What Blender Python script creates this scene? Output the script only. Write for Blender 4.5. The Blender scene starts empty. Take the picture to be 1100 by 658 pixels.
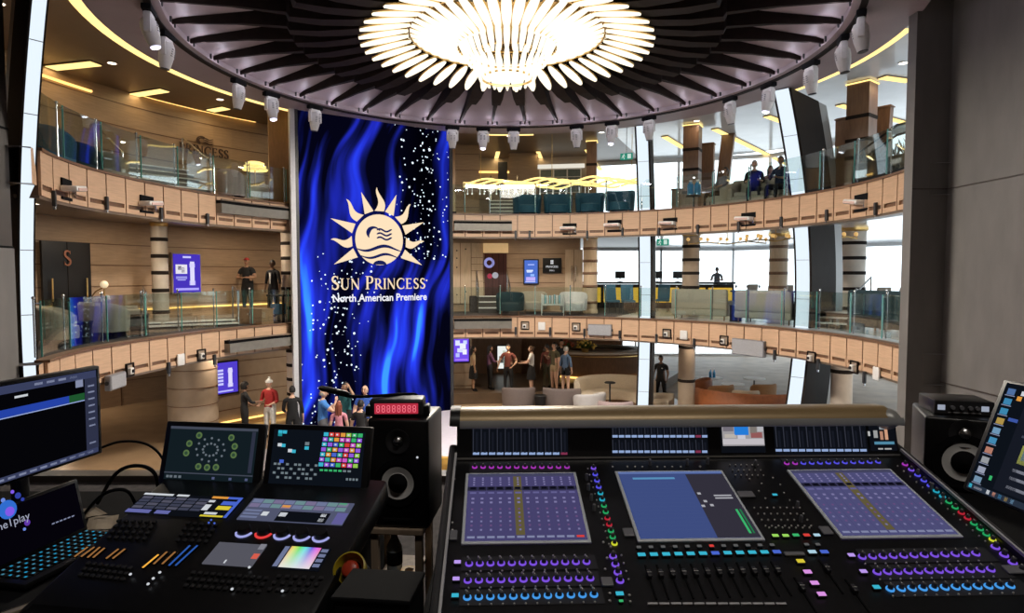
import bpy, bmesh, math, random
from mathutils import Vector, Matrix
from math import sin, cos, pi, radians as R_, sqrt, atan2
random.seed(7)
SC = bpy.context.scene
COL = SC.collection
# ------------------------------------------------------------------ camera, world, exposure
ZE = 4.75                                  # eye height above the lowest floor
F = 680.0                                  # focal length in pixels of the 1100 px frame
PITCH = math.atan(34 / F)
cd = bpy.data.cameras.new('camera')
cam = bpy.data.objects.new('camera', cd)
COL.objects.link(cam)
cam.location = (0, 0, ZE)
cam.rotation_euler = (pi / 2 - PITCH, 0, 0)
cd.sensor_width = 36
cd.lens = 36 * F / 1100
cd.clip_start = 0.05
cd.clip_end = 300
SC.camera = cam
SC.view_settings.view_transform = 'Standard'
SC.view_settings.look = 'None'
SC.view_settings.gamma = 1
SC.view_settings.use_curve_mapping = False
SC.view_settings.exposure = 0.0
W = bpy.data.worlds.new('world')
SC.world = W
W.use_nodes = True
wn = W.node_tree.nodes
wn['Background'].inputs[0].default_value = (0.86, 0.95, 1.0, 1)
wn['Background'].inputs[1].default_value = 2.3
try:
    SC.cycles.sample_clamp_indirect = 4.0
    SC.cycles.max_bounces = 8
    SC.cycles.transparent_max_bounces = 24
    SC.cycles.caustics_reflective = False
    SC.cycles.caustics_refractive = False
except Exception:
    pass
L0, L1, L2, LC = 0.0, ZE - 1.4, ZE + 1.95, ZE + 4.55      # floors and the rim of the ceiling disc
LH = ZE + 4.9                                             # ceiling of the top gallery
CX, CY, RR = -0.1, 13.3, 7.7                              # centre and radius of the round atrium

# ------------------------------------------------------------------ pixel helpers (points on real planes of the place)
def ray(px, py):
    a, b = (px - 550) / F, (329 - py) / F
    return Vector((a, cos(PITCH) + b * sin(PITCH), -sin(PITCH) + b * cos(PITCH)))
def at_y(px, py, Y):
    d = ray(px, py); return Vector((0, 0, ZE)) + d * (Y / d.y)
def at_z(px, py, z):
    d = ray(px, py); return Vector((0, 0, ZE)) + d * ((z - ZE) / d.z)
def at_r(px, py, r):
    d = ray(px, py)
    A = d.x ** 2 + d.y ** 2; B = -2 * (d.x * CX + d.y * CY); C = CX ** 2 + CY ** 2 - r * r
    D = max(B * B - 4 * A * C, 0)
    t = (-B + sqrt(D)) / (2 * A)
    return Vector((0, 0, ZE)) + d * t
def ang(p):
    return atan2(p.x - CX, p.y - CY)       # bearing round the atrium, 0 = straight ahead, + to the right
def flare(t):                      # the opening widens a little where it meets the left light column
    s = max(0, min(1, (R_(-80) - t) / R_(34))); return .36 * s * s * (3 - 2 * s)
def pol(r, th, z=0):
    return Vector((CX + r * sin(th), CY + r * cos(th), z))

# ------------------------------------------------------------------ materials
MATS = {}
def mat(name, col, rough=0.5, metal=0.0, emit=None, es=1.0, noise=0.0, nscale=8.0, alpha=None, bump=0.0, stretch=(1, 1, 1), coat=0.0, spec=None):
    if name in MATS: return MATS[name]
    m = bpy.data.materials.new(name); m.use_nodes = True
    nt = m.node_tree; b = nt.nodes['Principled BSDF']
    b.inputs['Base Color'].default_value = (*col, 1)
    b.inputs['Roughness'].default_value = rough
    b.inputs['Metallic'].default_value = metal
    if spec is not None: b.inputs['Specular IOR Level'].default_value = spec
    if coat: b.inputs['Coat Weight'].default_value = coat
    if emit:
        b.inputs['Emission Color'].default_value = (*emit, 1)
        b.inputs['Emission Strength'].default_value = es
    if noise or bump:
        tc = nt.nodes.new('ShaderNodeTexCoord'); mp = nt.nodes.new('ShaderNodeMapping')
        mp.inputs['Scale'].default_value = stretch
        n = nt.nodes.new('ShaderNodeTexNoise'); n.inputs['Scale'].default_value = nscale
        n.inputs['Detail'].default_value = 4
        nt.links.new(tc.outputs['Object'], mp.inputs[0]); nt.links.new(mp.outputs[0], n.inputs['Vector'])
        if noise:
            r = nt.nodes.new('ShaderNodeValToRGB')
            r.color_ramp.elements[0].position = 0.3; r.color_ramp.elements[1].position = 0.7
            r.color_ramp.elements[0].color = (*[c * (1 - noise) for c in col], 1)
            r.color_ramp.elements[1].color = (*[min(1, c * (1 + noise)) for c in col], 1)
            nt.links.new(n.outputs['Fac'], r.inputs[0]); nt.links.new(r.outputs[0], b.inputs['Base Color'])
        if bump:
            bp = nt.nodes.new('ShaderNodeBump'); bp.inputs['Strength'].default_value = bump
            bp.inputs['Distance'].default_value = 0.01
            nt.links.new(n.outputs['Fac'], bp.inputs['Height']); nt.links.new(bp.outputs[0], b.inputs['Normal'])
    MATS[name] = m
    return m
def glow(name, col, s=1.0):
    if name in MATS: return MATS[name]
    m = bpy.data.materials.new(name); m.use_nodes = True
    nt = m.node_tree; nt.nodes.clear()
    e = nt.nodes.new('ShaderNodeEmission'); o = nt.nodes.new('ShaderNodeOutputMaterial')
    e.inputs[0].default_value = (*col, 1); e.inputs[1].default_value = s
    nt.links.new(e.outputs[0], o.inputs[0])
    MATS[name] = m
    return m
def glass(name, tint=(0.93, 0.97, 0.96), refl=0.06, rough=0.02):
    if name in MATS: return MATS[name]
    m = bpy.data.materials.new(name); m.use_nodes = True
    nt = m.node_tree; nt.nodes.clear()
    t = nt.nodes.new('ShaderNodeBsdfTransparent'); g = nt.nodes.new('ShaderNodeBsdfGlossy')
    mx = nt.nodes.new('ShaderNodeMixShader'); o = nt.nodes.new('ShaderNodeOutputMaterial')
    lw = nt.nodes.new('ShaderNodeLayerWeight'); lw.inputs[0].default_value = 0.25
    mm = nt.nodes.new('ShaderNodeMath'); mm.operation = 'MULTIPLY_ADD'
    mm.inputs[1].default_value = 0.35; mm.inputs[2].default_value = refl
    nt.links.new(lw.outputs['Fresnel'], mm.inputs[0]); nt.links.new(mm.outputs[0], mx.inputs[0])
    t.inputs[0].default_value = (*tint, 1); g.inputs['Roughness'].default_value = rough
    nt.links.new(t.outputs[0], mx.inputs[1]); nt.links.new(g.outputs[0], mx.inputs[2]); nt.links.new(mx.outputs[0], o.inputs[0])
    MATS[name] = m
    return m

M = dict(
    fascia=mat('peach_veneer', (0.60, 0.39, 0.25), 0.45, noise=0.10, nscale=3, stretch=(1, 1, 14)),
    wood=mat('oak_wall', (0.40, 0.27, 0.17), 0.5, noise=0.12, nscale=2.5, stretch=(1, 1, 12)),
    woodlt=mat('pale_oak', (0.60, 0.46, 0.32), 0.5, noise=0.10, nscale=2.5, stretch=(6, 6, 1)),
    wooddk=mat('walnut', (0.17, 0.09, 0.05), 0.4, noise=0.2, nscale=3, stretch=(8, 8, 1)),
    orange=mat('amber_column_wood', (0.45, 0.24, 0.09), 0.4, noise=0.15, nscale=3, stretch=(8, 8, 1)),
    stone=mat('beige_stone', (0.58, 0.50, 0.42), 0.45, noise=0.06, nscale=5),
    tan=mat('tan_panel', (0.36, 0.28, 0.21), 0.5, noise=0.08, nscale=4),
    black=mat('black_plastic', (0.006, 0.006, 0.007), 0.38, noise=0.2, nscale=40),
    blackm=mat('black_matte', (0.005, 0.005, 0.006), 0.85, noise=0.2, nscale=30, spec=.15),
    dkgrey=mat('charcoal_metal', (0.03, 0.03, 0.033), 0.4, noise=0.15, nscale=20),
    grey=mat('grey_plastic', (0.22, 0.22, 0.24), 0.45, noise=0.06, nscale=20),
    ltgrey=mat('pale_grey_plastic', (0.62, 0.62, 0.64), 0.4, noise=0.05, nscale=20),
    white=mat('white_plastic', (0.80, 0.78, 0.76), 0.4, noise=0.04, nscale=20),
    chrome=mat('brushed_steel', (0.62, 0.62, 0.63), 0.25, 1.0, noise=0.05, nscale=30),
    brass=mat('brass', (0.65, 0.43, 0.16), 0.28, 1.0, noise=0.1, nscale=20),
    mauve=mat('mauve_ceiling_paint', (0.36, 0.295, 0.31), 0.55, noise=0.04, nscale=2),
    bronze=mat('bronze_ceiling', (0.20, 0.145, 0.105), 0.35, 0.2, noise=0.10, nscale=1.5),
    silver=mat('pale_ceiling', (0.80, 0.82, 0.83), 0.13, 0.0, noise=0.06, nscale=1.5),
    fin=mat('dark_walnut_fin', (0.018, 0.011, 0.009), 0.7, noise=0.2, nscale=6, spec=.15),
    wallgrey=mat('grey_wall_panel', (0.165, 0.155, 0.148), 0.5, noise=0.10, nscale=1.3, stretch=(3, 3, 1)),
    walldk=mat('dark_bronze_panel', (0.060, 0.048, 0.042), 0.4, noise=0.15, nscale=2),
    colgrey=mat('column_grey', (0.34, 0.34, 0.34), 0.4, noise=0.05, nscale=2),
    coldk=mat('column_dark', (0.020, 0.015, 0.013), 0.6, noise=0.15, nscale=3, spec=.08),
    glass=glass('railing_glass', (0.90, 0.96, 0.94), 0.07),
    gedge=mat('glass_green_edge', (0.12, 0.38, 0.33), 0.15, noise=0.05),
    wglass=glass('window_glass', (0.97, 0.99, 1.0), 0.03),
    floor=mat('tan_polished_floor', (0.34, 0.23, 0.14), 0.18, noise=0.12, nscale=1.2),
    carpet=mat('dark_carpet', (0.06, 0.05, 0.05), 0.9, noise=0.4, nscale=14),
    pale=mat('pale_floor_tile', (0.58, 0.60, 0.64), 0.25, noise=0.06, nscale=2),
    strip=glow('column_light', (0.80, 0.90, 1.0), 1.05),
    cove=glow('warm_cove_light', (1.0, 0.58, 0.16), 2.2),
    covey=glow('yellow_linear_light', (1.0, 0.72, 0.25), 1.7),
    petal=glow('petal_glow', (1.0, 0.89, 0.68), 1.5),
)

# ------------------------------------------------------------------ mesh builder
class MB:
    def __init__(s): s.v = []; s.f = []; s.k = []
    def add(s, vs, fs, k=0):
        o = len(s.v); s.v += [Vector(v) for v in vs]
        s.f += [tuple(i + o for i in f) for f in fs]; s.k += [k] * len(fs); return s
    def box(s, c, d, k=0, rot=None):
        x, y, z = d[0] / 2, d[1] / 2, d[2] / 2
        vs = [Vector(p) for p in ((-x, -y, -z), (x, -y, -z), (x, y, -z), (-x, y, -z), (-x, -y, z), (x, -y, z), (x, y, z), (-x, y, z))]
        if rot is not None: vs = [rot @ v for v in vs]
        c = Vector(c)
        return s.add([v + c for v in vs], [(0, 3, 2, 1), (4, 5, 6, 7), (0, 1, 5, 4), (1, 2, 6, 5), (2, 3, 7, 6), (3, 0, 4, 7)], k)
    def rbox(s, c, d, r=0.02, seg=2, k=0, rot=None):
        bm = bmesh.new(); bmesh.ops.create_cube(bm, size=1)
        for v in bm.verts: v.co = Vector((v.co.x * d[0], v.co.y * d[1], v.co.z * d[2]))
        bmesh.ops.bevel(bm, geom=bm.edges[:], offset=min(r, min(d) * 0.49), segments=seg, profile=0.5, affect='EDGES')
        bm.verts.index_update()
        vs = [(rot @ v.co if rot is not None else v.co.copy()) + Vector(c) for v in bm.verts]
        s.add(vs, [tuple(v.index for v in f.verts) for f in bm.faces], k); bm.free(); return s
    def cyl(s, p0, p1, r0, r1=None, n=16, k=0, caps=True):
        p0, p1 = Vector(p0), Vector(p1); r1 = r0 if r1 is None else r1
        a = (p1 - p0).normalized(); u = a.orthogonal().normalized(); w = a.cross(u)
        vs = [p + (u * cos(2 * pi * i / n) + w * sin(2 * pi * i / n)) * r for p, r in ((p0, r0), (p1, r1)) for i in range(n)]
        fs = [(i, (i + 1) % n, n + (i + 1) % n, n + i) for i in range(n)]
        if caps: fs += [tuple(range(n))[::-1], tuple(range(n, 2 * n))]
        return s.add(vs, fs, k)
    def tube(s, pts, r, n=8, k=0, caps=True):
        pts = [Vector(p) for p in pts]; rs = r if isinstance(r, (list, tuple)) else [r] * len(pts)
        vs = []; up = None
        for i, p in enumerate(pts):
            t = (pts[min(i + 1, len(pts) - 1)] - pts[max(i - 1, 0)]).normalized()
            if up is None: up = t.orthogonal().normalized()
            up = (up - t * up.dot(t))
            up = up.normalized() if up.length > 1e-6 else t.orthogonal().normalized()
            w = t.cross(up)
            vs += [p + (up * cos(2 * pi * j / n) + w * sin(2 * pi * j / n)) * rs[i] for j in range(n)]
        fs = [(i * n + j, i * n + (j + 1) % n, (i + 1) * n + (j + 1) % n, (i + 1) * n + j) for i in range(len(pts) - 1) for j in range(n)]
        if caps: fs += [tuple(range(n))[::-1], tuple(range((len(pts) - 1) * n, len(pts) * n))]
        return s.add(vs, fs, k)
    def lathe(s, prof, n=24, c=(0, 0, 0), k=0, a0=0, a1=2 * pi, sx=1, sy=1):
        c = Vector(c); full = abs(a1 - a0 - 2 * pi) < 1e-6; m = n if full else n + 1
        vs = [c + Vector((r * cos(a0 + (a1 - a0) * j / n) * sx, r * sin(a0 + (a1 - a0) * j / n) * sy, z)) for r, z in prof for j in range(m)]
        fs = [(i * m + j, i * m + (j + 1) % m, (i + 1) * m + (j + 1) % m, (i + 1) * m + j) for i in range(len(prof) - 1) for j in range(n)]
        return s.add(vs, fs, k)
    def sph(s, c, r, n=14, m=9, k=0, rot=None):
        r = (r, r, r) if isinstance(r, (int, float)) else r
        vs = []; c = Vector(c)
        for i in range(m + 1):
            a = pi * i / m
            for j in range(n):
                v = Vector((r[0] * sin(a) * cos(2 * pi * j / n), r[1] * sin(a) * sin(2 * pi * j / n), r[2] * cos(a)))
                vs.append((rot @ v if rot is not None else v) + c)
        return s.add(vs, [(i * n + j, (i + 1) * n + j, (i + 1) * n + (j + 1) % n, i * n + (j + 1) % n) for i in range(m) for j in range(n)], k)
    def prism(s, pts, ax, d, k=0):
        """closed outline of 3-D points pushed along the vector d"""
        n = len(pts); d = Vector(d); vs = [Vector(p) for p in pts]; vs += [v + d for v in vs]
        return s.add(vs, [tuple(range(n))[::-1], tuple(range(n, 2 * n))] + [(i, (i + 1) % n, n + (i + 1) % n, n + i) for i in range(n)], k)
    def arc(s, r0, r1, t0, t1, z0, z1, n=0, k=0):
        """a block bent round the atrium: radii r0..r1, bearings t0..t1 (radians), heights z0..z1"""
        n = n or max(1, int(abs(t1 - t0) / R_(3))); q0, q1 = r0, r1; ring = 7.3 < r0 < 7.95 and z1 < LC
        vs = []
        for i in range(n + 1):
            t = t0 + (t1 - t0) * i / n; e = flare(t) if ring else 0; r0, r1 = q0 + e, q1 + e
            vs += [pol(r0, t, z0), pol(r1, t, z0), pol(r1, t, z1), pol(r0, t, z1)]
        fs = [(i * 4 + j, i * 4 + (j + 1) % 4, i * 4 + 4 + (j + 1) % 4, i * 4 + 4 + j) for i in range(n) for j in range(4)]
        fs += [(3, 2, 1, 0), (n * 4, n * 4 + 1, n * 4 + 2, n * 4 + 3)]
        return s.add(vs, fs, k)
    def quad(s, a, b, c, d, k=0): return s.add([a, b, c, d], [(0, 1, 2, 3)], k)
    def xf(s, mtx):
        s.v = [mtx @ v for v in s.v]; return s
    def join(s, o, mtx=None, k=None):
        return s.add([mtx @ v for v in o.v] if mtx else o.v, o.f, 0) if k is None else s.add([mtx @ v for v in o.v] if mtx else o.v, o.f, k)
    def build(s, name, mats, parent=None, smooth=None, loc=None, rz=0, kind=None):
        me = bpy.data.meshes.new(name)
        me.from_pydata([tuple(v) for v in s.v], [], s.f); me.update()
        bm = bmesh.new(); bm.from_mesh(me); bmesh.ops.recalc_face_normals(bm, faces=bm.faces); bm.to_mesh(me); bm.free()
        for mm in (mats if isinstance(mats, (list, tuple)) else [mats]): me.materials.append(mm)
        if len(me.materials) > 1: me.polygons.foreach_set('material_index', s.k)
        if smooth:
            me.polygons.foreach_set('use_smooth', [True] * len(me.polygons))
            me.set_sharp_from_angle(angle=R_(smooth))
        o = bpy.data.objects.new(name, me); COL.objects.link(o)
        if parent: o.parent = parent
        if loc is not None: o.location = loc
        if rz: o.rotation_euler = (0, 0, rz)
        if kind: o['kind'] = kind
        return o
def empty(name, label, cat, loc=(0, 0, 0), rz=0, group=None, mtx=None):
    o = bpy.data.objects.new(name, None); COL.objects.link(o)
    o.empty_display_size = 0.1
    if mtx is not None: o.matrix_world = mtx
    else: o.location = loc; o.rotation_euler = (0, 0, rz)
    return tag(o, label, cat, group)
def gp(px, Y, z=0.0):            # a spot on the floor at height z seen at column px, Y metres ahead
    return ((px - 550) / F * Y, Y, z)
def rp_(px, r, z):                # a spot at height z seen at column px, r metres from the atrium's centre
    p = at_r(px, 295, r); return (p.x, p.y, z)
def tag(o, label, cat, group=None):
    o['label'] = label; o['category'] = cat
    if group: o['group'] = group
    return o
def dup(o, label=None, loc=None, rz=None, group=None, parent=None):
    c = o.copy(); COL.objects.link(c)
    if parent: c.parent = parent
    for ch in o.children: dup(ch, parent=c)
    if label: c['label'] = label
    if group: c['group'] = group
    if loc is not None: c.location = loc
    if rz is not None: c.rotation_euler = (0, 0, rz)
    return c
def light(name, kind, loc, power, col=(1, 0.85, 0.65), size=0.3, size_y=None, rot=(0, 0, 0), spread=None):
    ld = bpy.data.lights.new(name, kind); ld.energy = power; ld.color = col
    if kind == 'AREA':
        ld.size = size
        if size_y: ld.shape = 'RECTANGLE'; ld.size_y = size_y
        if spread: ld.spread = spread
    else:
        ld.shadow_soft_size = size
    o = bpy.data.objects.new(name, ld); COL.objects.link(o); o.location = loc; o.rotation_euler = rot
    return o
class Plane:
    """a flat face of a thing, found from one point on it and its two directions"""
    def __init__(s, o, ex, ey):
        s.o = Vector(o); s.x = Vector(ex).normalized(); ey = Vector(ey)
        s.n = s.x.cross(ey).normalized(); s.y = s.n.cross(s.x)
        s.m = Matrix(((s.x.x, s.y.x, s.n.x, s.o.x), (s.x.y, s.y.y, s.n.y, s.o.y), (s.x.z, s.y.z, s.n.z, s.o.z), (0, 0, 0, 1)))
    def uv(s, px, py, h=0):
        d = ray(px, py); e = Vector((0, 0, ZE))
        t = (s.o + s.n * h - e).dot(s.n) / d.dot(s.n)
        q = e + d * t - s.o
        return q.dot(s.x), q.dot(s.y)

# ------------------------------------------------------------------ letters drawn with serifs (Roman capitals)
def _rib(pts, ws):
    L, Rr = [], []
    for i, p in enumerate(pts):
        a = Vector(pts[max(i - 1, 0)]); b = Vector(pts[min(i + 1, len(pts) - 1)])
        t = (b - a).normalized(); n = Vector((-t.y, t.x)); w = ws[i] / 2
        L.append(Vector(p) + n * w); Rr.append(Vector(p) - n * w)
    return L + Rr[::-1], len(pts)
def _arc(cx, cy, rx, ry, a0, a1, n=12):
    return [(cx + rx * cos(R_(a0 + (a1 - a0) * i / n)), cy + ry * sin(R_(a0 + (a1 - a0) * i / n))) for i in range(n + 1)]
TK, TN = 0.15, 0.055
def _stem(x, y0=0, y1=1, w=TK, serif=(1, 1)):
    out = [([(x, y0), (x, y1)], [w, w])]
    if serif[0]: out.append(([(x - w * 1.05, y0 + .02), (x + w * 1.05, y0 + .02)], [.045, .045]))
    if serif[1]: out.append(([(x - w * 1.05, y1 - .02), (x + w * 1.05, y1 - .02)], [.045, .045]))
    return out
def _thk(n, a=TN, b=TK): return [a + (b - a) * sin(pi * i / n) for i in range(n + 1)]
def glyph(c):
    if c == 'I': return _stem(.12), .26
    if c == 'N': return _stem(.12, w=TN + .01) + [([(.1, .98), (.72, 0)], [TK, TK])] + _stem(.72, w=TN + .01, serif=(0, 1)), .86
    if c == 'U':
        a = [(.16, 1), (.16, .35)] + _arc(.44, .33, .28, .32, 180, 360, 12) + [(.72, 1)]
        w = [TK, TK] + [TK - (TK - TN) * i / 12 for i in range(13)] + [TN]
        return [(a, w), ([(.0, .98), (.32, .98)], [.045] * 2), ([(.6, .98), (.86, .98)], [.045] * 2)], .88
    if c in 'PR':
        o = _stem(.14) + [([(.14, .965), (.34, .965)], [TN] * 2), ([(.14, .47), (.34, .47)], [TN] * 2), (_arc(.34, .717, .2, .248, 90, -90, 12), _thk(12))]
        if c == 'R': o.append(([(.30, .48), (.70, .02)], [TK, TK])); o.append(([(.60, .025), (.80, .025)], [.05] * 2))
        return o, .62 if c == 'P' else .78
    if c == 'E':
        return _stem(.14) + [([(.14, .965), (.56, .965)], [TN + .02] * 2), ([(.14, .52), (.46, .52)], [TN] * 2), ([(.14, .035), (.6, .035)], [TN + .02] * 2),
                             ([(.56, 1), (.56, .82)], [.05, .03]), ([(.6, 0), (.6, .2)], [.05, .03]), ([(.46, .6), (.46, .44)], [.04] * 2)], .68
    if c == 'C':
        return [(_arc(.48, .5, .40, .485, 48, 312, 22), [TN + (TK - TN) * sin(pi * i / 22) for i in range(23)]), ([(.76, .98), (.76, .72)], [.045] * 2), ([(.76, .28), (.76, .02)], [.045] * 2)], .86
    if c == 'S':
        a = _arc(.31, .74, .2, .235, 30, 180, 9) + [(.16, .62), (.3, .52), (.44, .42)] + _arc(.30, .26, .22, .235, 20, -150, 10)
        n = len(a) - 1
        return [(a, [TN + (TK * 1.05 - TN) * sin(pi * i / n) for i in range(n + 1)]), ([(.5, .99), (.5, .76)], [.045] * 2), ([(.09, .01), (.09, .26)], [.045] * 2)], .60
    return [], .36
def lettering(text, h, gap=0.06):
    """flat polygons (x, y) for a line of serif capitals; big first letters marked with ^"""
    polys = []; x = 0; big = False
    for ch in text:
        if ch == '^': big = True; continue
        k = h * (1.22 if big else 1.0); big = False
        st, w = glyph(ch)
        for pts, ws in st:
            pl, n = _rib(pts, ws)
            for i in range(n - 1):
                q = [pl[i], pl[i + 1], pl[2 * n - 2 - i], pl[2 * n - 1 - i]]
                polys.append([(x + p.x * k, p.y * k) for p in q])
        x += (w + gap) * k
    return polys, x
def text_mesh(body, size, ext=0.0, align='CENTER', bold=0.0):
    cu = bpy.data.curves.new('txt', 'FONT'); cu.body = body; cu.size = size; cu.extrude = ext
    cu.align_x = align; cu.align_y = 'CENTER'; cu.resolution_u = 3; cu.offset = bold
    o = bpy.data.objects.new('txt', cu); COL.objects.link(o)
    dg = bpy.context.evaluated_depsgraph_get(); dg.update()
    me = bpy.data.meshes.new_from_object(o.evaluated_get(dg))
    mb = MB().add([v.co.copy() for v in me.vertices], [tuple(p.vertices) for p in me.polygons])
    bpy.data.objects.remove(o); bpy.data.curves.remove(cu); bpy.data.meshes.remove(me)
    return mb
# ================================================================== THE SETTING
def slab(name, z0, z1, mats, r=RR, xo=18.5, y0=9.0, y1=39.0):
    """a gallery floor with the round opening cut out of it"""
    mb = MB(); n = 150; ring = []; out = []
    for i in range(n + 1):
        t = R_(-116) + R_(222) * i / n
        d = Vector((sin(t), cos(t))); k = 1e9
        if d.x > 1e-6: k = min(k, (xo - CX) / d.x)
        if d.x < -1e-6: k = min(k, (-xo - CX) / d.x)
        if d.y > 1e-6: k = min(k, (y1 - CY) / d.y)
        if d.y < -1e-6: k = min(k, (y0 - CY) / d.y)
        ring.append(pol(r + flare(t), t)); out.append(Vector((CX + d.x * k, CY + d.y * k, 0)))
    vs = []
    for a, b in zip(ring, out):
        vs += [a + Vector((0, 0, z0)), b + Vector((0, 0, z0)), b + Vector((0, 0, z1)), a + Vector((0, 0, z1))]
    for i in range(n):
        o = i * 4
        bright = -116 + 222 * i / n > 24          # window side: reflected glare put into a whiter ceiling colour; floors pale too
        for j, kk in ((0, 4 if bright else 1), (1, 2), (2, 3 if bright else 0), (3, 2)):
            mb.add([vs[o + j], vs[o + (j + 1) % 4], vs[o + 4 + (j + 1) % 4], vs[o + 4 + j]], [(0, 1, 2, 3)], kk)
    return mb.build(name, mats, kind='structure')
MB().box((0, 18, -0.15), (37, 42, 0.3)).build('floor', M['floor'], kind='structure')
MB().box((11.6, 22.5, .004), (10.6, 29, .01)).build('floor_lounge_carpet', mat('lounge_carpet', (.33, .25, .18), .5, noise=.25, nscale=1.2), kind='structure')
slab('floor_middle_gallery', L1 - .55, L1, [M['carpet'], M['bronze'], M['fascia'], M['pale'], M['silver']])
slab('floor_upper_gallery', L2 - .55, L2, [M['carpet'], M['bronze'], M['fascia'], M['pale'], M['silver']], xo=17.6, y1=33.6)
MB().box((0, 2.0, L1 - .35), (15.3, 6.0, 0.2)).build('floor_booth', M['carpet'], kind='structure')

# ceilings: the plain soffit round the disc, and the top gallery's ceiling (bronze to port, pale by the windows)
def ceil_sector(name, t0, t1, m, ro):
    mb = MB(); mb.arc(7.45, ro, R_(t0), R_(t1), LH, LH + .15)
    return mb.build(name, m, kind='structure')
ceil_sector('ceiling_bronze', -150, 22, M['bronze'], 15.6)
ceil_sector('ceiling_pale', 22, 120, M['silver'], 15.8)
MB().arc(6.3, 7.5, R_(-180), R_(180), LC, LH + .1).build('ceiling_soffit', M['mauve'], kind='structure')
MB().box((0, 4.0, LH + .25), (37, 16, .2)).build('ceiling_booth', M['walldk'], kind='structure')
MB().box((0, 19.5, LH + 1.2), (30, 19, .2)).build('ceiling_roof', M['walldk'], kind='structure')

# walls near the booth
mb = MB(); mb.box((7.85, 5.1, 4.9), (.44, 12.2, 9.8))
for z in (ZE + 1.5, ZE - 1.9): mb.box((7.625, 5.1, z), (.02, 12.2, .018), 1)
mb.box((7.32, 11.3, 4.9), (.62, .24, 9.8)); mb.box((7.32, 11.175, ZE + 1.5), (.62, .02, .018), 1)
mb.build('wall_right', [M['wallgrey'], M['walldk']], kind='structure')
mb = MB(); mb.box((-7.85, 4.2, 4.9), (.44, 11.0, 9.8))
for z in (ZE + .42, ZE + 2.2): mb.box((-7.625, 4.2, z), (.02, 11.0, .03), 1)
for y in (9.35, 8.2): mb.box((-7.62, y, ZE - 1.6), (.03, .03, 4.0), 1)
mb.box((-7.615, 8.7, ZE - 2.1), (.03, 2.0, 5.0), 2)
mb.build('wall_left', [M['walldk'], M['blackm'], M['wallgrey']], kind='structure')
MB().box((0, -1.2, 4.9), (15.6, .2, 9.8)).build('wall_rear', M['walldk'], kind='structure')
MB().box((0, 5.05, 1.6), (15.3, .15, 3.1)).build('wall_booth_front', M['walldk'], kind='structure')

# curved panelled walls behind the galleries, to port and ahead
WR = 11.0
def curved_wall(name, t0, t1, z0, z1, m, seams, r=WR, joints=()):
    mb = MB(); mb.arc(r, r + .25, R_(t0), R_(t1), z0, z1)
    for z in seams: mb.arc(r - .012, r, R_(t0), R_(t1), z - .012, z + .012, k=1)
    for t in joints: mb.arc(r - .012, r, R_(t) - .0012, R_(t) + .0012, z0, z1, k=1)
    return mb.build(name, [m, M['wooddk']], kind='structure')
def deg(px, r=WR): return math.degrees(ang(at_r(px, 295, r)))
curved_wall('wall_lower_port', deg(192), -7.6, 0, L1 - .55, M['tan'], (.5, 1.0, 1.5, 2.0, 2.5))
curved_wall('wall_lower_far_port', -120, deg(192) + 32, 0, L1 - .55, M['wood'], (.9, 1.8), r=17, joints=range(-116, -40, 6))
curved_wall('wall_middle_port', -135, 14, L1, L2 - .55, M['wood'], (L1 + .55, L1 + 1.1, L1 + 1.65, L1 + 2.2))
curved_wall('wall_upper_port', -135, -6, L2, LH, M['wood'], (L2 + .6, L2 + 1.3, L2 + 2.0, L2 + 2.6))
curved_wall('wall_lower_ahead', -12, 2, 0, L1 - .55, M['wooddk'], (1.2,), r=14.5)
curved_wall('wall_behind_bar', -4, 18, 0, L1 - .55, M['wooddk'], (1.2,), r=17)
curved_wall('wall_upper_ahead', -6, 15, L2, LH, M['tan'], (L2 + .6, L2 + 1.2, L2 + 1.8), r=13.5)
# far walls on the window side
def window_wall(n, a, b, z0, z1, step, parent_label=None):
    """a run of tall panes in slim pale frames between two plan points"""
    a, b = Vector(a), Vector(b); d = b - a; L = d.length; u = d / L; k = max(1, round(L / step))
    nrm = Vector((-u.y, u.x))
    fr = MB()
    def bar(s0, s1, za, zb, t=.10):
        p, q = a + u * s0, a + u * s1
        fr.prism([(p - nrm * t / 2).to_3d() + Vector((0, 0, za)), (q - nrm * t / 2).to_3d() + Vector((0, 0, za)), (q + nrm * t / 2).to_3d() + Vector((0, 0, za)), (p + nrm * t / 2).to_3d() + Vector((0, 0, za))], None, (0, 0, zb - za))
    for i in range(k + 1):
        s = L * i / k; bar(max(0, s - .05), min(L, s + .05), z0, z1)
    bar(0, L, z0, z0 + .12); bar(0, L, z1 - .15, z1)
    o = fr.build('window_%d' % n, M['white'], kind='structure')
    for i in range(k):
        p, q = a + u * (L * i / k + .05), a + u * (L * (i + 1) / k - .05)
        MB().quad((p.x, p.y, z0 + .12), (q.x, q.y, z0 + .12), (q.x, q.y, z1 - .15), (p.x, p.y, z1 - .15)).build('pane', M['wglass'], o)
wi = 0
for z0, z1 in ((0, L1 - .55), (L1, L2 - .55), (L2, LH)):
    for a, b in ({0: (((17, 8), (17, 37)), ((17, 37), (4, 37))), L1: (((17, 8), (17, 27)), ((17, 27), (11.5, 33)), ((11.5, 33), (4, 33)))}.get(z0) or (((14, 9), (14, 20)), ((14, 20), (10.5, 26)), ((10.5, 26), (3.6, 28)))):
        wi += 1; window_wall(wi, a, b, z0, z1, 3.2)
MB().box((17.3, 22.5, L1 - .28), (.5, 30, .6)).build('wall_window_band_lower', M['white'], kind='structure')
MB().box((17.3, 22.5, L2 - .28), (.5, 30, .6)).build('wall_window_band_upper', M['white'], kind='structure')

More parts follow.
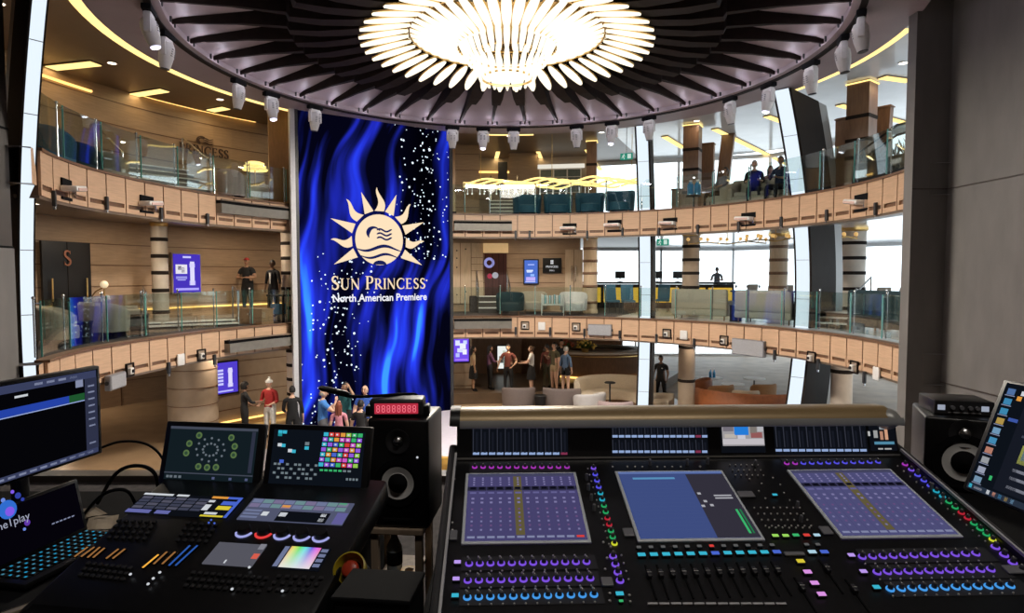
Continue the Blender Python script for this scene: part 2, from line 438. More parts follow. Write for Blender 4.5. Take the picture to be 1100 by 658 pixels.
# warm cove lines and linear ceiling lights (lamps of the top gallery)
def cove(name, r, t0, t1, z, h=.05, m='cove', d=.05):
    return MB().arc(r - d, r, R_(t0), R_(t1), z, z + h).build(name, M[m])
tag(cove('cove_light', WR - .03, deg(150), deg(277), at_r(213, 119, WR).z, .05), 'orange cove light along the top of the wall with the brown lettering', 'cove light')
tag(cove('cove_light', WR - .03, deg(45), deg(103), at_r(76, 93, WR).z, .05), 'orange cove light over the upper gallery wall beside the left light column', 'cove light')
tag(cove('cove_light', 13.45, -6, 2.5, L2 + 2.3, .07), 'orange cove light sloping over the pale wall ahead above the gold chandelier', 'cove light')
tag(cove('cove_light', 7.70, -114, -40, LC + .0, .06, 'covey', .19), 'long yellow cove line round the soffit edge above the left upper gallery', 'cove light')
tag(cove('cove_light', 7.64, 62, 99, LC + .0, .06, 'covey', .13), 'long yellow cove line round the soffit edge beside the grey wall', 'cove light')
tag(cove('cove_light', 7.70, -6, 6, LC + .0, .06, 'covey', .18), 'short yellow cove line over the far end of the upper gallery', 'cove light')
tag(cove('cove_light', WR - .03, deg(200), -20, .1, .05), 'orange floor cove along the foot of the ground level wall', 'cove light')
tag(cove('cove_light', WR - .03, -70, -26, L1 + .42, .05), 'faint orange cove along the foot of the middle gallery wall', 'cove light')
def strip_light(a, b, z, w, lab):
    """a linear lamp let into the ceiling: trim and glowing lens"""
    a, b = Vector((a.x, a.y)), Vector((b.x, b.y)); u = (b - a); L = u.length; rz = atan2(u.y, u.x); c = (a + b) / 2
    t = empty('linear_ceiling_light', lab, 'ceiling light', (c.x, c.y, z), rz, 'yellow linear lights in the upper gallery ceiling')
    MB().box((0, 0, -.01), (L + .04, w + .04, .03)).build('trim', M['bronze'], t)
    MB().box((0, 0, -.03), (L, w, .02)).build('lens', M['covey'], t)
    light('linear_lamp', 'AREA', (c.x, c.y, z - .06), 7, (1, .74, .38), L, w, (0, 0, rz))
for (x0, y0, x1, y1, w, lab) in (
        (55, 72, 103, 67, .30, 'yellow linear ceiling light close beside the left light column'),
        (132, 103, 177, 96, .28, 'yellow linear ceiling light left of the brown lettering wall'),
        (226, 118, 243, 115, .28, 'short yellow linear ceiling light above the brown lettering'),
        (535, 162, 533, 170, .16, 'small yellow linear ceiling light above the dark door ahead'),
        (578, 162, 583, 174, .16, 'small yellow linear ceiling light left of the gridded windows'),
        (630, 160, 645, 182, .16, 'yellow linear ceiling light above the gridded windows'),
        (714, 146, 734, 158, .22, 'yellow linear ceiling light left of the walnut columns'),
        (768, 138, 850, 178, .22, 'long yellow linear ceiling light above the seated people'),
        (824, 124, 846, 132, .22, 'short yellow linear ceiling light left of the tall light column'),
        (902, 112, 976, 132, .22, 'yellow linear ceiling light crossing behind the walnut column by the grey wall'),
        (948, 82, 977, 86, .24, 'yellow linear ceiling light touching the top of the grey wall')):
    strip_light(at_z(x0, y0, LH), at_z(x1, y1, LH), LH, w, lab)

# balcony fronts: veneer panels with dark joints, a dark slot under each, a dark cap and a soffit lip
T0, T1, NP = R_(-114), R_(101), 50
def fascia(n, zt, zb):
    mb = MB(); st = (T1 - T0) / NP; g = .0022
    mb.arc(RR - .02, RR + .10, T0, T1, zb, zt, 150, 1)
    for i in range(NP):
        a, b = T0 + i * st + g, T0 + (i + 1) * st - g
        h = zt - zb
        mb.arc(RR - .055, RR - .02, a, b, zb + h * .26, zt, 2, 0)
        mb.arc(RR - .055, RR - .02, a, b, zb, zb + h * .14, 2, 0)
        mb.arc(RR - .055, RR - .02, a, a + st * .10, zb + h * .14, zb + h * .26, 1, 0)
        mb.arc(RR - .055, RR - .02, b - st * .06, b, zb + h * .14, zb + h * .26, 1, 0)
    mb.arc(RR - .09, RR + .12, T0, T1, zt, zt + .045, 150, 1)
    mb.arc(RR - .03, RR + .3, T0, T1, zb - .05, zb, 150, 2)
    return mb.build('trim_%d' % n, [M['fascia'], M['wooddk'], M['bronze']], kind='structure')
fascia(1, L2, L2 - .70)
fascia(2, L1, L1 - .66)
ST = (T1 - T0) / NP
def seam(i): return T0 + i * ST
def panel_i(px, py, z):            # which panel lies under this pixel
    return int((ang(at_r(px, py, RR - .05)) - T0) / ST)

# glass railings: each pane a part, with steel posts and green edges
def railing(lab, zt, t0, t1, step=2):
    c = pol(RR + .02, (t0 + t1) / 2, zt)
    root = empty('glass_railing', lab, 'railing', c)
    inv = Matrix.Translation(-c)
    i = t0
    while i < t1 - .01:
        j = min(i + step * ST, t1)
        MB().arc(RR + .005, RR + .02, i + .004, j - .004, zt + .08, zt + .95, 4).xf(inv).build('glass_panel', M['glass'], root, 20)
        p = MB(); p.arc(RR, RR + .025, i - .0005, i + .0012, zt + .05, zt + .95, 1)
        p.xf(inv).build('glass_edge', M['gedge'], root)
        q = MB(); b = pol(RR + .10 + flare(i), i, zt)
        q.cyl(b + Vector((0, 0, .045)), b + Vector((0, 0, .98)), .016, n=8); q.sph(b + Vector((0, 0, .99)), .03, 8, 5)
        q.cyl(b + Vector((0, 0, .9)), pol(RR + flare(i), i, zt + .9), .012, n=6)
        q.xf(inv).build('post', M['chrome'], root, 40)
        i = j
railing('curved glass railing with steel posts round the upper gallery', L2 + .045, T0, T1)
railing('curved glass railing with steel posts round the middle gallery', L1 + .045, T0, T1)

# tall bowed columns with a light strip down the inner edge
def light_column(lab, x, y, face, w=.32, bulge=.38, depth=1.15, z1=LC - .05, z0=0, lean=.5):
    """stands at (x, y); face = plan direction the lit edge looks; bows outward (away from face) half way up"""
    f = Vector((face[0], face[1], 0)).normalized(); s = Vector((-f.y, f.x, 0))
    root = empty('light_column', lab, 'light column', (x, y, z0)); n = 26; H = z1 - z0
    def off(k): return -bulge * 4 * k * (1 - k) + lean * (k - .45)
    def ring(d0, d1, ww):
        mb = MB(); vs = []
        for i in range(n + 1):
            k = i / n; o = off(k); z = H * k
            for d, q in ((d0, -ww / 2), (d0, ww / 2), (d1, ww / 2), (d1, -ww / 2)):
                vs.append(f * (o + d) + s * q + Vector((0, 0, z)))
        fs = [(i * 4 + j, i * 4 + (j + 1) % 4, i * 4 + 4 + (j + 1) % 4, i * 4 + 4 + j) for i in range(n) for j in range(4)]
        return mb.add(vs, fs + [(3, 2, 1, 0), (n * 4, n * 4 + 1, n * 4 + 2, n * 4 + 3)])
    ring(0.02, -depth * .74, w * 1.35).build('dark_casing', M['coldk'], root, 30)
    ring(.035, .0, w).build('light_strip', M['strip'], root, 30)
    ring(-depth * .74, -depth, w * 1.2).build('grey_fin', M['colgrey'], root, 30)
    j = MB()
    for i in range(1, 9):
        k = i / 9; j.box(f * (off(k) + .036) + Vector((0, 0, H * k)), (.006, w, .012), 0, Matrix.Rotation(atan2(f.y, f.x), 3, 'Z'))
    j.build('joint', M['grey'], root)
    return root
light_column('tall bowed light column at the left edge beside the dark wall', -7.02, 9.55, (1, -.75), w=.17, bulge=.92, depth=.9, lean=.62)
light_column('tall bowed light column right of the seated people', 6.82, 15.9, (-.72, -.69), w=.33, bulge=1.25, depth=2.3, lean=.6)
light_column('bowed light column farthest from the booth, before the windows', 4.05, 19.7, (-.38, -.925), w=.33, bulge=.55, depth=.75, lean=.55)
# ================================================================== CEILING DISC, FINS AND CHANDELIER
cc = Vector((CX, CY, LC))
can = empty('ceiling_canopy', 'round mauve ceiling canopy with dark radiating fins above the atrium', 'ceiling canopy', cc)
RD = 6.45
MB().lathe([(RD, 0), (RD, .06), (RD - .12, .10), (RD - .3, .16), (2.6, .80), (0.1, .95)], 96).build('disc', M['mauve'], can, 30)
MB().lathe([(RD + .09, -.03), (RD + .09, .30), (RD - .02, .30), (RD - .02, -.03), (RD + .09, -.03)], 96).build('rim', M['coldk'], can, 30)
NF = 40
for i in range(NF):
    t = 2 * pi * (i + .5) / NF
    # outline of one board: deep inside, a notch, then a thin tail to the rim
    prof = [(2.45, .30, .26), (3.1, .16, .33), (3.7, .08, .30), (4.25, .06, .23), (4.30, .15, .14), (5.2, .13, .07), (6.2, .045, .045), (6.36, .03, .03)]
    mb = MB(); u = Vector((sin(t), cos(t), 0)); s = Vector((cos(t), -sin(t), 0)); vs = []
    for r, zb, w in prof:
        zt = .16 + (6.15 - r) * .173 + .02
        for q, z in ((-w / 2, zb), (w / 2, zb), (w / 2, zt), (-w / 2, zt)): vs.append(u * r + s * q + Vector((0, 0, z)))
    n = len(prof)
    mb.add(vs, [(k * 4 + j, k * 4 + (j + 1) % 4, k * 4 + 4 + (j + 1) % 4, k * 4 + 4 + j) for k in range(n - 1) for j in range(4)] + [(3, 2, 1, 0), (n * 4 - 4, n * 4 - 3, n * 4 - 2, n * 4 - 1)])
    mb.build('fin', M['fin'], can)
    for dt in (-.022, .022):
        q = MB(); p = Vector((sin(t + dt) * (RD - .16), cos(t + dt) * (RD - .16), .02))
        q.cyl(p, p + Vector((0, 0, .10)), .022, .028, 8)
        o = q.build('pin_light', M['dkgrey'], can)
        MB().cyl(p + Vector((0, 0, .101)), p + Vector((0, 0, .11)), .024, n=8).build('lens', glow('pin_glow', (.85, .85, 1.0), 12), o)
    light('pin_lamp', 'POINT', can.location + u * (RD - .42) + Vector((0, 0, -.02)), 3.0, (.86, .84, 1), .03)
ch = empty('petal_chandelier', 'huge glowing chandelier of tiered white petals at the canopy centre', 'chandelier', cc)
def petal(name, t, r0, z0, r1, z1, w, m=M['petal'], lift=.035, frame=True):
    """a flat glowing leaf running from (r0, z0) to (r1, z1), in a thin brass edge"""
    u = Vector((sin(t), cos(t), 0)); s = Vector((cos(t), -sin(t), 0)); n = 10
    d = Vector((r1 - r0, z1 - z0)); nl = Vector((-d.y, d.x)).normalized()
    if nl.y > 0: nl = -nl
    def leaf(mb, ww, h0, h1):
        a = []; b = []
        for i in range(n + 1):
            k = i / n; hw = max(.004, ww / 2 * (sin(pi * min(1, k * .93 + .03)) ** .55))
            p = u * (r0 + d.x * k) + Vector((0, 0, z0 + d.y * k)); nn = u * nl.x + Vector((0, 0, nl.y))
            a.append((p + nn * h0, hw)); b.append((p + nn * h1, hw * .72))
        vs = []
        for (p, hw), (q, h2) in zip(a, b): vs += [p - s * hw, p + s * hw, q + s * h2, q - s * h2]
        mb.add(vs, [(i * 4 + j, i * 4 + (j + 1) % 4, i * 4 + 4 + (j + 1) % 4, i * 4 + 4 + j) for i in range(n) for j in range(4)] + [(3, 2, 1, 0), (n * 4, n * 4 + 1, n * 4 + 2, n * 4 + 3)])
        return mb
    o = leaf(MB(), w, 0, lift).build(name, m, ch, 30)
    if frame: leaf(MB(), w * 1.14, -.03, -.002).build('petal_back', M['brass'], o)
for i in range(44):
    t = 2 * pi * (i + .5) / 44
    petal('outer_petal', t, 2.02, .32, 2.98, .10, .235)
for i in range(44):
    t = 2 * pi * i / 44
    petal('middle_petal', t, 1.02, .10, 2.10, .42, .20)
for i in range(36):
    t = 2 * pi * i / 36
    petal('upper_drop', t, 1.06, .36, .78, -.20, .13, frame=False)
for i in range(24):
    t = 2 * pi * i / 24
    petal('lower_drop', t, .74, -.05, .52, -.58, .12, frame=False)
MB().lathe([(.0, -.42), (.44, -.46), (.46, -.42), (.3, -.38), (0, -.37)], 32).build('core_lens', M['petal'], ch, 40)
for r, z in ((1.08, .40), (.76, -.04), (2.0, .35), (.52, -.50)):
    MB().tube([(r * cos(2 * pi * k / 64), r * sin(2 * pi * k / 64), z) for k in range(65)], .022, 6, caps=False).build('brass_ring', M['brass'], ch, 40)
for k in range(36):
    a = 2 * pi * (k + .5) / 36
    MB().cyl((1.09 * sin(a), 1.09 * cos(a), .36), (1.13 * sin(a), 1.13 * cos(a), .28), .02, .006, 6).build('brass_spike', M['brass'], ch)
for k in range(24):
    a = 2 * pi * (k + .5) / 24
    MB().cyl((.77 * sin(a), .77 * cos(a), -.07), (.81 * sin(a), .81 * cos(a), -.14), .018, .005, 6).build('brass_point', M['brass'], ch)
MB().lathe([(0, .55), (2.1, .52), (2.1, .56), (0, .6)], 48).build('back_plate', M['brass'], ch, 40)
light('chandelier_lamp', 'AREA', cc + Vector((0, 0, -.55)), 1500, (1, .92, .80), 1.6, spread=R_(178))
light('chandelier_upglow', 'POINT', cc + Vector((0, 0, -.7)), 45, (1, .92, .82), .4)

# moving-head spotlights clamped under the rim
def make_head(lit):
    t = empty('moving_head_light', 'x', 'stage light', (0, 0, 0), 0, 'moving-head lights hung round the canopy rim')
    b = MB(); b.rbox((0, 0, -.05), (.42, .16, .10), .02); b.cyl((-.14, 0, .02), (-.14, 0, -.02), .03); b.cyl((.14, 0, .02), (.14, 0, -.02), .03)
    b.build('base', M['blackm'], t, 40)
    y = MB(); y.rbox((0, 0, -.15), (.30, .13, .10), .03)
    for sx in (-1, 1): y.rbox((sx * .155, 0, -.30), (.045, .12, .30), .02)
    y.build('yoke', M['white'], t, 40)
    h = MB(); h.lathe([(0, -.66), (.085, -.66), (.098, -.62), (.125, -.50), (.14, -.36), (.135, -.26), (.10, -.19), (.05, -.165), (0, -.16)], 20)
    ho = h.build('head', M['white'], t, 50)
    v = MB()
    for sx in (-1, 1):
        for k in range(4): v.box((sx * .05, -.139 + .004 * k, -.30 - .04 * k), (.05, .012, .012))
    v.build('vent', M['grey'], ho)
    l = MB(); l.cyl((0, 0, -.672), (0, 0, -.655), .085, n=20); lo = l.build('lens', glow('lit_lens', (.75, .72, 1.0), 1.6) if lit else M['black'], t, 30)
    if lit:
        g = MB()
        for k in range(9):
            a = 2 * pi * k / 9; g.sph((.055 * cos(a), .055 * sin(a), -.675), .016, 8, 5)
        g.sph((0, 0, -.675), .02, 8, 5); g.build('beam_cell', glow('beam_cell', (.9, .88, 1), 6), lo)
    return t
proto = {True: make_head(True), False: make_head(False)}
used = set()
for (px, py, lit, tilt, lab) in (
        (120, 2, True, -.2, 'lit white moving-head light nearest the left light column'),
        (165, 34, False, .1, 'large white moving-head light second from the left light column'),
        (253, 86, False, .1, 'white moving-head light above the brown lettering wall'),
        (294, 99, True, -.15, 'lit moving-head light just left of the big screen'),
        (335, 114, False, .1, 'white moving-head light in front of the big screen corner'),
        (483, 139, False, .05, 'white moving-head light at the right edge of the big screen'),
        (518, 140, True, -.2, 'lit moving-head light over the far short cove line'),
        (552, 140, False, .05, 'white moving-head light straight ahead right of the lit one'),
        (622, 137, False, .05, 'white moving-head light above the gridded windows'),
        (658, 131, True, -.2, 'lit moving-head light left of the farthest light column'),
        (695, 124, False, .05, 'white moving-head light at the top of the farthest light column'),
        (771, 102, False, .1, 'white moving-head light above the tilted walnut columns'),
        (811, 88, True, -.15, 'lit moving-head light over the seated people'),
        (852, 66, False, .1, 'white moving-head light at the top of the tall right light column'),
        (895, 40, False, .1, 'white moving-head light between tall light column and grey wall'),
        (936, 12, False, .1, 'white moving-head light nearest the grey wall')):
    p = at_z(px, py, LC - .02); th = ang(p); q = pol(RD + .04, th, LC - .03)
    o = proto[lit] if lit not in used else dup(proto[lit])
    used.add(lit); o['label'] = lab; o.location = q
    o.rotation_euler = (0, 0, -th + random.uniform(-.2, .2))
    hr = Matrix.Rotation(tilt * 1.3, 4, 'X'); pv = Matrix.Translation((0, 0, -.32))
    for c in o.children:
        if c.name.split('.')[0] in ('head', 'lens'): c.matrix_basis = pv @ hr @ pv.inverted()
# ================================================================== LAMPS THAT LIGHT THE GALLERIES
def downlight(p, power, lab, col=(1, .82, .6), r=.09):
    t = empty('downlight', lab, 'downlight', p, 0, 'small round ceiling downlights')
    MB().lathe([(r, 0), (r + .03, 0), (r + .03, -.015), (r, -.015), (r, 0)], 20).build('trim', M['chrome'], t, 30)
    MB().cyl((0, 0, -.004), (0, 0, 0), r, n=20).build('lens', glow('downlight_glow', (1, .86, .66), 5), t)
    light('down_lamp', 'AREA', Vector(p) + Vector((0, 0, -.03)), power, col, r * 2)
for px, Y in ((60, 21), (110, 24), (150, 27)):
    downlight((*gp(px, Y)[:2], L1 - .552), 60, 'ground level downlight %s in the passage left of the curved tan wall' % {60: 'nearest the left column', 110: 'in the middle', 150: 'farthest back'}[px])
k = 0
NAMES = {0: 'ground level', 1: 'middle gallery', 2: 'upper gallery'}
for lev, z, pw in ((0, L1 - .55, 34), (1, L2 - .55, 34), (2, LH, 12)):
    for i, t in enumerate(range(-100, 100, 20)):
        p = pol(9.3, R_(t + (5 if lev == 1 else 0)), z - .002)
        side = 'left side' if t < -25 else ('far side' if t < 25 else 'window side')
        downlight(p, pw * (1 if t < 25 else .5), 'round downlight in the %s ceiling, %s, bay %s of the ring' % (NAMES[lev], side, ['A', 'one', 'two', 'three', 'four', 'five', 'six', 'seven', 'eight', 'nine'][i]))

for i, x in enumerate((.3, 1.2, 2.2)):  # added booth lamps, out of view, to brighten the consoles
    downlight((x, .1, LH + .145), 28, '%s added fill downlight in the booth ceiling over the consoles' % ['left', 'middle', 'right'][i], (1, .93, .85), .16)
# ================================================================== PEOPLE
SKINS = dict(light=(0.62, 0.38, 0.27), tan=(0.42, 0.24, 0.15), brown=(0.22, 0.12, 0.075))
def cloth(c, nm): return mat('cloth_' + nm, c, 0.85, noise=0.15, nscale=30)
CL = dict(black=cloth((.012, .012, .014), 'black'), navy=cloth((.02, .03, .07), 'navy'), blue=cloth((.06, .22, .62), 'blue'), royal=cloth((.03, .09, .40), 'royal'),
          red=cloth((.42, .03, .03), 'red'), maroon=cloth((.14, .035, .025), 'maroon'), white=cloth((.75, .74, .72), 'white'), pink=cloth((.55, .22, .28), 'pink'),
          tan=cloth((.45, .33, .20), 'tan'), grey=cloth((.12, .12, .13), 'grey'), plum=cloth((.16, .07, .14), 'plum'), teal=cloth((.03, .16, .17), 'teal'),
          denim=cloth((.10, .17, .30), 'denim'), olive=cloth((.10, .09, .05), 'olive'))
HAIR = dict(dark=mat('hair_dark', (.012, .009, .008), .6, noise=.3, nscale=40), brown=mat('hair_brown', (.09, .045, .02), .6, noise=.3, nscale=40),
            auburn=mat('hair_auburn', (.20, .05, .025), .6, noise=.3, nscale=40), grey=mat('hair_grey', (.35, .34, .33), .6, noise=.2, nscale=40), redcap=CL['red'], white=CL['white'])
EYE = mat('eye_dark', (.02, .015, .012), .3, noise=.1); LIP = mat('lips', (.32, .11, .09), .5, noise=.1)
def person(label, loc, rz, h=1.75, shirt='black', pants='black', skin='light', hair='dark', style='short', sleeve='short', bare='', build=1.0,
           armL=((-.25, 0, -1), (-.05, .15, -1)), armR=((.25, 0, -1), (.05, .15, -1)), legL=((-.06, .02, -1), (-.02, -.03, -1)), legR=((.06, .02, -1), (.02, -.03, -1)),
           lean=(0, 0), head=(0, 0), seat=None, female=False, skirt=None, group=None, curl=.5):
    """facing +Y before rz; arms and legs are given by the directions of their two bones; seat = height of what is sat on"""
    k = h / 1.75; V = Vector; build *= 1.12
    root = empty('person', label, 'person', loc, rz, group)
    pts, rad, edges, reg = [], [], [], []
    def add(p, r, rg, par=None):
        pts.append(V(p)); rad.append(r if isinstance(r, tuple) else (r, r)); reg.append(rg)
        if par is not None: edges.append((par, len(pts) - 1))
        return len(pts) - 1
    b = build; sw = .165 if female else .19
    if seat is None:
        hipz = .92
        lo = min((V(legL[0]).normalized() * .42 + V(legL[1]).normalized() * .41).z, (V(legR[0]).normalized() * .42 + V(legR[1]).normalized() * .41).z)
        hipz = -lo + .085
    else:
        hipz = seat / k + .10
    P0 = V((0, 0, hipz + .05)); up = V((lean[0], lean[1], 1)).normalized()
    pel = add(P0, (.135 * b, .105 * b), 'pants')
    wa = add(P0 + up * .17, (.125 * b if not female else .105, .095 * b), 'shirt', pel)
    chs = add(P0 + up * .34, (.15 * b if not female else .125, .108 * b), 'shirt', wa)
    nb = add(P0 + up * .47, (.085, .07), 'shirt', chs)
    nk = add(P0 + up * .545, (.05, .052), 'skin', nb)
    ht = add(P0 + up * .60 + V((0, .01, 0)), (.045, .05), 'skin', nk)
    rot = Matrix.Rotation(head[0], 3, 'Z') @ Matrix.Rotation(head[1], 3, 'X')
    hands = []
    for sgn, (d1, d2) in ((-1, armL), (1, armR)):
        d1, d2 = V(d1).normalized(), V(d2).normalized()
        sh = P0 + up * .43 + V((sgn * sw, 0, 0))
        a = add(sh, .062 * b, 'shirt', nb)
        m1 = add(sh + d1 * .15, .05 * b, 'shirt', a)
        el = add(sh + d1 * .28, .042 * b, 'shirt' if sleeve == 'long' else 'skin', m1)
        fm = add(sh + d1 * .28 + d2 * .10, .040, 'shirt' if sleeve == 'long' else 'skin', el)
        wr = add(sh + d1 * .28 + d2 * .235, .027, 'skin', fm)
        add(sh + d1 * .28 + d2 * .30, (.034, .022), 'skin', wr)
        hands.append((sh + d1 * .28 + d2 * .315, d2, sgn))
    for sgn, (d1, d2) in ((-1, legL), (1, legR)):
        d1, d2 = V(d1).normalized(), V(d2).normalized()
        hp = P0 + V((sgn * .088, 0, -.06))
        a = add(hp, .095 * b, 'pants', pel)
        m1 = add(hp + d1 * .20, .082 * b, 'pants', a)
        kn = add(hp + d1 * .42, .058 * b, 'skin' if bare in ('shorts', 'skirt') else 'pants', m1)
        cf = add(hp + d1 * .42 + d2 * .13, .055 * b, 'skin' if bare else 'pants', kn)
        an = add(hp + d1 * .42 + d2 * .38, .036, 'skin' if bare else 'pants', cf)
        ft = V((d1.x, d1.y, 0)) * .0 + V((sgn * .02, 1, 0)).normalized()
        hl = add(hp + d1 * .42 + d2 * .41 + V((0, -.015, -.035)), .038, 'shoe', an)
        add(hp + d1 * .42 + d2 * .41 + ft * .10 + V((0, 0, -.045)), (.042, .032), 'shoe', hl)
        add(hp + d1 * .42 + d2 * .41 + ft * .17 + V((0, 0, -.052)), (.034, .024), 'shoe', len(pts) - 1)
    me = bpy.data.meshes.new('body'); me.from_pydata([tuple(p) for p in pts], edges, [])
    ob = bpy.data.objects.new('tmp', me); COL.objects.link(ob)
    ob.modifiers.new('Skin', 'SKIN').use_smooth_shade = True
    if not me.skin_vertices: 
        me.attributes  # layer is made with the modifier below
    bm = bmesh.new(); bm.from_mesh(me); lay = bm.verts.layers.skin.verify(); bm.verts.ensure_lookup_table()
    for i, v in enumerate(bm.verts): v[lay].radius = rad[i]; v[lay].use_root = (i == 0)
    bm.to_mesh(me); bm.free()
    sb = ob.modifiers.new('Sub', 'SUBSURF'); sb.levels = 1; sb.render_levels = 1
    dg = bpy.context.evaluated_depsgraph_get(); dg.update()
    ev = bpy.data.meshes.new_from_object(ob.evaluated_get(dg))
    bpy.data.objects.remove(ob)
    seg = [(pts[i], pts[j], reg[j] if reg[i] != 'pants' or reg[j] != 'shirt' else 'shirt') for i, j in edges]
    idx = {'shirt': 0, 'pants': 1, 'skin': 2, 'shoe': 3}
    mb = MB(); vs = [v.co.copy() for v in ev.vertices]
    fs = [tuple(p.vertices) for p in ev.polygons]
    mb.v = vs; mb.f = fs
    def near(c):
        best = 1e9; r = 'shirt'
        for a, e, g in seg:
            d = e - a; t = max(0, min(1, (c - a).dot(d) / d.length_squared)); q = (c - (a + d * t)).length
            if q < best: best = q; r = g
        return r
    mb.k = [idx[near(ev.polygons[i].center)] for i in range(len(fs))]
    bpy.data.meshes.remove(ev)
    # fingers, thumb
    for p, d, sgn in hands:
        sd = d.cross(V((0, 0, 1))); sd = sd.normalized() if sd.length > .1 else V((0, 1, 0)); 
        if abs(d.z) > .8: sd = V((0, 1, 0))
        pal = sd.cross(d).normalized()
        if pal.x * sgn > 0: pal = -pal
        for q, L in ((-1.5, .062), (-.5, .074), (.5, .078), (1.5, .07)):
            a = p + sd * q * .017 + d * .02; b1 = a + (d * (1 - curl * .4) + pal * curl * .6).normalized() * L * .55
            c1 = b1 + (d * (.8 - curl) + pal * (curl + .2)).normalized() * L * .5
            mb.tube([a - d * .03, a, b1, c1], [.009, .0095, .0085, .006], 6, 2)
        a = p - d * .03 + sd * .025
        mb.tube([a - sd * .015, a + sd * .012 + d * .01, a + sd * .025 + d * .035 + pal * .015, a + sd * .02 + d * .06 + pal * .03], [.012, .012, .010, .007], 6, 2)
    # head: skull and jaw, nose, ears, eyes, mouth
    hc = P0 + up * .60 + V((0, .02, .085))
    hm = MB(); hm.sph((0, 0, 0), (.076, .096, .118), 16, 12, 2)
    for v in hm.v:
        if v.z < -.01:
            f = min(1, (-.01 - v.z) / .11); v.x *= 1 - .32 * f; v.y = v.y * (1 - .25 * f) + .018 * f
    hm.tube([(0, .090, .028), (0, .108, -.008), (0, .118, -.022), (0, .098, -.034)], [.007, .011, .015, .008], 6, 2)
    for sx in (-1, 1):
        hm.sph((sx * .077, -.005, -.005), (.012, .022, .034), 8, 6, 2)
        hm.sph((sx * .031, .083, .018), (.014, .011, .008), 8, 6, 4)
        hm.tube([(sx * .014, .094, .040), (sx * .032, .092, .045), (sx * .05, .080, .040)], .0055, 5, 4)
    hm.tube([(-.024, .083, -.060), (0, .093, -.059), (.024, .083, -.060)], .0065, 5, 5)
    mb.join(hm.__class__().add([rot @ v + hc for v in hm.v], hm.f), None, None); mb.k[-len(hm.f):] = hm.k
    S = Matrix.Scale(k, 4)
    sk = mat('skin_' + skin, SKINS[skin], .5, noise=.05, nscale=20)
    mb.xf(S).build('body', [CL[shirt], CL[pants], sk, M['blackm'], EYE, LIP], root, 60)
    HS = S @ Matrix.Translation(hc) @ rot.to_4x4()
    hb = MB()
    if style in ('short', 'long', 'curly', 'bun'):
        g = 1.07 if style != 'curly' else 1.28
        c = MB().sph((0, -.008, .012), (.080 * g, .098 * g, .118 * g), 18, 14)
        keep = []
        for f in c.f:
            m = sum((c.v[i] for i in f), V((0, 0, 0))) / len(f)
            lim = .055 if style != 'curly' else .04
            if (m.y > .035 and m.z < lim) or (m.z < -.045 and style == 'short') or m.z < -.085: continue
            keep.append(f)
        if style == 'curly':
            for v in c.v: v += V((random.uniform(-1, 1), random.uniform(-1, 1), random.uniform(-1, 1))) * .008
        hb.add(c.v, keep)
        if style == 'long':
            prof = []
            for i in range(9):
                q = i / 8; prof.append((V((0, -.055 - .025 * sin(q * 3), .03 - .36 * q)), .088 - .03 * q))
            for dx in (-.045, 0, .045):
                hb.tube([p + V((dx * (1 + .2 * i / 8), -.012 * (dx == 0), 0)) for i, (p, r) in enumerate(prof)], [r * .62 for p, r in prof], 8)
        if style == 'bun': hb.sph((0, -.11, .06), .045, 10, 7)
    elif style == 'beanie':
        c = MB().sph((0, -.005, .022), (.092, .108, .125), 18, 14)
        hb.add(c.v, [f for f in c.f if (sum((c.v[i] for i in f), V((0, 0, 0))) / len(f)).z > .035])
        hb.lathe([(.088, .03), (.100, .03), (.103, .06), (.095, .085), (.085, .085)], 18, (0, -.004, 0), 0, 0, 2 * pi, 1, 1.12)
        hb.sph((0, -.01, .165), .035, 10, 7)
    elif style == 'cap':
        c = MB().sph((0, -.005, .02), (.085, .104, .108), 18, 14)
        hb.add(c.v, [f for f in c.f if (sum((c.v[i] for i in f), V((0, 0, 0))) / len(f)).z > .045])
        hb.prism([(-.065, .07, .048), (.065, .07, .048), (.045, .155, .042), (0, .175, .040), (-.045, .155, .042)], None, (0, 0, .010))
    elif style == 'bald':
        c = MB().sph((0, -.008, .0), (.0795, .099, .118), 18, 14)
        hb.add(c.v, [f for f in c.f if -.05 < (sum((c.v[i] for i in f), V((0, 0, 0))) / len(f)).z < .02 and (sum((c.v[i] for i in f), V((0, 0, 0))) / len(f)).y < .02])
    hn = {'beanie': 'beanie', 'cap': 'cap'}.get(style, 'hair')
    hb.xf(HS).build(hn, HAIR[hair], root, 60)
    if skirt:
        MB().lathe([(.125, hipz + .14), (.16, hipz + .02), (.20, hipz - .18), (.215, hipz - .40), (.21, hipz - .42), (.19, hipz - .40)], 24, sx=1, sy=.82).xf(S).build('skirt', CL[skirt], root, 50)
    root['_up'] = 0; del root['_up']
    return root
def toward(p, q): 
    d = Vector(q) - Vector(p); return atan2(-d.x, d.y)
PI = pi
DOWN_L, DOWN_R = ((-.2, 0, -1), (-.05, .15, -1)), ((.2, 0, -1), (.05, .15, -1))
# ground level, left of the screen
person('person in black with dark curly hair handing over a paper, left of the red hoodie', gp(260, 18.0), -.9, 1.66, hair='dark', style='curly', skin='brown', female=True, sleeve='long',
       armR=((.3, .5, -.8), (.1, 1, .05)), armL=((-.2, .2, -1), (.1, .8, -.4)))
person('person in red hoodie, white knit beanie and white trousers', gp(287.5, 18.2), 2.9, 1.72, shirt='red', pants='white', hair='white', style='beanie', sleeve='long', build=1.12,
       armR=((.3, .1, -1), (-.3, .8, -.3)), armL=((-.3, .1, -1), (.3, .8, -.2)))
person('person in dark suit seen from behind by the banded column', gp(312, 16.9), .25, 1.74, hair='dark', sleeve='long', head=(.3, 0), armL=((-.2, .2, -1), (.3, .7, -.5)))
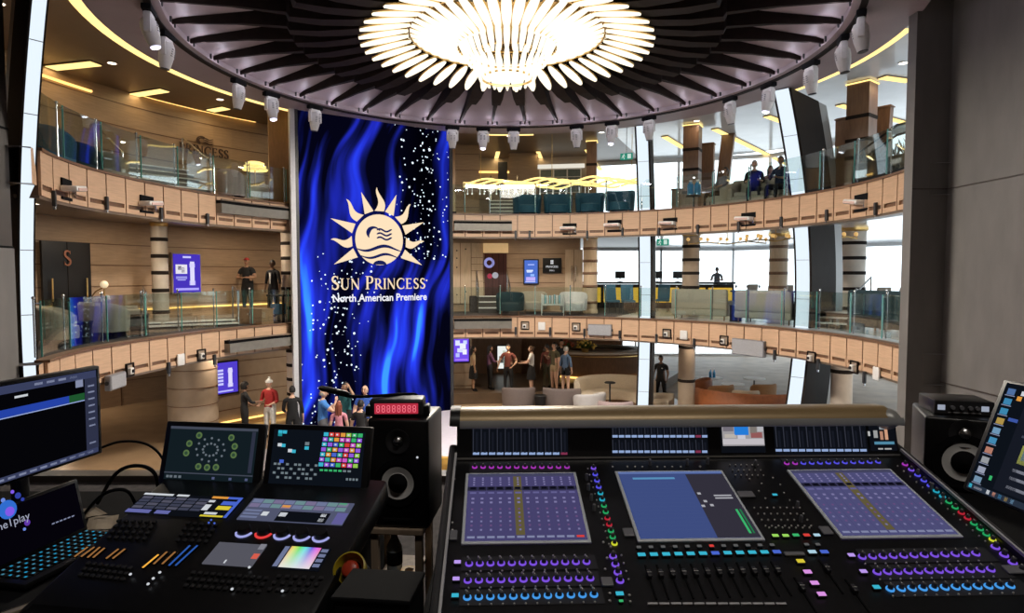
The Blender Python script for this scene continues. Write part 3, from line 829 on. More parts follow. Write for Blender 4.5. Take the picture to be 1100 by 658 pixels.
# before the big screen
person('person in bright blue shirt holding a hand to the face, before the big screen', gp(345, 16.2), -1.1, 1.80, shirt='blue', pants='grey', hair='grey', style='bald', build=1.2,
       armR=((.3, .6, -.5), (-.3, .3, 1)), armL=((-.2, .5, -.7), (.2, .6, .5)), head=(0, -.1))
person('person with long auburn hair and pink top seen from behind', gp(362, 15.7), .2, 1.56, shirt='pink', pants='denim', hair='auburn', style='long', female=True)
person('person in dark teal shirt with one arm raised to the head', gp(370, 17.3), 2.5, 1.78, shirt='teal', pants='black', skin='tan', armL=((-.8, .3, .2), (.5, .2, 1)), build=1.05)
person('bald person in royal blue polo facing the booth before the big screen', gp(391, 16.6), 3.0, 1.82, shirt='royal', pants='black', hair='grey', style='bald', build=1.25,
       armR=((.3, .1, -1), (-.1, .7, -.5)), armL=((-.3, .1, -1), (.1, .7, -.5)))
person('person in black with dark hair raising a hand, in front of the blue polo', gp(386, 15.4), -.2, 1.66, armR=((.9, .2, .15), (.45, .1, 1)), curl=.1)
# ahead on the raised floor
ZP = .40
person('person in black skirt and tan top by the purple screen', gp(508, 23.6, ZP), -1.4, 1.66, shirt='tan', pants='black', skirt='black', bare='skirt', style='long', skin='tan', female=True)
person('person in dark jacket and trousers turned toward the maroon shirt', gp(526, 23.9, ZP), -1.2, 1.66, shirt='plum', style='long', sleeve='long', female=True, armR=((.2, .4, -1), (0, 1, 0)), skin='tan')
person('person in maroon shirt and black trousers facing the booth with a white carrier bag', gp(546, 23.2, ZP), 2.9, 1.78, shirt='maroon', skin='tan', armR=((.5, .1, -.9), (.2, .3, -1)), build=1.05,
       armL=((-.5, 0, -1), (.4, .5, -.5)))
person('person in white blouse and black skirt turned left with forearms out', gp(571, 23.4, ZP), 1.35, 1.70, shirt='white', pants='black', hair='brown', style='bun', female=True, skirt='black', bare='skirt',
       armR=((.1, .4, -.9), (0, 1, -.05)), armL=((-.1, .4, -.9), (0, 1, -.1)))
person('person in maroon top among the group left of the bar', gp(588, 24.2, ZP), .4, 1.68, shirt='maroon', pants='olive', style='short', sleeve='long', skin='tan')
person('person in olive top and tan shorts left of the bar', gp(596, 23.6, ZP), 2.2, 1.80, shirt='olive', pants='tan', bare='shorts', armR=((.4, .2, -.8), (-.4, .6, .4)), build=1.1)
person('person in black with a pale camera strap near the bar', gp(603, 24.7, ZP), -2.6, 1.80, sleeve='long', skin='tan')
person('person in denim jacket and dark shorts at the bar end', gp(608, 23.0, ZP), -.7, 1.72, shirt='denim', pants='black', bare='shorts', sleeve='long', hair='grey', style='short', female=True)
rs = person('security staff person in black polo and trousers standing alone before the far light column', gp(711, 23.4), 2.7, 1.74, skin='brown', hair='dark', build=1.15, head=(.7, 0),
       armR=((.3, 0, -1), (-.1, .35, -1)), armL=((-.3, 0, -1), (.1, .35, -1)), legL=((-.12, .02, -1), (-.03, -.03, -1)), legR=((.12, .02, -1), (.03, -.03, -1)))
MB().box((-.07, .135, 1.30), (.05, .02, .03)).build('badge', CL['white'], rs)
# middle gallery
person('person in black polo and red cap holding a phone by the middle railing', gp(266, 20.0, L1 + .16), 3.0, 1.76, hair='redcap', style='cap', skin='tan', build=1.15,
       armR=((.4, .2, -.9), (-.8, .7, .05)), armL=((-.4, .2, -.9), (.8, .7, .05)))
tux = person('person in black tuxedo and white shirt front beside the banded column', gp(293.5, 19.0, L1 + .16), 2.8, 1.66, sleeve='long', skin='brown')
MB().prism([(-.05, .12, 1.38), (.05, .12, 1.38), (0.01, .135, 1.02), (-.01, .135, 1.02)], None, (0, .015, 0)).xf(Matrix.Scale(1.66 / 1.75, 4)).build('shirt_front', CL['white'], tux)
person('person in dark shirt reading a phone against the bright windows', gp(770, 30.5, L1), 2.6, 1.74, shirt='grey', pants='black', skin='brown', head=(0, -.45), armR=((.3, .2, -.9), (-.5, .9, .3)), armL=((-.3, .2, -.9), (.5, .9, .3)))
# upper gallery, seated
SITL, SITR = ((-.12, 1, .02), (-.05, .12, -1)), ((.12, 1, .02), (.05, .12, -1))
person('person lounging sideways in an upper gallery armchair in dark clothes', gp(772, 19.6, L2), 1.9, 1.72, seat=.44, shirt='grey', hair='dark', legL=SITL, legR=SITR, lean=(0, -.35), skin='tan', sleeve='long',
       armR=((.2, .6, -.7), (0, 1, -.3)), armL=((-.2, .6, -.7), (0, 1, -.3)))
person('grey-haired person in dark suit with lanyard seated at the upper railing', gp(808, 18.9, L2), 2.75, 1.76, seat=.46, hair='grey', legL=SITL, legR=SITR, sleeve='long', build=1.1,
       armR=((.2, .3, -.9), (-.3, .9, 0)), armL=((-.2, .3, -.9), (.3, .9, 0)))
person('dark-haired person in navy leaning in beside the grey-haired one', gp(835, 18.3, L2), 2.2, 1.76, seat=.46, shirt='navy', hair='dark', legL=SITL, legR=SITR, sleeve='long', lean=(-.15, .15),
       armR=((.2, .5, -.9), (-.3, .9, .1)), armL=((-.2, .3, -.9), (.3, .9, 0)), skin='tan')
person('person in plum top seated between the two dark suits', gp(825, 19.4, L2), 2.9, 1.62, seat=.46, shirt='plum', hair='brown', style='long', female=True, legL=SITL, legR=SITR)
# ================================================================== THE BIG SCREEN
A = at_y(321, 250, 17.75); B = at_y(482.5, 250, 20.45)
A.z = B.z = 0; su = (B - A); SWD = su.length; su.normalize()
ZB, ZT = .18, LC + .75
scr = empty('led_screen', 'towering blue LED screen with the golden sun emblem and lettering', 'screen', ((A + B) / 2).to_tuple(), atan2(su.y, su.x))
SH = ZT - ZB
def screen_material():
    m = bpy.data.materials.new('led_picture'); m.use_nodes = True; nt = m.node_tree; nt.nodes.clear(); N = nt.nodes.new; L = nt.links.new
    o = N('ShaderNodeOutputMaterial'); e = N('ShaderNodeEmission'); L(e.outputs[0], o.inputs[0])
    tc = N('ShaderNodeTexCoord')
    # bend the coordinates so the curtains of light lean and curl
    mp = N('ShaderNodeMapping'); mp.inputs['Rotation'].default_value = (0, R_(-9), 0); L(tc.outputs['Object'], mp.inputs[0])
    w1 = N('ShaderNodeTexNoise'); w1.inputs['Scale'].default_value = .28; w1.inputs['Detail'].default_value = 1; L(mp.outputs[0], w1.inputs['Vector'])
    vm = N('ShaderNodeVectorMath'); vm.operation = 'MULTIPLY_ADD'; vm.inputs[1].default_value = (2.2, 0, 0); L(w1.outputs['Color'], vm.inputs[0]); L(mp.outputs[0], vm.inputs[2])
    m2 = N('ShaderNodeMapping'); m2.inputs['Scale'].default_value = (.95, 1, .11); L(vm.outputs[0], m2.inputs[0])
    n1 = N('ShaderNodeTexNoise'); n1.inputs['Scale'].default_value = 1.7; n1.inputs['Detail'].default_value = 2.5; L(m2.outputs[0], n1.inputs['Vector'])
    r1 = N('ShaderNodeValToRGB'); cr = r1.color_ramp
    cr.elements[0].position = .43; cr.elements[0].color = (.001, .001, .006, 1)
    cr.elements[1].position = .72; cr.elements[1].color = (.04, .28, .95, 1)
    for p, c in ((.49, (.004, .006, .07, 1)), (.575, (.012, .02, .42, 1)), (.655, (.02, .05, .85, 1))):
        q = cr.elements.new(p); q.color = c
    L(n1.outputs['Fac'], r1.inputs[0])
    # dark lower left and upper right, where the sparks are
    sx = N('ShaderNodeSeparateXYZ'); L(tc.outputs['Object'], sx.inputs[0])
    def math(op, a, b=None, c=None):
        n = N('ShaderNodeMath'); n.operation = op
        for i, v in enumerate((a, b, c)):
            if v is None: continue
            if isinstance(v, (int, float)): n.inputs[i].default_value = v
            else: L(v, n.inputs[i])
        return n.outputs[0]
    x = math('DIVIDE', sx.outputs[0], SWD / 2); z = math('SUBTRACT', math('DIVIDE', sx.outputs[2], SH / 2), 1.0)
    # two drifting bands of sparks: one right of the emblem, one down the left side
    b1 = math('ABSOLUTE', math('SUBTRACT', math('MULTIPLY_ADD', z, -.18, x), .52))
    b2 = math('ABSOLUTE', math('SUBTRACT', math('MULTIPLY_ADD', z, -.35, x), -.42))
    up = math('GREATER_THAN', z, .02); dn = math('LESS_THAN', z, .05)
    d1 = math('MULTIPLY', math('SUBTRACT', 1.0, math('MULTIPLY', b1, 2.0)), up)
    d2 = math('MULTIPLY', math('SUBTRACT', 1.0, math('MULTIPLY', b2, 2.2)), dn)
    dens = math('MAXIMUM', math('MAXIMUM', d1, d2), 0.0)
    mv = N('ShaderNodeMapping'); mv.inputs['Scale'].default_value = (1, 0, 1); L(tc.outputs['Object'], mv.inputs[0])
    def sparks(scale, rad):
        v = N('ShaderNodeTexVoronoi'); v.inputs['Scale'].default_value = scale; L(mv.outputs[0], v.inputs['Vector'])
        wn_ = N('ShaderNodeTexWhiteNoise'); L(v.outputs['Color'], wn_.inputs['Vector'])
        return math('MULTIPLY', math('LESS_THAN', v.outputs['Distance'], rad), math('LESS_THAN', wn_.outputs['Value'], math('MULTIPLY', dens, .8)))
    sp = math('MAXIMUM', sparks(5.2, .19), sparks(8.5, .20))
    sp = math('MAXIMUM', sp, sparks(3.4, .11))
    mx = N('ShaderNodeMix'); mx.data_type = 'RGBA'; L(sp, mx.inputs[0]); L(r1.outputs[0], mx.inputs[6]); mx.inputs[7].default_value = (.75, .88, 1, 1)
    # darken the band behind the right-hand sparks
    dk = math('SUBTRACT', 1.0, math('MULTIPLY', math('MINIMUM', math('MAXIMUM', d1, 0.0), .9), .85))
    dk = math('MAXIMUM', dk, sp)
    mm = N('ShaderNodeMix'); mm.data_type = 'RGBA'; mm.blend_type = 'MULTIPLY'; mm.inputs[0].default_value = 1
    L(mx.outputs[2], mm.inputs[6]); L(dk, mm.inputs[7])
    L(mm.outputs[2], e.inputs[0]); e.inputs[1].default_value = 1.25
    return m
pic = MB().box((0, 0, SH / 2), (SWD, .03, SH)).build('display', screen_material(), scr); pic.location = (0, 0, ZB)
fr = MB()
for sx in (-1, 1): fr.box((sx * (SWD / 2 + .05), .02, ZB + SH / 2), (.10, .18, SH + .1))
fr.box((0, .02, ZT + .03), (SWD + .2, .18, .08)); fr.box((0, .02, ZB - .05), (SWD + .2, .18, .12)); fr.box((0, .10, ZB + SH / 2), (SWD, .10, SH))
fr.build('frame', M['dkgrey'], scr)
MB().box((-SWD / 2 - .16, -.02, ZB + SH / 2), (.13, .16, SH)).build('side_channel', M['ltgrey'], scr)
GOLD = glow('emblem_gold', (1.0, .78, .52), 1.0); GWHT = glow('emblem_white', (.95, .95, 1), 1.0); DEEP = glow('emblem_blue', (.01, .015, .10), 1.0)
SP = Plane(Vector(scr.location) + Vector((0, 0, ZB)), su, (0, 0, 1))
def spx(px, py): return Vector(SP.uv(px, py)) 
ec = spx(407.5, 257.5); er = (spx(433, 258) - ec).length * .98
def flat(poly, y, t=.004):                # a thin raised shape on the screen face, poly in (x, z)
    return [Vector((p[0], y, p[1] + ZB)) for p in poly]
emb = MB()
def disc_poly(r, n=48): return [(ec.x + r * cos(2 * pi * i / n), ec.y + r * sin(2 * pi * i / n)) for i in range(n)]
emb.prism(flat(disc_poly(er), -.018), None, (0, -.004, 0))
o = emb.build('sun_disc', GOLD, scr)
# eleven flame rays, straight ones between curled ones, from lower left over the top to lower right
for i, a in enumerate((208, 184, 159, 134, 112, 90, 68, 45, 22, -3, -28)):
    ax = Vector((cos(R_(a)), sin(R_(a)))); tx = Vector((-ax.y, ax.x)); q = []
    wv = .10 * er * (1 if a > 90 else -1) * (0 if i in (0, 2, 4, 6, 8, 10) else 1)
    L_ = []; Rr_ = []
    ln = (.95, .82, .95, .88, .82, .92, .82, .88, .95, .82, .95)[i]
    for j in range(9):
        k = j / 8; c = ec + ax * er * (1.13 + ln * k) + tx * wv * sin(k * pi * 1.6)
        hw = er * .19 * (1 - k) ** (1.0 if i % 2 == 0 else .85) + .004
        L_.append(c + tx * hw); Rr_.append(c - tx * hw)
    mb = MB()
    for j in range(8): mb.prism(flat([L_[j], L_[j + 1], Rr_[j + 1], Rr_[j]], -.018), None, (0, -.004, 0))
    mb.build('sun_ray', GOLD, scr)
def wave(name, y0, amp, x0, x1, th, ph):
    mb = MB(); n = 18
    P = []
    for j in range(n + 1):
        k = j / n; x = x0 + (x1 - x0) * k; z = y0 + amp * sin(2 * pi * k * 1.15 + ph); w = th * (.25 + .75 * sin(pi * min(1, max(0, k))))
        P.append((ec.x + x * er, ec.y + (z + w) * er, ec.y + (z - w) * er))
    for (xa, ta, ba), (xb, tb, bb) in zip(P, P[1:]): mb.prism(flat([(xa, ta), (xb, tb), (xb, bb), (xa, ba)], -.023), None, (0, -.003, 0))
    return mb.build(name, DEEP, scr)
wave('wave', -.34, .10, -.97, .90, .065, 3.3); wave('wave', -.64, .08, -.80, .78, .055, 3.0)
mb = MB(); arc = [(ec.x + er * .28 * cos(R_(a)), ec.y + er * (-.98 + .17 * sin(R_(a)))) for a in range(0, 181, 15)]
mb.prism(flat(arc, -.023), None, (0, -.003, 0)); mb.build('wave', DEEP, scr)
# the swept locks of hair inside the disc
def ribbon(pts, ws, name):
    pl, n = _rib(pts, ws); mb = MB()
    for i in range(n - 1): mb.prism(flat([(ec.x + p.x * er, ec.y + p.y * er) for p in (pl[i], pl[i + 1], pl[2 * n - 2 - i], pl[2 * n - 1 - i])], -.023), None, (0, -.003, 0))
    mb.build(name, DEEP, scr)
ribbon(_arc(-.22, .22, .26, .26, 215, 60, 12) + [(.02, .36)], [.02, .06, .11, .15, .17, .17, .16, .14, .12, .10, .08, .07, .05, .04], 'hair_curl')
for z in (.38, .22, .06):
    ribbon([(-.12 + .65 * k / 10, z + .05 * sin(k * .75)) for k in range(11)], [.03] + [.07] * 9 + [.02], 'hair_lock')
def screen_text(polys, x0, z0, m, name, k=1.0):
    mb = MB()
    for q in polys: mb.prism(flat([(x0 + x * k, z0 + z * k) for x, z in q], -.018), None, (0, -.004, 0))
    mb.build(name, m, scr)
a, b = spx(355.5, 311), spx(459, 310)
pl, wd = lettering('^SUN ^PRINCESS', 1.0, .10)
k = (b.x - a.x) * .985 / wd
screen_text(pl, a.x, a.y, GOLD, 'ship_name', k)
dot = MB(); dc = spx(458, 301); dot.prism(flat([(dc.x + .03 * cos(i), dc.y + .03 * sin(i)) for i in range(6)], -.018), None, (0, -.004, 0)); dot.build('registered_mark', GOLD, scr)
tm = text_mesh('North American Premiere', 1.0, bold=.022); xs = [v.x for v in tm.v]; wd = max(xs) - min(xs)
a, b = spx(357, 321.5), spx(458, 320); k = (b.x - a.x) / wd
mid = (a + b) / 2
tm2 = MB().add([Vector(((v.x) * k + mid.x, -.020, (v.y * k * 1.08) + mid.y + ZB + .03)) for v in tm.v], tm.f)
tm2.build('premiere_line', GWHT, scr)
light('screen_spill', 'AREA', SP.o + Vector((0, 0, 4)) - SP.n * -.4, 40, (.25, .4, 1), 4.4, 8, (pi / 2, 0, atan2(su.y, su.x)))

# round stage with a gold edge before the screen
st = empty('stage', 'round white stage with a gold front edge before the big screen', 'stage', (-1.05, 17.3, 0))
MB().lathe([(0, .50), (2.60, .50), (2.63, .48)], 72).build('stage_top', mat('stage_white', (.62, .58, .66), .3, noise=.05), st, 30)
MB().lathe([(2.63, .48), (2.66, .44), (2.66, .30), (2.60, .28), (2.60, 0)], 72).build('gold_edge', mat('gold_edge', (.75, .45, .10), .35, .4, noise=.1), st, 30)
# raised timber floor ahead and the step along it
MB().arc(9.9, 14.5, R_(-12), R_(7.5), 0, ZP).arc(12.2, 17, R_(5), R_(27), 0, ZP - .002).build('floor_raised_ahead', mat('dark_timber_floor', (.10, .065, .04), .4, noise=.2, nscale=3), kind='structure')
MB().arc(9.7, 10.99, R_(-70), R_(-20), L1, L1 + .16).build('floor_plinth_middle', M['tan'], kind='structure')
MB().lathe([(0, .012), (7.6, .012)], 96, (CX, CY, 0)).build('floor_marble', mat('pale_marble', (.36, .34, .36), .15, noise=.15, nscale=1.5), kind='structure')

# ================================================================== BANDED COLUMNS, SCREENS AND SIGNS OF THE GALLERIES
def banded(lab, x, y, z0, z1, r, m='stone', bands=(.14, .35, .52, .68, .84), bm='coldk', cap=1, bh=.05):
    t = empty('banded_column', lab, 'column', (x, y, z0)); h = z1 - z0
    MB().lathe([(r, 0), (r, h), (r * 1.0, h)], 28).build('shaft', M[m], t, 50)
    for b in bands:
        MB().lathe([(r + .004, h * b - bh), (r + .014, h * b - bh * .8), (r + .014, h * b + bh * .8), (r + .004, h * b + bh)], 28).build('band', M[bm], t, 50)
    MB().lathe([(r * 1.1, 0), (r * 1.1, .12), (r, .16)], 28).build('base', M[m], t, 40)
    if cap: MB().lathe([(r, h - .10), (r * 1.15, h - .06), (r * 1.15, h)], 28).build('capital', M['brass'], t, 40)
    return t
def at_col(px, r):
    p = at_r(px, 295, r); return p.x, p.y
banded('pale banded column left of the portrait purple screen on the middle gallery', *at_col(172, 10.2), L1, L2 - .55, .20)
banded('beige banded column behind the tuxedo on the middle gallery', *at_col(312.5, 9.1), L1, L2 - .55, .28)
banded('grey banded column on the ground level behind the dark suit', *at_col(317, 9.6), 0, L1 - .55, .30)
banded('oak banded column at the left end of the gridded windows, middle gallery', *at_col(634, 10.3), L1, L2 - .55, .26, 'woodlt', bm='wooddk')
banded('dark banded column before the bright middle windows', *at_col(742, 10.2), L1, L2 - .55, .28, 'tan')
banded('wide banded column behind the teal sofa', 10.3, 19.2, L1, L2 - .55, .36, 'stone')
banded('oak banded column at the right end of the bright middle windows', *at_col(836, 12.5), L1, L2 - .55, .30, 'woodlt', bm='wooddk')
banded('dark banded column on the ground level right of the security staff', *at_col(739, 9.6), 0, L1 - .55, .27, 'tan', bands=(.45, .85))
banded('beige banded column on the ground level under the right balcony', *at_col(907, 9.3), 0, L1 - .55, .26, 'stone', bands=(.4, .8))
banded('tan rounded pier ending the curved ground level wall at left', *at_col(204, 10.3), 0, L1 - .55, .66, 'tan', bands=(.2, .38, .56, .74, .92), bm='wooddk', cap=0, bh=.012)
def square_column(lab, p, z0, z1, w, d, rz, m, lean=0, bands=()):
    t = empty('timber_column', lab, 'column', (p[0], p[1], z0), rz); h = z1 - z0
    mb = MB(); mb.box((0, 0, h / 2), (w, d, h))
    for v in mb.v: v.x += lean * v.z
    mb.build('shaft', M[m], t)
    for b in bands: MB().box((lean * h * b, 0, h * b), (w + .02, d + .02, .09)).build('band', M['coldk'], t)
    MB().box((0, 0, .06), (w + .06, d + .06, .12)).build('base', M['coldk'], t)
    MB().box((lean * h, 0, h - .04), (w + .05, d + .05, .03)).build('cove_cap', M['covey'] if bands else M[m], t)
square_column('amber timber column just left of the big screen, upper gallery', at_col(303, 8.6), L2, LH, .62, .5, .4, 'orange')
square_column('amber timber column just left of the big screen, middle gallery', at_col(321, 8.4), L1, L2 - .55, .3, .4, .4, 'orange')
square_column('narrow amber timber column right of the big screen, upper gallery', at_col(486, 7.95), L2, LH, .22, .3, .1, 'orange')
square_column('round-banded walnut column left of the tilted board, upper gallery', at_col(742, 9.8), L2, LH, .50, .5, -.5, 'wooddk', 0, (.25, .5, .72))
square_column('wide walnut board column behind the banded one, upper gallery', at_col(758, 11.5), L2, LH - .3, .46, .25, -.5, 'wooddk')
square_column('tilted walnut board column right of the banded one, upper gallery', at_col(771, 11.8), L2, LH, .42, .25, -.5, 'wooddk', .10)
square_column('walnut column with dark bands by the grey wall, upper gallery', at_col(921, 9.6), L2, LH, .55, .5, -.9, 'wooddk', 0, (.35, .5, .7))
square_column('low walnut board left of the banded walnut column by the grey wall', at_col(905, 10.2), L2, LH - .6, .5, .2, -.9, 'wooddk')
square_column('walnut board leaning right of the banded column by the grey wall', at_col(938, 10.4), L2, LH - .5, .5, .2, -.9, 'wooddk', .04)
square_column('round oak pier right of the dark door, upper gallery', at_col(562, 12.8), L2, LH, 1.15, .6, 0, 'wood', 0)
square_column('walnut column right of the gridded windows, upper gallery', at_col(635, 10.6), L2, LH, .36, .36, -.2, 'wooddk', 0, (.3, .7))
def face_frame(p):                   # a frame on a curved wall at p facing the atrium: x along the wall, y out of it, z up
    th = ang(p); f = Vector((-sin(th), -cos(th), 0)); x = Vector((cos(th), -sin(th), 0))
    return Matrix(((x.x, -f.x, 0, p.x), (x.y, -f.y, 0, p.y), (0, 0, 1, p.z), (0, 0, 0, 1)))   # local -y looks into the atrium
def wall_screen(name, lab, px0, py0, px1, py1, r, tint, hgt, pieces, frame='dkgrey'):
    c = at_r((px0 + px1) / 2, (py0 + py1) / 2, r); 
    w = (at_r(px1, py0, r) - at_r(px0, py0, r)); w = Vector((w.x, w.y)).length
    h = abs(at_r((px0 + px1) / 2, py0, r).z - at_r((px0 + px1) / 2, py1, r).z)
    c = at_r((px0 + px1) / 2, (py0 + py1) / 2, sqrt(r * r - (w / 2 + .06) ** 2) - .03)
    t = empty(name, lab, 'screen', mtx=face_frame(c))
    MB().rbox((0, .02, 0), (w + .10, .08, h + .10), .02).build('frame', M[frame], t)
    MB().box((0, -.024, 0), (w, .006, h)).build('display', glow('disp_%s_%d' % (name, px0), tint, 1.0), t)
    for (x, z, pw, ph, col, s) in pieces:
        MB().box((x * w / 2, -.029, z * h / 2), (pw * w, .003, ph * h)).build('picture_patch', glow('patch_%.2f_%.2f_%.2f' % col, col, s), t)
    return t
PUR = (.065, .035, .50)
bottle = [(.38, .0, .16, .62, (.75, .72, 1), 1), (.38, .42, .20, .10, (.55, .5, 1), 1), (.38, -.5, .22, .12, (.5, .45, 1), 1)]
wall_screen('art_screen', 'portrait purple screen with a white bottle picture on the middle gallery wall', 186, 273, 215, 314, WR - .04, PUR, 0,
            bottle + [(0, .85, .3, .05, (.6, .6, 1), 1), (-.42, .22, .42, .24, (.80, .78, .85), 1), (-.55, .28, .12, .10, (.05, .03, .1), 1), (-.3, .18, .12, .14, (.05, .03, .1), 1),
                      (-.42, -.18, .4, .02, (.5, .5, 1), 1), (-.42, -.26, .4, .02, (.5, .5, 1), 1), (-.42, -.34, .3, .02, (.5, .5, 1), 1), (0, -.82, .85, .06, (.45, .4, 1), 1)], 'tan')
wall_screen('art_screen', 'purple screen with a white bottle picture on the ground level wall at left', 229, 389, 255, 422, WR - .04, (.085, .05, .60), 0,
            bottle + [(-.5, .5 - .22 * i, .3, .07, (.6, .6, 1), 1) for i in range(5)] + [(-.1, -.85, .7, .05, (.5, .5, 1), 1)], 'black')
wall_screen('info_screen', 'blue portrait screen with white lines right of the big screen, middle gallery', 563.5, 279.5, 577.5, 304, WR - .04, (.08, .17, .62), 0,
            [(-.2, .1, .5, .07, (.7, .8, 1), 1), (-.25, -.02, .4, .05, (.6, .7, 1), 1), (0, .62, .5, .05, (.4, .5, 1), 1), (-.05, -.62, .7, .16, (.55, .45, 1), 1), (.2, -.3, .3, .10, (.3, .5, 1), 1), (-.1, -.86, .75, .04, (.7, .7, 1), 1)])
wall_screen('poster_screen', 'purple and white poster screen at the foot of the big screen, ground level', 487.5, 360.5, 503.5, 388, WR - .01, (.18, .08, .85), 0,
            [(-.5, .45, .3, .2, (.75, .8, 1), 1), (.2, .2, .4, .22, (.85, .88, 1), 1), (.5, .5, .25, .14, (.6, .7, 1), 1), (-.15, -.12, .4, .16, (.7, .75, 1), 1), (.45, -.25, .28, .2, (.9, .9, 1), 1), (-.5, -.5, .25, .15, (.5, .55, 1), 1), (0, -.85, .85, .06, (.4, .2, .9), 1)], 'black')
wall_screen('poster_screen', 'bright white poster screen behind the maroon shirt', 534.5, 371.5, 545.5, 395.5, 14.45, (.85, .88, .84), 0,
            [(-.2, -.2, .5, .3, (.08, .10, .10), 1), (.3, .3, .3, .3, (.55, .62, .5), 1), (.4, -.5, .3, .2, (.3, .35, .3), 1)], 'black')
# emblem and serif lettering in brown on the upper wall
c = at_r(220, 156, WR - .07); sg = empty('wall_sign', 'brown serif lettering under a small emblem on the upper left wall', 'sign', mtx=face_frame(c))
pl, wd = lettering('PRINCESS', 1.0, .10); a = at_r(193.5, 160, WR); b = at_r(247, 160, WR); k = Vector((b.x - a.x, b.y - a.y)).length / wd
SB = mat('sign_bronze', (.055, .028, .018), .4, noise=.15)
mb = MB()
for q in pl: mb.prism([Vector((x * k - wd * k / 2, -.03, z * k - .30)) for x, z in q], None, (0, .03, 0))
mb.build('lettering', SB, sg)
em = MB()
for rr in (.15, .10):
    pl2, n = _rib(_arc(-.10, .12, rr, rr * .8, 250, 40, 12), [.01] + [.035] * 11 + [.01])
    for i in range(n - 1): em.prism([Vector((q.x, -.03, q.y)) for q in (pl2[i], pl2[i + 1], pl2[2 * n - 2 - i], pl2[2 * n - 1 - i])], None, (0, .03, 0))
em.build('emblem_curl', SB, sg)
for dz in (.07, .13, .19):
    em = MB(); pts = [(-.05 + .32 * i / 10, dz + .018 * sin(i * .8)) for i in range(11)]; pl2, n = _rib(pts, [.01] + [.028] * 9 + [.01])
    for i in range(n - 1): em.prism([Vector((q.x, -.03, q.y)) for q in (pl2[i], pl2[i + 1], pl2[2 * n - 2 - i], pl2[2 * n - 1 - i])], None, (0, .03, 0))
    em.build('emblem_wave', SB, sg)
# black door with a copper letter S
c = at_r(72, 300, WR - .14); c.z = L1; dr = empty('entrance_door', 'tall black double door with a copper letter S, far left of the middle gallery', 'door', mtx=face_frame(c))
a = at_r(46, 300, WR); b = at_r(98, 300, WR); w = Vector((b.x - a.x, b.y - a.y)).length; h = at_r(72, 260, WR).z - L1
MB().box((0, .0, h / 2), (w, .06, h)).build('door_leaf', M['black'], dr)
MB().box((0, -.035, h / 2), (.012, .01, h)).build('door_gap', M['coldk'], dr)
for sx in (-1, 1): MB().tube([(sx * w * .36, -.09, h * .35), (sx * w * .36, -.09, h * .6)], .02, 8).build('pull_handle', M['brass'], dr)
pl, wd = lettering('S', .36); mb = MB()
for q in pl: mb.prism([Vector((x - wd / 2, -.05, z + h * .74)) for x, z in q], None, (0, .02, 0))
mb.build('letter', mat('copper_letter', (.50, .20, .12), .35, .5, noise=.1), dr)
# dark doorway, black sign and pale doors right of the big screen
def wall_panel(name, lab, cat, x0, y0, x1, y1, r, m, t=.05):
    c = at_r((x0 + x1) / 2, (y0 + y1) / 2, r); w = Vector((at_r(x1, y0, r) - at_r(x0, y0, r)).to_2d()).length
    h = abs(at_r((x0 + x1) / 2, y0, r).z - at_r((x0 + x1) / 2, y1, r).z)
    c2 = at_r((x0 + x1) / 2, (y0 + y1) / 2, sqrt(r * r - (w / 2) ** 2) - .01); c2.z = c.z
    e = empty(name, lab, cat, mtx=face_frame(c2)); MB().rbox((0, 0, 0), (w, t, h), .01).build('panel', m, e); return e, w, h
e, w, h = wall_panel('wall_sign', 'black restaurant sign with a small white square and two lines, middle gallery', 'sign', 583, 277, 603, 293, WR - .04, M['black'])
wt = glow('sign_white', (.8, .82, .85), .9)
for (x, z, s1, s2) in ((-.03, .17, .04, .07), (.03, .17, .04, .07), (-.03, .09, .04, .07), (.03, .09, .04, .07)): MB().box((x, -.03, z), (s1, .008, s2)).build('emblem_square', wt, e)
for nm_, sz, z in (('PRINCESS', .11, -.05), ('GRILL', .08, -.19)):
    tm = text_mesh(nm_, sz); MB().add([Vector((v.x, -.032, v.y + z)) for v in tm.v], tm.f).build('sign_line', wt, e)
e, w, h = wall_panel('doorway', 'dark red doorway with a round artwork up the steps, right of the big screen', 'doorway', 520.5, 272, 544.5, 318, WR - .03, mat('deep_red_door', (.065, .018, .014), .4, noise=.2, nscale=3, stretch=(8, 8, 1)))
for x in (-.12, .12, .3): MB().box((x, -.03, 0), (.012, .01, h)).build('leaf_joint', M['blackm'], e)
MB().lathe([(.10, -.03), (.20, -.03), (.20, 0), (.10, 0), (.10, -.03)], 24).xf(Matrix.Translation((-w / 2 + .18, -.03, h * .28)) @ Matrix.Rotation(pi / 2, 4, 'X')).build('round_artwork', glow('art_ring', (.35, .35, .75), .8), e)
MB().cyl((-.02, -.03, -.02), (-.02, -.06, -.02), .12, n=18).build('white_motif', glow('art_pale', (.55, .55, .6), .7), e)
MB().cyl((-w / 2 + .2, -.03, -.05), (-w / 2 + .2, -.05, -.05), .10, n=18).build('red_motif', glow('art_red', (.5, .06, .10), .7), e)
MB().box((0, -.06, h / 2 + .20), (w + .1, .16, .36)).build('painted_glow_lintel', mat('painted_glow_lintel', (.6, .42, .24), .5, emit=(1, .66, .3), es=.35, noise=.05), e)  # niche light put into the lintel as emission, no lamp here
e, w, h = wall_panel('panelled_wall_unit', 'pale panelled wall bay left of the dark red doorway', 'wall panel', 485, 261, 519, 326, WR - .03, M['woodlt'])
for x in (-w * .22, w * .12): MB().box((x, -.03, 0), (.02, .012, h)).build('joint', M['wooddk'], e)
for z in (.1, .35, .6, -.3): MB().box((w * .3, -.03, z), (w * .38, .012, .015)).build('joint', M['wooddk'], e)
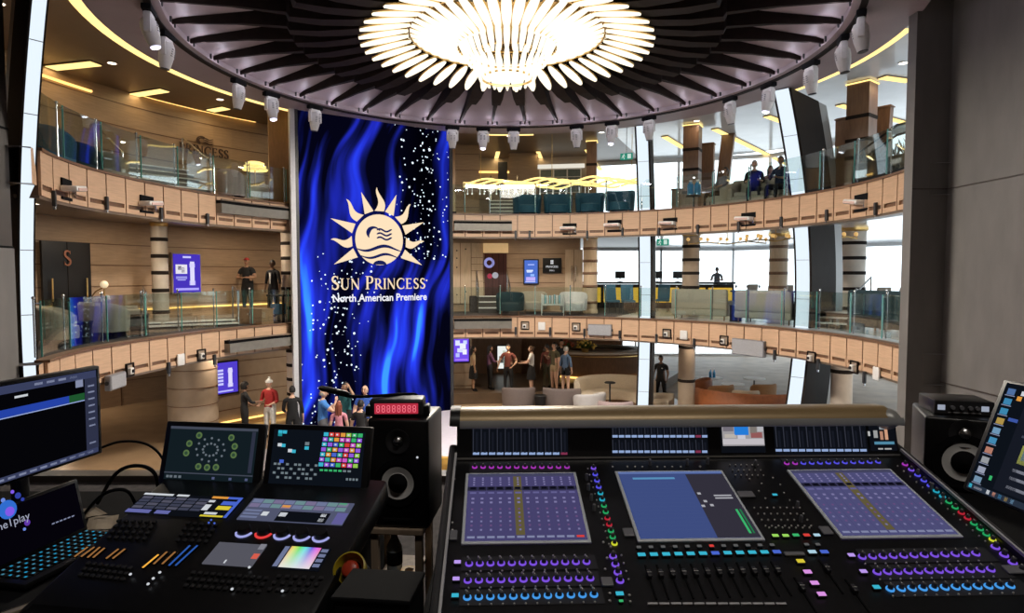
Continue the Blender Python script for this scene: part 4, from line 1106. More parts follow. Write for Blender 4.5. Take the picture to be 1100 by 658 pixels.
for k, (x, z) in enumerate(((-.33, .75), (-.05, .8), (-.33, .2), (-.05, -.6), (-.33, -.7), (-.33, .5))): MB().sph((x * w, -.03, z * h / 2), .03, 8, 5).build('fixing', M['dkgrey'], e)
e, w, h = wall_panel('double_door', 'pale tall double door right of the black sign', 'door', 607, 268, 626, 322, WR - .03, M['woodlt'])
MB().box((0, -.03, 0), (.02, .012, h)).build('leaf_joint', M['wooddk'], e)
for sx in (-1, 1): MB().tube([(sx * .07, -.09, -.25), (sx * .07, -.09, .35)], .018, 8).build('pull_handle', M['chrome'], e)
# steps with rails
def steps(lab, px, py, z, n, w, rz, up=.16, d=.30, r=None):
    p = at_r(px, py, r); t = empty('steps', lab, 'steps', (p.x, p.y, z), rz)
    for i in range(n):
        MB().box((0, d * i + d / 2, up * i + up / 2), (w, d, up)).build('riser', M['walldk'], t)
        MB().box((0, d * i + d / 2 - .02, up * (i + 1)), (w, d + .03, .03)).build('tread', M['white'], t)
    for sx in (-1, 1):
        MB().tube([(sx * w / 2, .05, 0), (sx * w / 2, .05, .95), (sx * w / 2, d * n, up * n + .95), (sx * w / 2, d * n, up * n)], .025, 8).build('handrail', M['chrome'], t, 40)
    return t
steps('short flight of steps up to the dark red doorway', 531, 335, L1, 3, 1.15, .12, .2, .32, 9.6)
MB().arc(10.5, 10.95, R_(-8), R_(0), L1, L1 + .6).build('floor_landing', M['carpet'], kind='structure')
steps('white-edged open steps on the upper gallery ahead under the gold chandelier', 541, 225, L2, 5, 1.0, .0, .16, .3, 9.2)
steps('white-edged steps on the upper gallery left behind the glass', 185, 195, L2, 6, 2.2, .9, .16, .3, 8.9)
steps('low white-edged steps on the middle gallery beneath the purple screen', 209, 348, L1, 2, 2.2, .6, .07, .4, 9.0)
steps('white-edged steps beside the teal sofa', 890, 352, L1, 3, 1.3, -.9, .13, .3, 9.0)
# dark door and gridded windows on the upper level ahead
e, w, h = wall_panel('dark_door', 'narrow black door on the upper gallery ahead', 'door', 535, 174, 545, 206, 13.3, M['black'])
MB().cyl((.2, -.03, -.1), (.2, -.08, -.1), .03, n=10).build('handle', M['chrome'], e)
e, w, h = wall_panel('gridded_window', 'dark gridded interior windows on the upper gallery ahead', 'window', 580, 182, 624, 207, 13.3, mat('dusk_glass', (.16, .20, .20), .12, noise=.1))
for i in range(4): MB().box((-w / 2 + w * i / 3, -.04, 0), (.05, .04, h)).build('mullion', M['white'], e)
for i in range(4): MB().box((0, -.04, -h / 2 + h * i / 3), (w, .03, .03)).build('glazing_bar', M['white'], e)
MB().box((0, -.05, h / 2 + .12), (w + .3, .1, .16)).build('lit_head', glow('pale_cove', (1, .94, .8), .8), e)
e, w, h = wall_panel('wall_sign', 'faint engraved sign on the pale upper wall right of the big screen', 'sign', 493, 186, 513, 195, 13.4, M['tan'], .03)
MB().box((-w * .2, -.02, .03), (w * .45, .01, .05)).build('engraved_line', M['wooddk'], e); MB().box((-w * .2, -.02, -.07), (w * .45, .01, .05)).build('engraved_line', M['wooddk'], e)
# green exit signs with the running figure
def exit_sign(px, py, r, lab, zc):
    c = at_r(px, py, r); t = empty('exit_sign', lab, 'exit sign', mtx=face_frame(c))
    MB().rbox((0, 0, 0), (.42, .05, .22), .01).build('panel', glow('exit_green', (.03, .30, .20), .8), t)
    g = glow('exit_white', (.7, .9, .8), .8); f = MB()
    f.cyl((-.08, -.027, .06), (-.08, -.032, .06), .022, n=10)
    for a, b in (((-.09, .04), (-.11, -.02)), ((-.11, -.02), (-.06, -.05)), ((-.06, -.05), (-.08, -.09)), ((-.11, -.02), (-.16, -.05)), ((-.09, .03), (-.04, .0)), ((-.09, .03), (-.14, .01))):
        f.tube([(a[0], -.03, a[1]), (b[0], -.03, b[1])], .012, 6)
    f.build('running_figure', g, t); MB().box((.1, -.03, 0), (.12, .008, .15)).build('doorway_mark', g, t)
    MB().cyl((0, 0, .11), (0, 0, zc - c.z), .012, n=8).build('hanger', M['chrome'], t)
exit_sign(712, 260, 9.6, 'green exit sign hanging over the middle gallery left of the bright windows', L2 - .55)
exit_sign(673, 168, 9.0, 'dark green exit sign on the upper gallery left of the farthest light column', LH)

# ================================================================== FITTINGS ON THE BALCONY FRONTS
PR = RR - .06
def on_front(px, py):
    p = at_r(px, py, PR)
    for _ in range(6): p = at_r(px, py, PR + flare(ang(p)))
    return face_frame(p)
def pocket_lamp(px, py, lab, tilt=0):
    t = empty('pocket_floodlight', lab, 'floodlight', mtx=on_front(px, py), group='white floodlights in the balcony front pockets')
    MB().box((0, .0, .10), (.46, .03, .14)).build('pocket', M['blackm'], t)
    MB().box((0, .0, -.17), (.46, .03, .05)).build('slot', M['blackm'], t)
    b = MB(); b.rbox((-.04, -.12, .01), (.50, .26, .10), .03, rot=Matrix.Rotation(tilt, 3, 'Y')); b.build('lamp_body', M['white'], t, 40)
    l = MB(); l.box((-.04, -.255, .0), (.40, .01, .05), rot=Matrix.Rotation(tilt, 3, 'Y')); l.build('lens', mat('pink_lens', (.75, .52, .46), .2, noise=.2, nscale=60), t)
    MB().box((.2, -.03, -.05), (.04, .08, .16)).build('bracket', M['chrome'], t)
for px, py, ti, lab in ((72, 203, -.12, 'white pocket floodlight on the upper balcony front nearest the left column'), (158, 219, -.10, 'white pocket floodlight on the upper balcony front below the brown lettering'),
        (612, 245.5, 0, 'white pocket floodlight on the upper balcony front above the pale double door'), (660, 242, 0, 'white pocket floodlight just left of the farthest light column'),
        (720, 240, .05, 'white pocket floodlight just right of the farthest light column'), (804, 235, .08, 'white pocket floodlight below the seated people'),
        (925, 217, .15, 'white pocket floodlight on the upper balcony front by the grey wall')):
    pocket_lamp(px, py, lab, ti)
def bracket(px, py, lab):
    t = empty('rigging_bracket', lab, 'bracket', mtx=on_front(px, py), group='dark rigging brackets along the balcony fronts')
    MB().rbox((0, -.03, 0), (.075, .06, .26), .015).build('body', M['dkgrey'], t)
    MB().cyl((0, -.03, -.13), (0, -.03, -.18), .022, n=10).build('pin', M['chrome'], t)
BR = [((56, 213), (113, 218), (172, 229), (222, 235), (554, 252), (569, 252), (631, 252), (669, 249), (708, 249), (750, 246), (794, 243), (840, 238), (889, 231), (942, 224)),
      ((180, 395), (229.5, 386), (554, 355), (591, 355.5), (628, 357), (666, 359), (705.5, 363), (746, 368), (833, 381), (880, 391), (930, 405))]
for lev, row in (('upper balcony front', BR[0]), ('middle balcony front', BR[1])):
    for i, (px, py) in enumerate(row):
        side = 'left of the screen' if px < 320 else ('between big screen and farthest light column' if px < 685 else 'right of the farthest light column')
        n = sum(1 for q in row[:i] if (q[0] < 320) == (px < 320) and (q[0] < 685) == (px < 685))
        bracket(px, py, '%s dark bracket on the %s, %s' % (['first', 'second', 'third', 'fourth', 'fifth', 'sixth', 'seventh'][n], lev, side))
def access_point(px, py, lab):
    t = empty('wireless_access_point', lab, 'access point', mtx=on_front(px, py), group='white rounded boxes on the middle balcony front')
    MB().rbox((0, -.03, 0), (.24, .05, .27), .05, 3).build('cover', M['white'], t, 40)
    MB().rbox((0, -.002, 0), (.16, .02, .18), .01).build('back_plate', M['grey'], t)
for px, py, lab in ((193, 386, 'white rounded box on the middle balcony front under the purple screen'), (582, 350, 'white rounded box on the middle balcony front under the blue screen'),
                    (735, 359.5, 'white rounded box on the middle balcony front under the dark banded column'), (943, 401, 'white rounded box on the middle balcony front nearest the grey wall')): access_point(px, py, lab)
def camera_niche(px, py, lab):
    t = empty('camera_niche', lab, 'niche', mtx=on_front(px, py), group='small framed niches on the middle balcony front')
    f = MB()
    for x, z, a, b in ((0, .125, .27, .03), (0, -.125, .27, .03), (-.125, 0, .03, .25), (.125, 0, .03, .25)): f.box((x, -.01, z), (a, .04, b))
    f.build('frame', M['coldk'], t)
    MB().box((0, .005, 0), (.23, .02, .23)).build('back', M['tan'], t)
    MB().rbox((-.02, -.04, -.02), (.12, .08, .14), .02).build('camera_body', M['white'], t); MB().cyl((-.02, -.08, -.02), (-.02, -.11, -.02), .035, n=12).build('lens', M['black'], t)
for px, py, lab in ((139, 397, 'framed niche on the middle balcony front nearest the left column'), (216, 381, 'framed niche right of the white box under the purple screen'), (564, 349.5, 'framed niche left of the white box under the blue screen'),
                    (619, 351, 'framed niche on the middle balcony front under the pale double door'), (716.5, 358, 'framed niche just right of the farthest light column'), (778, 365.5, 'framed niche left of the hanging grey speaker under the beige sofas'),
                    (872, 383.5, 'framed niche just right of the tall light column'), (918, 394, 'framed niche on the middle balcony front under the teal sofa')): camera_niche(px, py, lab)
def front_speaker(px, py, w, h, lab):
    t = empty('line_speaker', lab, 'speaker', mtx=on_front(px, py), group='long grey speakers fixed to the middle balcony front')
    MB().rbox((0, -.07, 0), (w, .12, h), .02).build('cabinet', M['grey'], t)
    MB().box((0, -.133, 0), (w - .05, .01, h - .05)).build('grille', mat('speaker_grille', (.36, .36, .38), .5, noise=.2, nscale=90), t)
    MB().box((0, -.01, h * .3), (w * .5, .04, .08)).build('bracket', M['dkgrey'], t)
    for sx in (-1, 1): MB().cyl((sx * w / 2, -.07, 0), (sx * (w / 2 + .03), -.07, 0), .04, n=10).build('knob', M['dkgrey'], t)
front_speaker(120, 409, .62, .30, 'long grey speaker on the middle balcony front nearest the left column')
front_speaker(645, 354, .78, .36, 'long grey speaker on the middle balcony front left of the farthest light column')
front_speaker(806, 373, 1.05, .44, 'long grey speaker on the middle balcony front under the beige sofas')
def ledge(px0, px1, py, h, lab):
    p, q = at_r(px0, py, RR), at_r(px1, py, RR); z = (p.z + q.z) / 2; t0, t1 = ang(p), ang(q); c = pol(RR - .15, (t0 + t1) / 2, z)
    t = empty('projector_ledge', lab, 'ledge', c); iv = Matrix.Translation(-c)
    MB().arc(RR - .24, RR - .06, t0, t1, z - h / 2, z + h * .18, 12).xf(iv).build('trough', mat('olive_grey_metal', (.20, .185, .16), .4, .2, noise=.08), t)
    MB().arc(RR - .20, RR - .06, t0, t1, z + h * .18, z + h * .42, 12).xf(iv).build('dark_slot', M['blackm'], t)
    MB().arc(RR - .25, RR - .20, t0, t1, z + h * .40, z + h * .5, 12).xf(iv).build('top_rail', M['bronze'], t)
ledge(230, 315, 226, .34, 'long grey recessed ledge on the upper balcony front left of the big screen')
ledge(239, 314, 367, .34, 'long grey recessed ledge on the middle balcony front left of the big screen')
ledge(487, 550, 242.5, .34, 'long grey recessed ledge on the upper balcony front right of the big screen')
ledge(487, 550, 346.5, .36, 'long grey recessed ledge on the middle balcony front right of the big screen')

# ================================================================== FURNITURE
UP = dict(greige=mat('greige_fabric', (.20, .16, .15), .9, noise=.1, nscale=30), cream=mat('cream_fabric', (.55, .47, .37), .9, noise=.08, nscale=30), rust=mat('rust_leather', (.28, .09, .03), .5, noise=.15, nscale=8),
          rose=mat('rose_fabric', (.50, .38, .38), .9, noise=.08, nscale=30), beige=mat('beige_fabric', (.38, .33, .27), .9, noise=.08, nscale=30), tealf=mat('teal_fabric', (.012, .036, .046), .8, noise=.1, nscale=30),
          bluef=mat('blue_velvet', (.03, .12, .20), .7, noise=.15, nscale=30), cognac=mat('cognac_fabric', (.34, .18, .08), .7, noise=.1, nscale=20), offw=mat('off_white_shell', (.62, .60, .60), .5, noise=.04))
def tub_chair(lab, loc, rz, m, r=.42, h=.74, group=None, legs=True, z=0, name='tub_chair', cat='armchair', sq=1.0):
    """rounded shell open to local +y, seat cushion, four legs"""
    t = empty(name, lab, cat, (loc[0], loc[1], loc[2] if len(loc) > 2 else z), rz, group)
    lg = .14 if legs else .02
    a0, a1 = R_(135), R_(405)
    sh = MB(); n = 26
    prof = [(r - .09, lg + .05), (r - .09, .40), (r - .07, h - .05), (r - .04, h), (r - .01, h - .03), (r, h - .10), (r * .94, lg + .03)]
    vs = []
    for i in range(n + 1):
        a = a0 + (a1 - a0) * i / n; k = 1 - .30 * abs((i / n - .5) * 2) ** 3
        for rr, zz in prof: vs.append(Vector((rr * cos(a), rr * sin(a) * sq, lg + (zz - lg) * k)))
    m_ = len(prof)
    sh.add(vs, [(i * m_ + j, i * m_ + (j + 1) % m_, (i + 1) * m_ + (j + 1) % m_, (i + 1) * m_ + j) for i in range(n) for j in range(m_)] + [tuple(range(m_)), tuple(range(n * m_, n * m_ + m_))[::-1]])
    sh.build('shell', UP[m], t, 50)
    MB().lathe([(0, lg + .02), (r * .86, lg + .02), (r * .88, .34), (r * .86, .40), (r * .7, .43), (0, .44)], 24, sy=sq).build('seat_cushion', UP[m], t, 40)
    for sx in (-1, 1):
        for sy in (-1, 1): MB().cyl((sx * r * .55, sy * r * .55 * sq, lg + .05), (sx * r * .62, sy * r * .62 * sq, 0), .022, .014, 8).build('leg', M['wooddk'], t)
    return t
def sofa(lab, loc, rz, m, w=1.9, d=.85, h=.78, seats=2, name='sofa', back_in=True, legs=True):
    t = empty(name, lab, 'sofa', loc, rz)
    MB().rbox((0, 0, .24), (w, d, .20), .05, 3).build('base', UP[m], t, 40)
    MB().rbox((0, -d / 2 + .10, .36 + (h - .36) / 2), (w, .20, h - .30), .07, 3).build('backrest', UP[m], t, 40)
    for sx in (-1, 1): MB().rbox((sx * (w / 2 - .08), .02, .40), (.16, d, .40), .06, 3).build('arm', UP[m], t, 40)
    for i in range(seats):
        sw = (w - .34) / seats
        MB().rbox((-w / 2 + .17 + sw * (i + .5), .06, .40), (sw - .01, d - .24, .15), .05, 3).build('seat_cushion', UP[m], t, 40)
    for sx in (-1, 1):
        for sy in (-1, 1): MB().cyl((sx * (w / 2 - .1), sy * (d / 2 - .1), .16), (sx * (w / 2 - .1), sy * (d / 2 - .1), 0), .025, .018, 8).build('leg', M['wooddk'], t)
    return t
def round_table(lab, loc, h=.45, r=.28, m='black', base=True, name='side_table', pedestal=True):
    t = empty(name, lab, 'table', loc)
    MB().lathe([(0, h), (r - .01, h), (r, h - .012), (r, h - .03), (0, h - .035)], 28).build('tabletop', M[m] if m in M else UP[m], t, 40)
    if pedestal:
        MB().cyl((0, 0, h - .03), (0, 0, .03), .03, n=12).build('pedestal', M['dkgrey'], t)
        MB().lathe([(0, .03), (r * .6, .02), (r * .62, 0), (0, 0)], 24).build('foot', M['dkgrey'], t, 40)
    else:
        MB().lathe([(r * .9, h - .03), (r * .82, h * .5), (r * .9, 0), (0, 0)], 24).build('drum', M[m] if m in M else UP[m], t, 50)
    return t
def chair(lab, loc, rz, m, group=None, h=.86):
    t = empty('dining_chair', lab, 'chair', loc, rz, group)
    MB().rbox((0, 0, .44), (.46, .46, .09), .035, 3).build('seat', UP[m], t, 40)
    b = MB(); b.rbox((0, -.21, .44 + (h - .44) / 2 + .04), (.46, .07, h - .44), .03, 3)
    for v in b.v: v.y -= (v.z - .44) * .18
    b.build('backrest', UP[m], t, 40)
    for sx in (-1, 1):
        for sy in (-1, 1): MB().cyl((sx * .18, sy * .18, .41), (sx * .21, sy * .21, 0), .016, .011, 8).build('leg', M['dkgrey'], t)
    return t
def back_at(px, Y, z): return gp(px, Y, z)
# ground level lounge (backs turned to the booth)
tub_chair('greige tub armchair seen from behind, left of the small round table', gp(557, 22.2), .1, 'greige', .60, .86, legs=False)
tub_chair('greige tub armchair seen from behind, right of the small round table', gp(604, 22.1), -.15, 'greige', .68, .86, legs=False)
round_table('small dark drum table between the two greige tub armchairs', gp(580.5, 21.6), .62, .22, 'black', pedestal=False)
tub_chair('off-white shell chair between greige armchair and long cream sofa', gp(634, 21.3), .5, 'offw', .56, .80)
tub_chair('rose shell chair in front of the long cream sofa', gp(662, 20.0), -.1, 'rose', .56, .80)
round_table('small black bar table in the curve of the cream sofa', gp(656, 22.3), .95, .20, 'black')
def curved_sofa(lab, c, r, a0, a1, m, h=.80, w=.75, z=0, name='curved_sofa'):
    t = empty(name, lab, 'sofa', (c[0], c[1], z)); n = 28
    def sweep(prof, nm, mm):
        vs = []; m_ = len(prof)
        for i in range(n + 1):
            a = R_(a0 + (a1 - a0) * i / n)
            for rr, zz in prof: vs.append(Vector(((r + rr) * cos(a), (r + rr) * sin(a), zz)))
        mb = MB().add(vs, [(i * m_ + j, i * m_ + (j + 1) % m_, (i + 1) * m_ + (j + 1) % m_, (i + 1) * m_ + j) for i in range(n) for j in range(m_)] + [tuple(range(m_)), tuple(range(n * m_, n * m_ + m_))[::-1]])
        mb.build(nm, mm, t, 50)
    sweep([(0, .10), (0, h - .06), (-.05, h), (-.14, h - .02), (-.20, h - .10), (-.20, .10)], 'backrest', UP[m])
    sweep([(-.20, .10), (-.20, .40), (-.24, .45), (-w + .05, .45), (-w, .40), (-w, .10)], 'seat', UP[m])
    sweep([(-.04, 0), (-.04, .10), (-w + .04, .10), (-w + .04, 0)], 'plinth', M['wooddk'])
    return t
p = gp(662, 22.7); curved_sofa('long curved cream sofa before the far light column', (p[0], p[1]), 1.5, 5, 185, 'cream', .95)
p = gp(718, 21.2); curved_sofa('curved cream sofa end just behind the mixing desk hood', (p[0], p[1]), .9, 60, 200, 'cream', .62)
p = gp(806, 20.6); curved_sofa('big curved rust leather banquette near the tall light column', (p[0] + .5, p[1] + 1.6), 2.3, 205, 285, 'rust', .95)
G = 'cognac lounge chairs of the ground level bar'
for px, Y, rz, m, lab in ((776, 22.2, .3, 'cognac', 'tan lounge chair behind the rust banquette, left one'), (803, 21.2, -.2, 'cream', 'cream lounge chair just behind the rust banquette'), (822, 22.4, .2, 'cognac', 'tan lounge chair by the foot of the tall light column'),
                          (753, 23.4, 1.2, 'rust', 'rust chair beside the dark ground level column'), (872, 18.6, .4, 'rust', 'rust chair under the right balcony beside the tall light column'), (926, 17.6, -.2, 'rust', 'rust chair right of the beige ground level column'),
                          (945, 16.6, .6, 'cognac', 'tan chair nearest the grey wall on the ground level')):
    tub_chair(lab, gp(px, Y), rz, m, .45, .92)
for px, Y, lab in ((766, 24.6, 'white round table left among the tan lounge chairs'), (789, 23.2, 'white round table behind the cream lounge chair'), (812, 24.5, 'white round table farthest back by the window'), (884, 19.5, 'white round table under the right balcony')):
    round_table(lab, gp(px, Y), .74, .42, 'white', name='bar_table')
def blue_bottle(px, Y, lab):
    x, y, z = gp(px, Y, .74); t = empty('water_bottle', lab, 'bottle', (x, y, z))
    MB().lathe([(0, 0), (.05, 0), (.055, .02), (.055, .20), (.02, .27), (.02, .31), (0, .31)], 14).build('body', mat('blue_glass', (.05, .30, .60), .15, noise=.1), t, 50)
    MB().cyl((0, 0, .31), (0, 0, .34), .022, n=10).build('cap', M['white'], t)
blue_bottle(764.5, 24.6, 'blue water bottle standing left on the leftmost white round table'); blue_bottle(768.5, 24.6, 'blue water bottle standing right on the leftmost white round table')
# the round bar
bp = gp(648, 27.2); bar = empty('bar_counter', 'long rounded walnut bar counter with a lit pale top', 'bar counter', (bp[0] - .2, bp[1] + .2, .0))
def oval(prof, sx, sy, n=48): return MB().lathe(prof, n, sx=sx, sy=sy)
oval([(1.0, ZP), (1.06, ZP + .5), (1.12, ZP + 1.0), (1.13, ZP + 1.05)], 2.0, 1.35).build('counter_front', M['wooddk'], bar, 50)
oval([(.80, ZP + 1.06), (1.15, ZP + 1.05), (1.18, ZP + 1.08), (1.18, ZP + 1.13), (1.15, ZP + 1.16), (.80, ZP + 1.16)], 2.0, 1.35).build('counter_top', M['stone'], bar, 50)
oval([(1.155, ZP + .96), (1.165, ZP + .96), (1.165, ZP + 1.0), (1.155, ZP + 1.0)], 2.0, 1.35).build('brass_trim', M['brass'], bar, 50)
oval([(1.02, ZP + .03), (1.05, ZP + .03), (1.05, ZP + .10), (1.02, ZP + .10)], 2.0, 1.35).build('foot_light', M['cove'], bar, 50)
def planting(lab, loc, r, n, cols, flower):
    t = empty('flower_arrangement', lab, 'flowers', loc)
    MB().lathe([(0, 0), (.13, 0), (.17, .16), (.15, .17), (0, .15)], 20).build('bowl', M['brass'], t, 40)
    lf = MB(); fl = MB()
    for i in range(n):
        a = random.uniform(0, 2 * pi); e = random.uniform(.2, 1.4); d = Vector((cos(a) * cos(e), sin(a) * cos(e), sin(e))); L = r * random.uniform(.6, 1.0)
        s = d.cross(Vector((0, 0, 1))).normalized() * .035; b = Vector((0, 0, .14)); m = b + d * L * .6; e_ = b + d * L - Vector((0, 0, L * .15))
        lf.add([b, m + s, e_, m - s, m + Vector((0, 0, .012))], [(0, 1, 4), (1, 2, 4), (2, 3, 4), (3, 0, 4)])
        if i % 3 == 0: fl.sph(e_, .045, 8, 5)
    o = lf.build('foliage', cols, t); o['kind'] = 'stuff'; o = fl.build('blossoms', flower, t, 50); o['kind'] = 'stuff'
GRN = mat('leaf_green', (.10, .16, .03), .6, noise=.3, nscale=20); YEL = mat('blossom_yellow', (.70, .48, .10), .7, noise=.2, nscale=20); RED = mat('blossom_red', (.35, .08, .03), .7, noise=.2, nscale=20)
planting('yellow flower arrangement on the bar top', (gp(629, 26.0)[0], 26.0, ZP + 1.16), .5, 110, GRN, YEL)
planting('dark red flower arrangement at the left end of the bar', (gp(608, 26.6)[0], 26.6, ZP + 1.16), .45, 90, GRN, RED)
# gold ribbon chandelier of the upper gallery ahead
rb = empty('ribbon_chandelier', 'long gold ribbon chandelier with crystal drops, upper gallery ahead', 'chandelier', (1.4, 22.4, L2 + 1.22)); RBM = mat('gold_ribbon', (.9, .62, .22), .3, .4, emit=(1, .72, .28), es=1.3, noise=.5, nscale=12)
for k in range(5):
    pts = [(-3.1 + 6.6 * i / 40, .10 * sin(i * .4 + k * 1.7), .10 * sin(i * .55 + k * 1.3) + .045 * (k - 2) + .10 * (i / 40)) for i in range(41)]
    MB().tube(pts, .035, 6).build('ribbon', RBM, rb, 60)
for k in range(30):
    x = -3.0 + 6.3 * k / 29 + random.uniform(-.06, .06); MB().tube([(x, 0, -.1), (x, 0, -.30)], .008, 5).sph((x, 0, -.33), .03, 8, 5).build('crystal_drop', glow('crystal', (1, .95, .85), 1.3), rb)
for x in (-2.5, 0, 2.8): MB().cyl((x, 0, .05), (x, 0, LH - L2 - 1.22), .01, n=6).build('suspension_rod', M['brass'], rb)
# upper gallery seating
for px, Y, rz, lab in ((566, 21.9, .1, 'dark blue armchair on the upper gallery beside the white-edged steps'), (599, 21.8, 0, 'dark blue armchair on the upper gallery, second from the steps'), (633, 21.5, -.1, 'dark blue armchair on the upper gallery, third from the steps'), (665, 21.0, -.2, 'dark blue armchair on the upper gallery next to the farthest light column')):
    tub_chair(lab, gp(px, Y, L2), rz + pi, 'bluef', .5, .86)
tub_chair('beige armchair under the lounging person on the upper gallery', gp(774, 19.5, L2), 1.9, 'beige', .55, .84)
sofa('beige sofa under the two dark suits on the upper gallery', gp(822, 18.6, L2), 2.55, 'beige', 2.1, .8, .86)
MB()
def low_wall(px0, px1, Y, z, h, lab):
    a, b = gp(px0, Y, z), gp(px1, Y, z); t = empty('divider', lab, 'divider', ((a[0] + b[0]) / 2, Y, z), -.35)
    w = b[0] - a[0]; MB().rbox((0, 0, h / 2), (w, .14, h), .02).build('panel', M['tan'], t); MB().rbox((0, 0, h), (w + .04, .2, .05), .02).build('cap', M['wooddk'], t)
low_wall(722, 850, 21.5, L2, 1.0, 'low tan divider behind the seated people on the upper gallery')
for px, lab in ((740.5, 'left blue water bottle behind the upper railing'), (748, 'right blue water bottle behind the upper railing')):
    p = rp_(px, 8.6, L2); t = empty('water_bottle', lab, 'bottle', (p[0], p[1], L2 + .5))
    MB().lathe([(0, 0), (.10, 0), (.10, .30), (.04, .42), (0, .42)], 16).build('body', mat('blue_glass', (.05, .30, .60), .15, noise=.1), t, 50); MB().cyl((0, 0, .42), (0, 0, .47), .045, n=12).build('cap', M['white'], t)
round_table('low side table carrying the two blue bottles, upper gallery', rp_(744, 8.6, L2), .5, .24, 'dkgrey')
def gold_lamp(px, py, r, lab):
    p = at_r(px, py, r); t = empty('gold_lamp', lab, 'lamp', (p.x, p.y, L2)); h = p.z - L2
    MB().lathe([(0, 0), (.14, 0), (.14, .03), (.02, .05), (.02, h)], 20).build('stand', M['brass'], t, 50)
    for i in range(3): MB().lathe([(.36 - .05 * i, h + .09 * i), (.38 - .05 * i, h + .04 + .09 * i), (.30 - .06 * i, h + .08 + .09 * i)], 28).build('shade_ring', RBM, t, 50)
gold_lamp(274, 183, 10.0, 'gold tiered lamp on the upper gallery left of the amber column')
for px, Y, rz, m, lab in ((60, 12.2, -.5, 'bluef', 'dark navy armchair behind the upper railing nearest the left column'), (92, 13.7, -.6, 'tealf', 'dark armchair behind the upper railing, second from the left column'), (121, 14.8, -.5, 'beige', 'beige armchair behind the upper railing before the white-edged steps')):
    tub_chair(lab, gp(px, Y, L2), rz, m, .44, .84)
tub_chair('violet-lit pale chair by the upper railing left of the amber column', rp_(251, 8.45, L2), -.3, 'rose', .36, .85)
sofa('pale sofa behind the upper railing under the gold lamp', rp_(267, 9.3, L2), -.75, 'cream', 1.1, .8, .84)
# middle gallery, left
tub_chair('beige armchair on the middle gallery nearest the left light column', rp_(58, 8.85, L1), -1.1, 'beige', .44, .80)
tub_chair('beige armchair with a blue inside, second from the left light column', gp(112, 13.9, L1), -.5, 'beige', .5, .82)
round_table('low black drum table between the beige armchairs, middle gallery', gp(87, 12.95, L1), .46, .2, 'black', pedestal=False)
sofa('long tan banquette along the wall behind the beige armchairs', rp_(128, 9.8, L1), -1.0, 'beige', 2.4, .8, .86, 4)
round_table('small dark table right of the second beige armchair', gp(147, 14.6, L1), .5, .26, 'black', pedestal=False)
p = rp_(273, 8.55, L1); t = empty('planter_box', 'low tan box at the feet of the red-capped person', 'box', p, -.5)
MB().rbox((0, 0, .22), (1.05, .4, .42), .02).build('box_body', mat('tan_leather', (.30, .17, .09), .5, noise=.15), t); MB().rbox((0, 0, .44), (1.08, .43, .04), .01).build('lid', mat('tan_leather', (.30, .17, .09), .5), t); MB().cyl((0, -.2, .3), (0, -.24, .3), .03, n=10).build('knob', M['chrome'], t)
p = rp_(301, 8.5, L1); t = empty('display_table', 'dark glass display table in front of the black tuxedo', 'table', p, -.5)
MB().rbox((0, 0, .80), (.7, .45, .05), .01).build('tabletop', M['black'], t)
for sx in (-1, 1):
    for sy in (-1, 1): MB().box((sx * .3, sy * .18, .39), (.05, .05, .78)).build('leg', M['black'], t)
MB().rbox((-.1, 0, .4), (.4, .3, .3), .02).build('blue_box', mat('blue_glass', (.05, .30, .60), .15), t)
# a standing wall lamp left of the door
p = at_r(112, 308, 10.0); t = empty('floor_lamp', 'slim brass floor lamp right of the black double door', 'lamp', (p.x, p.y, L1)); h = p.z - L1
MB().lathe([(0, 0), (.15, 0), (.15, .03), (.015, .04), (.015, h)], 20).build('stand', M['brass'], t, 50); MB().tube([(0, 0, h), (-.2, 0, h - .1), (-.45, 0, h - .4)], .015, 8).build('arm', M['brass'], t)
MB().sph((0, 0, h + .06), .09, 12, 8).build('lamp_globe', mat('opal_globe', (.7, .6, .45), .4, emit=(1, .8, .5), es=.5), t, 60)
# middle gallery, ahead and right
for px, Y, m, lab in ((573, 22.9, 'beige', 'beige low armchair below the blue portrait screen'), (616, 22.2, 'offw', 'pale low armchair below the pale double door'), (548, 22.0, 'tealf', 'dark armchair beside the steps to the red doorway')):
    tub_chair(lab, gp(px, Y, L1), pi, m, .5, .80)
p = gp(593.5, 21.7, L1); t = empty('magazine_rack', 'row of pale blue books and a white stand below the black sign', 'rack', p)
MB().box((0, 0, .38), (.75, .3, .04)).build('shelf', M['white'], t); MB().box((0, 0, .05), (.75, .3, .1)).build('plinth', M['dkgrey'], t)
for i in range(9): MB().box((-.33 + .08 * i, 0, .56), (.045, .2, random.uniform(.26, .34))).build('book_spine', mat('book_blue', (.30, .55, .62), .5, noise=.2) if i % 2 else M['white'], t)
for sx in (-1, 1): MB().box((sx * .37, 0, .38), (.03, .3, .72)).build('side_panel', M['white'], t)
sofa('beige two-seat sofa seen from behind before the dark banded column', rp_(755, 9.0, L1), -.6, 'beige', 1.75, .85, .92)
sofa('beige two-seat sofa seen from behind nearest the tall light column', rp_(827, 9.0, L1), -.9, 'beige', 1.75, .85, .92)
round_table('small black drum table between the two beige sofas', rp_(791, 8.9, L1), .5, .2, 'black', pedestal=False)
sofa('teal sofa behind the middle railing by the grey wall', rp_(962, 9.3, L1), -1.25, 'tealf', 1.9, .95, 1.0)
CG = 'dining chairs in the middle gallery restaurant'
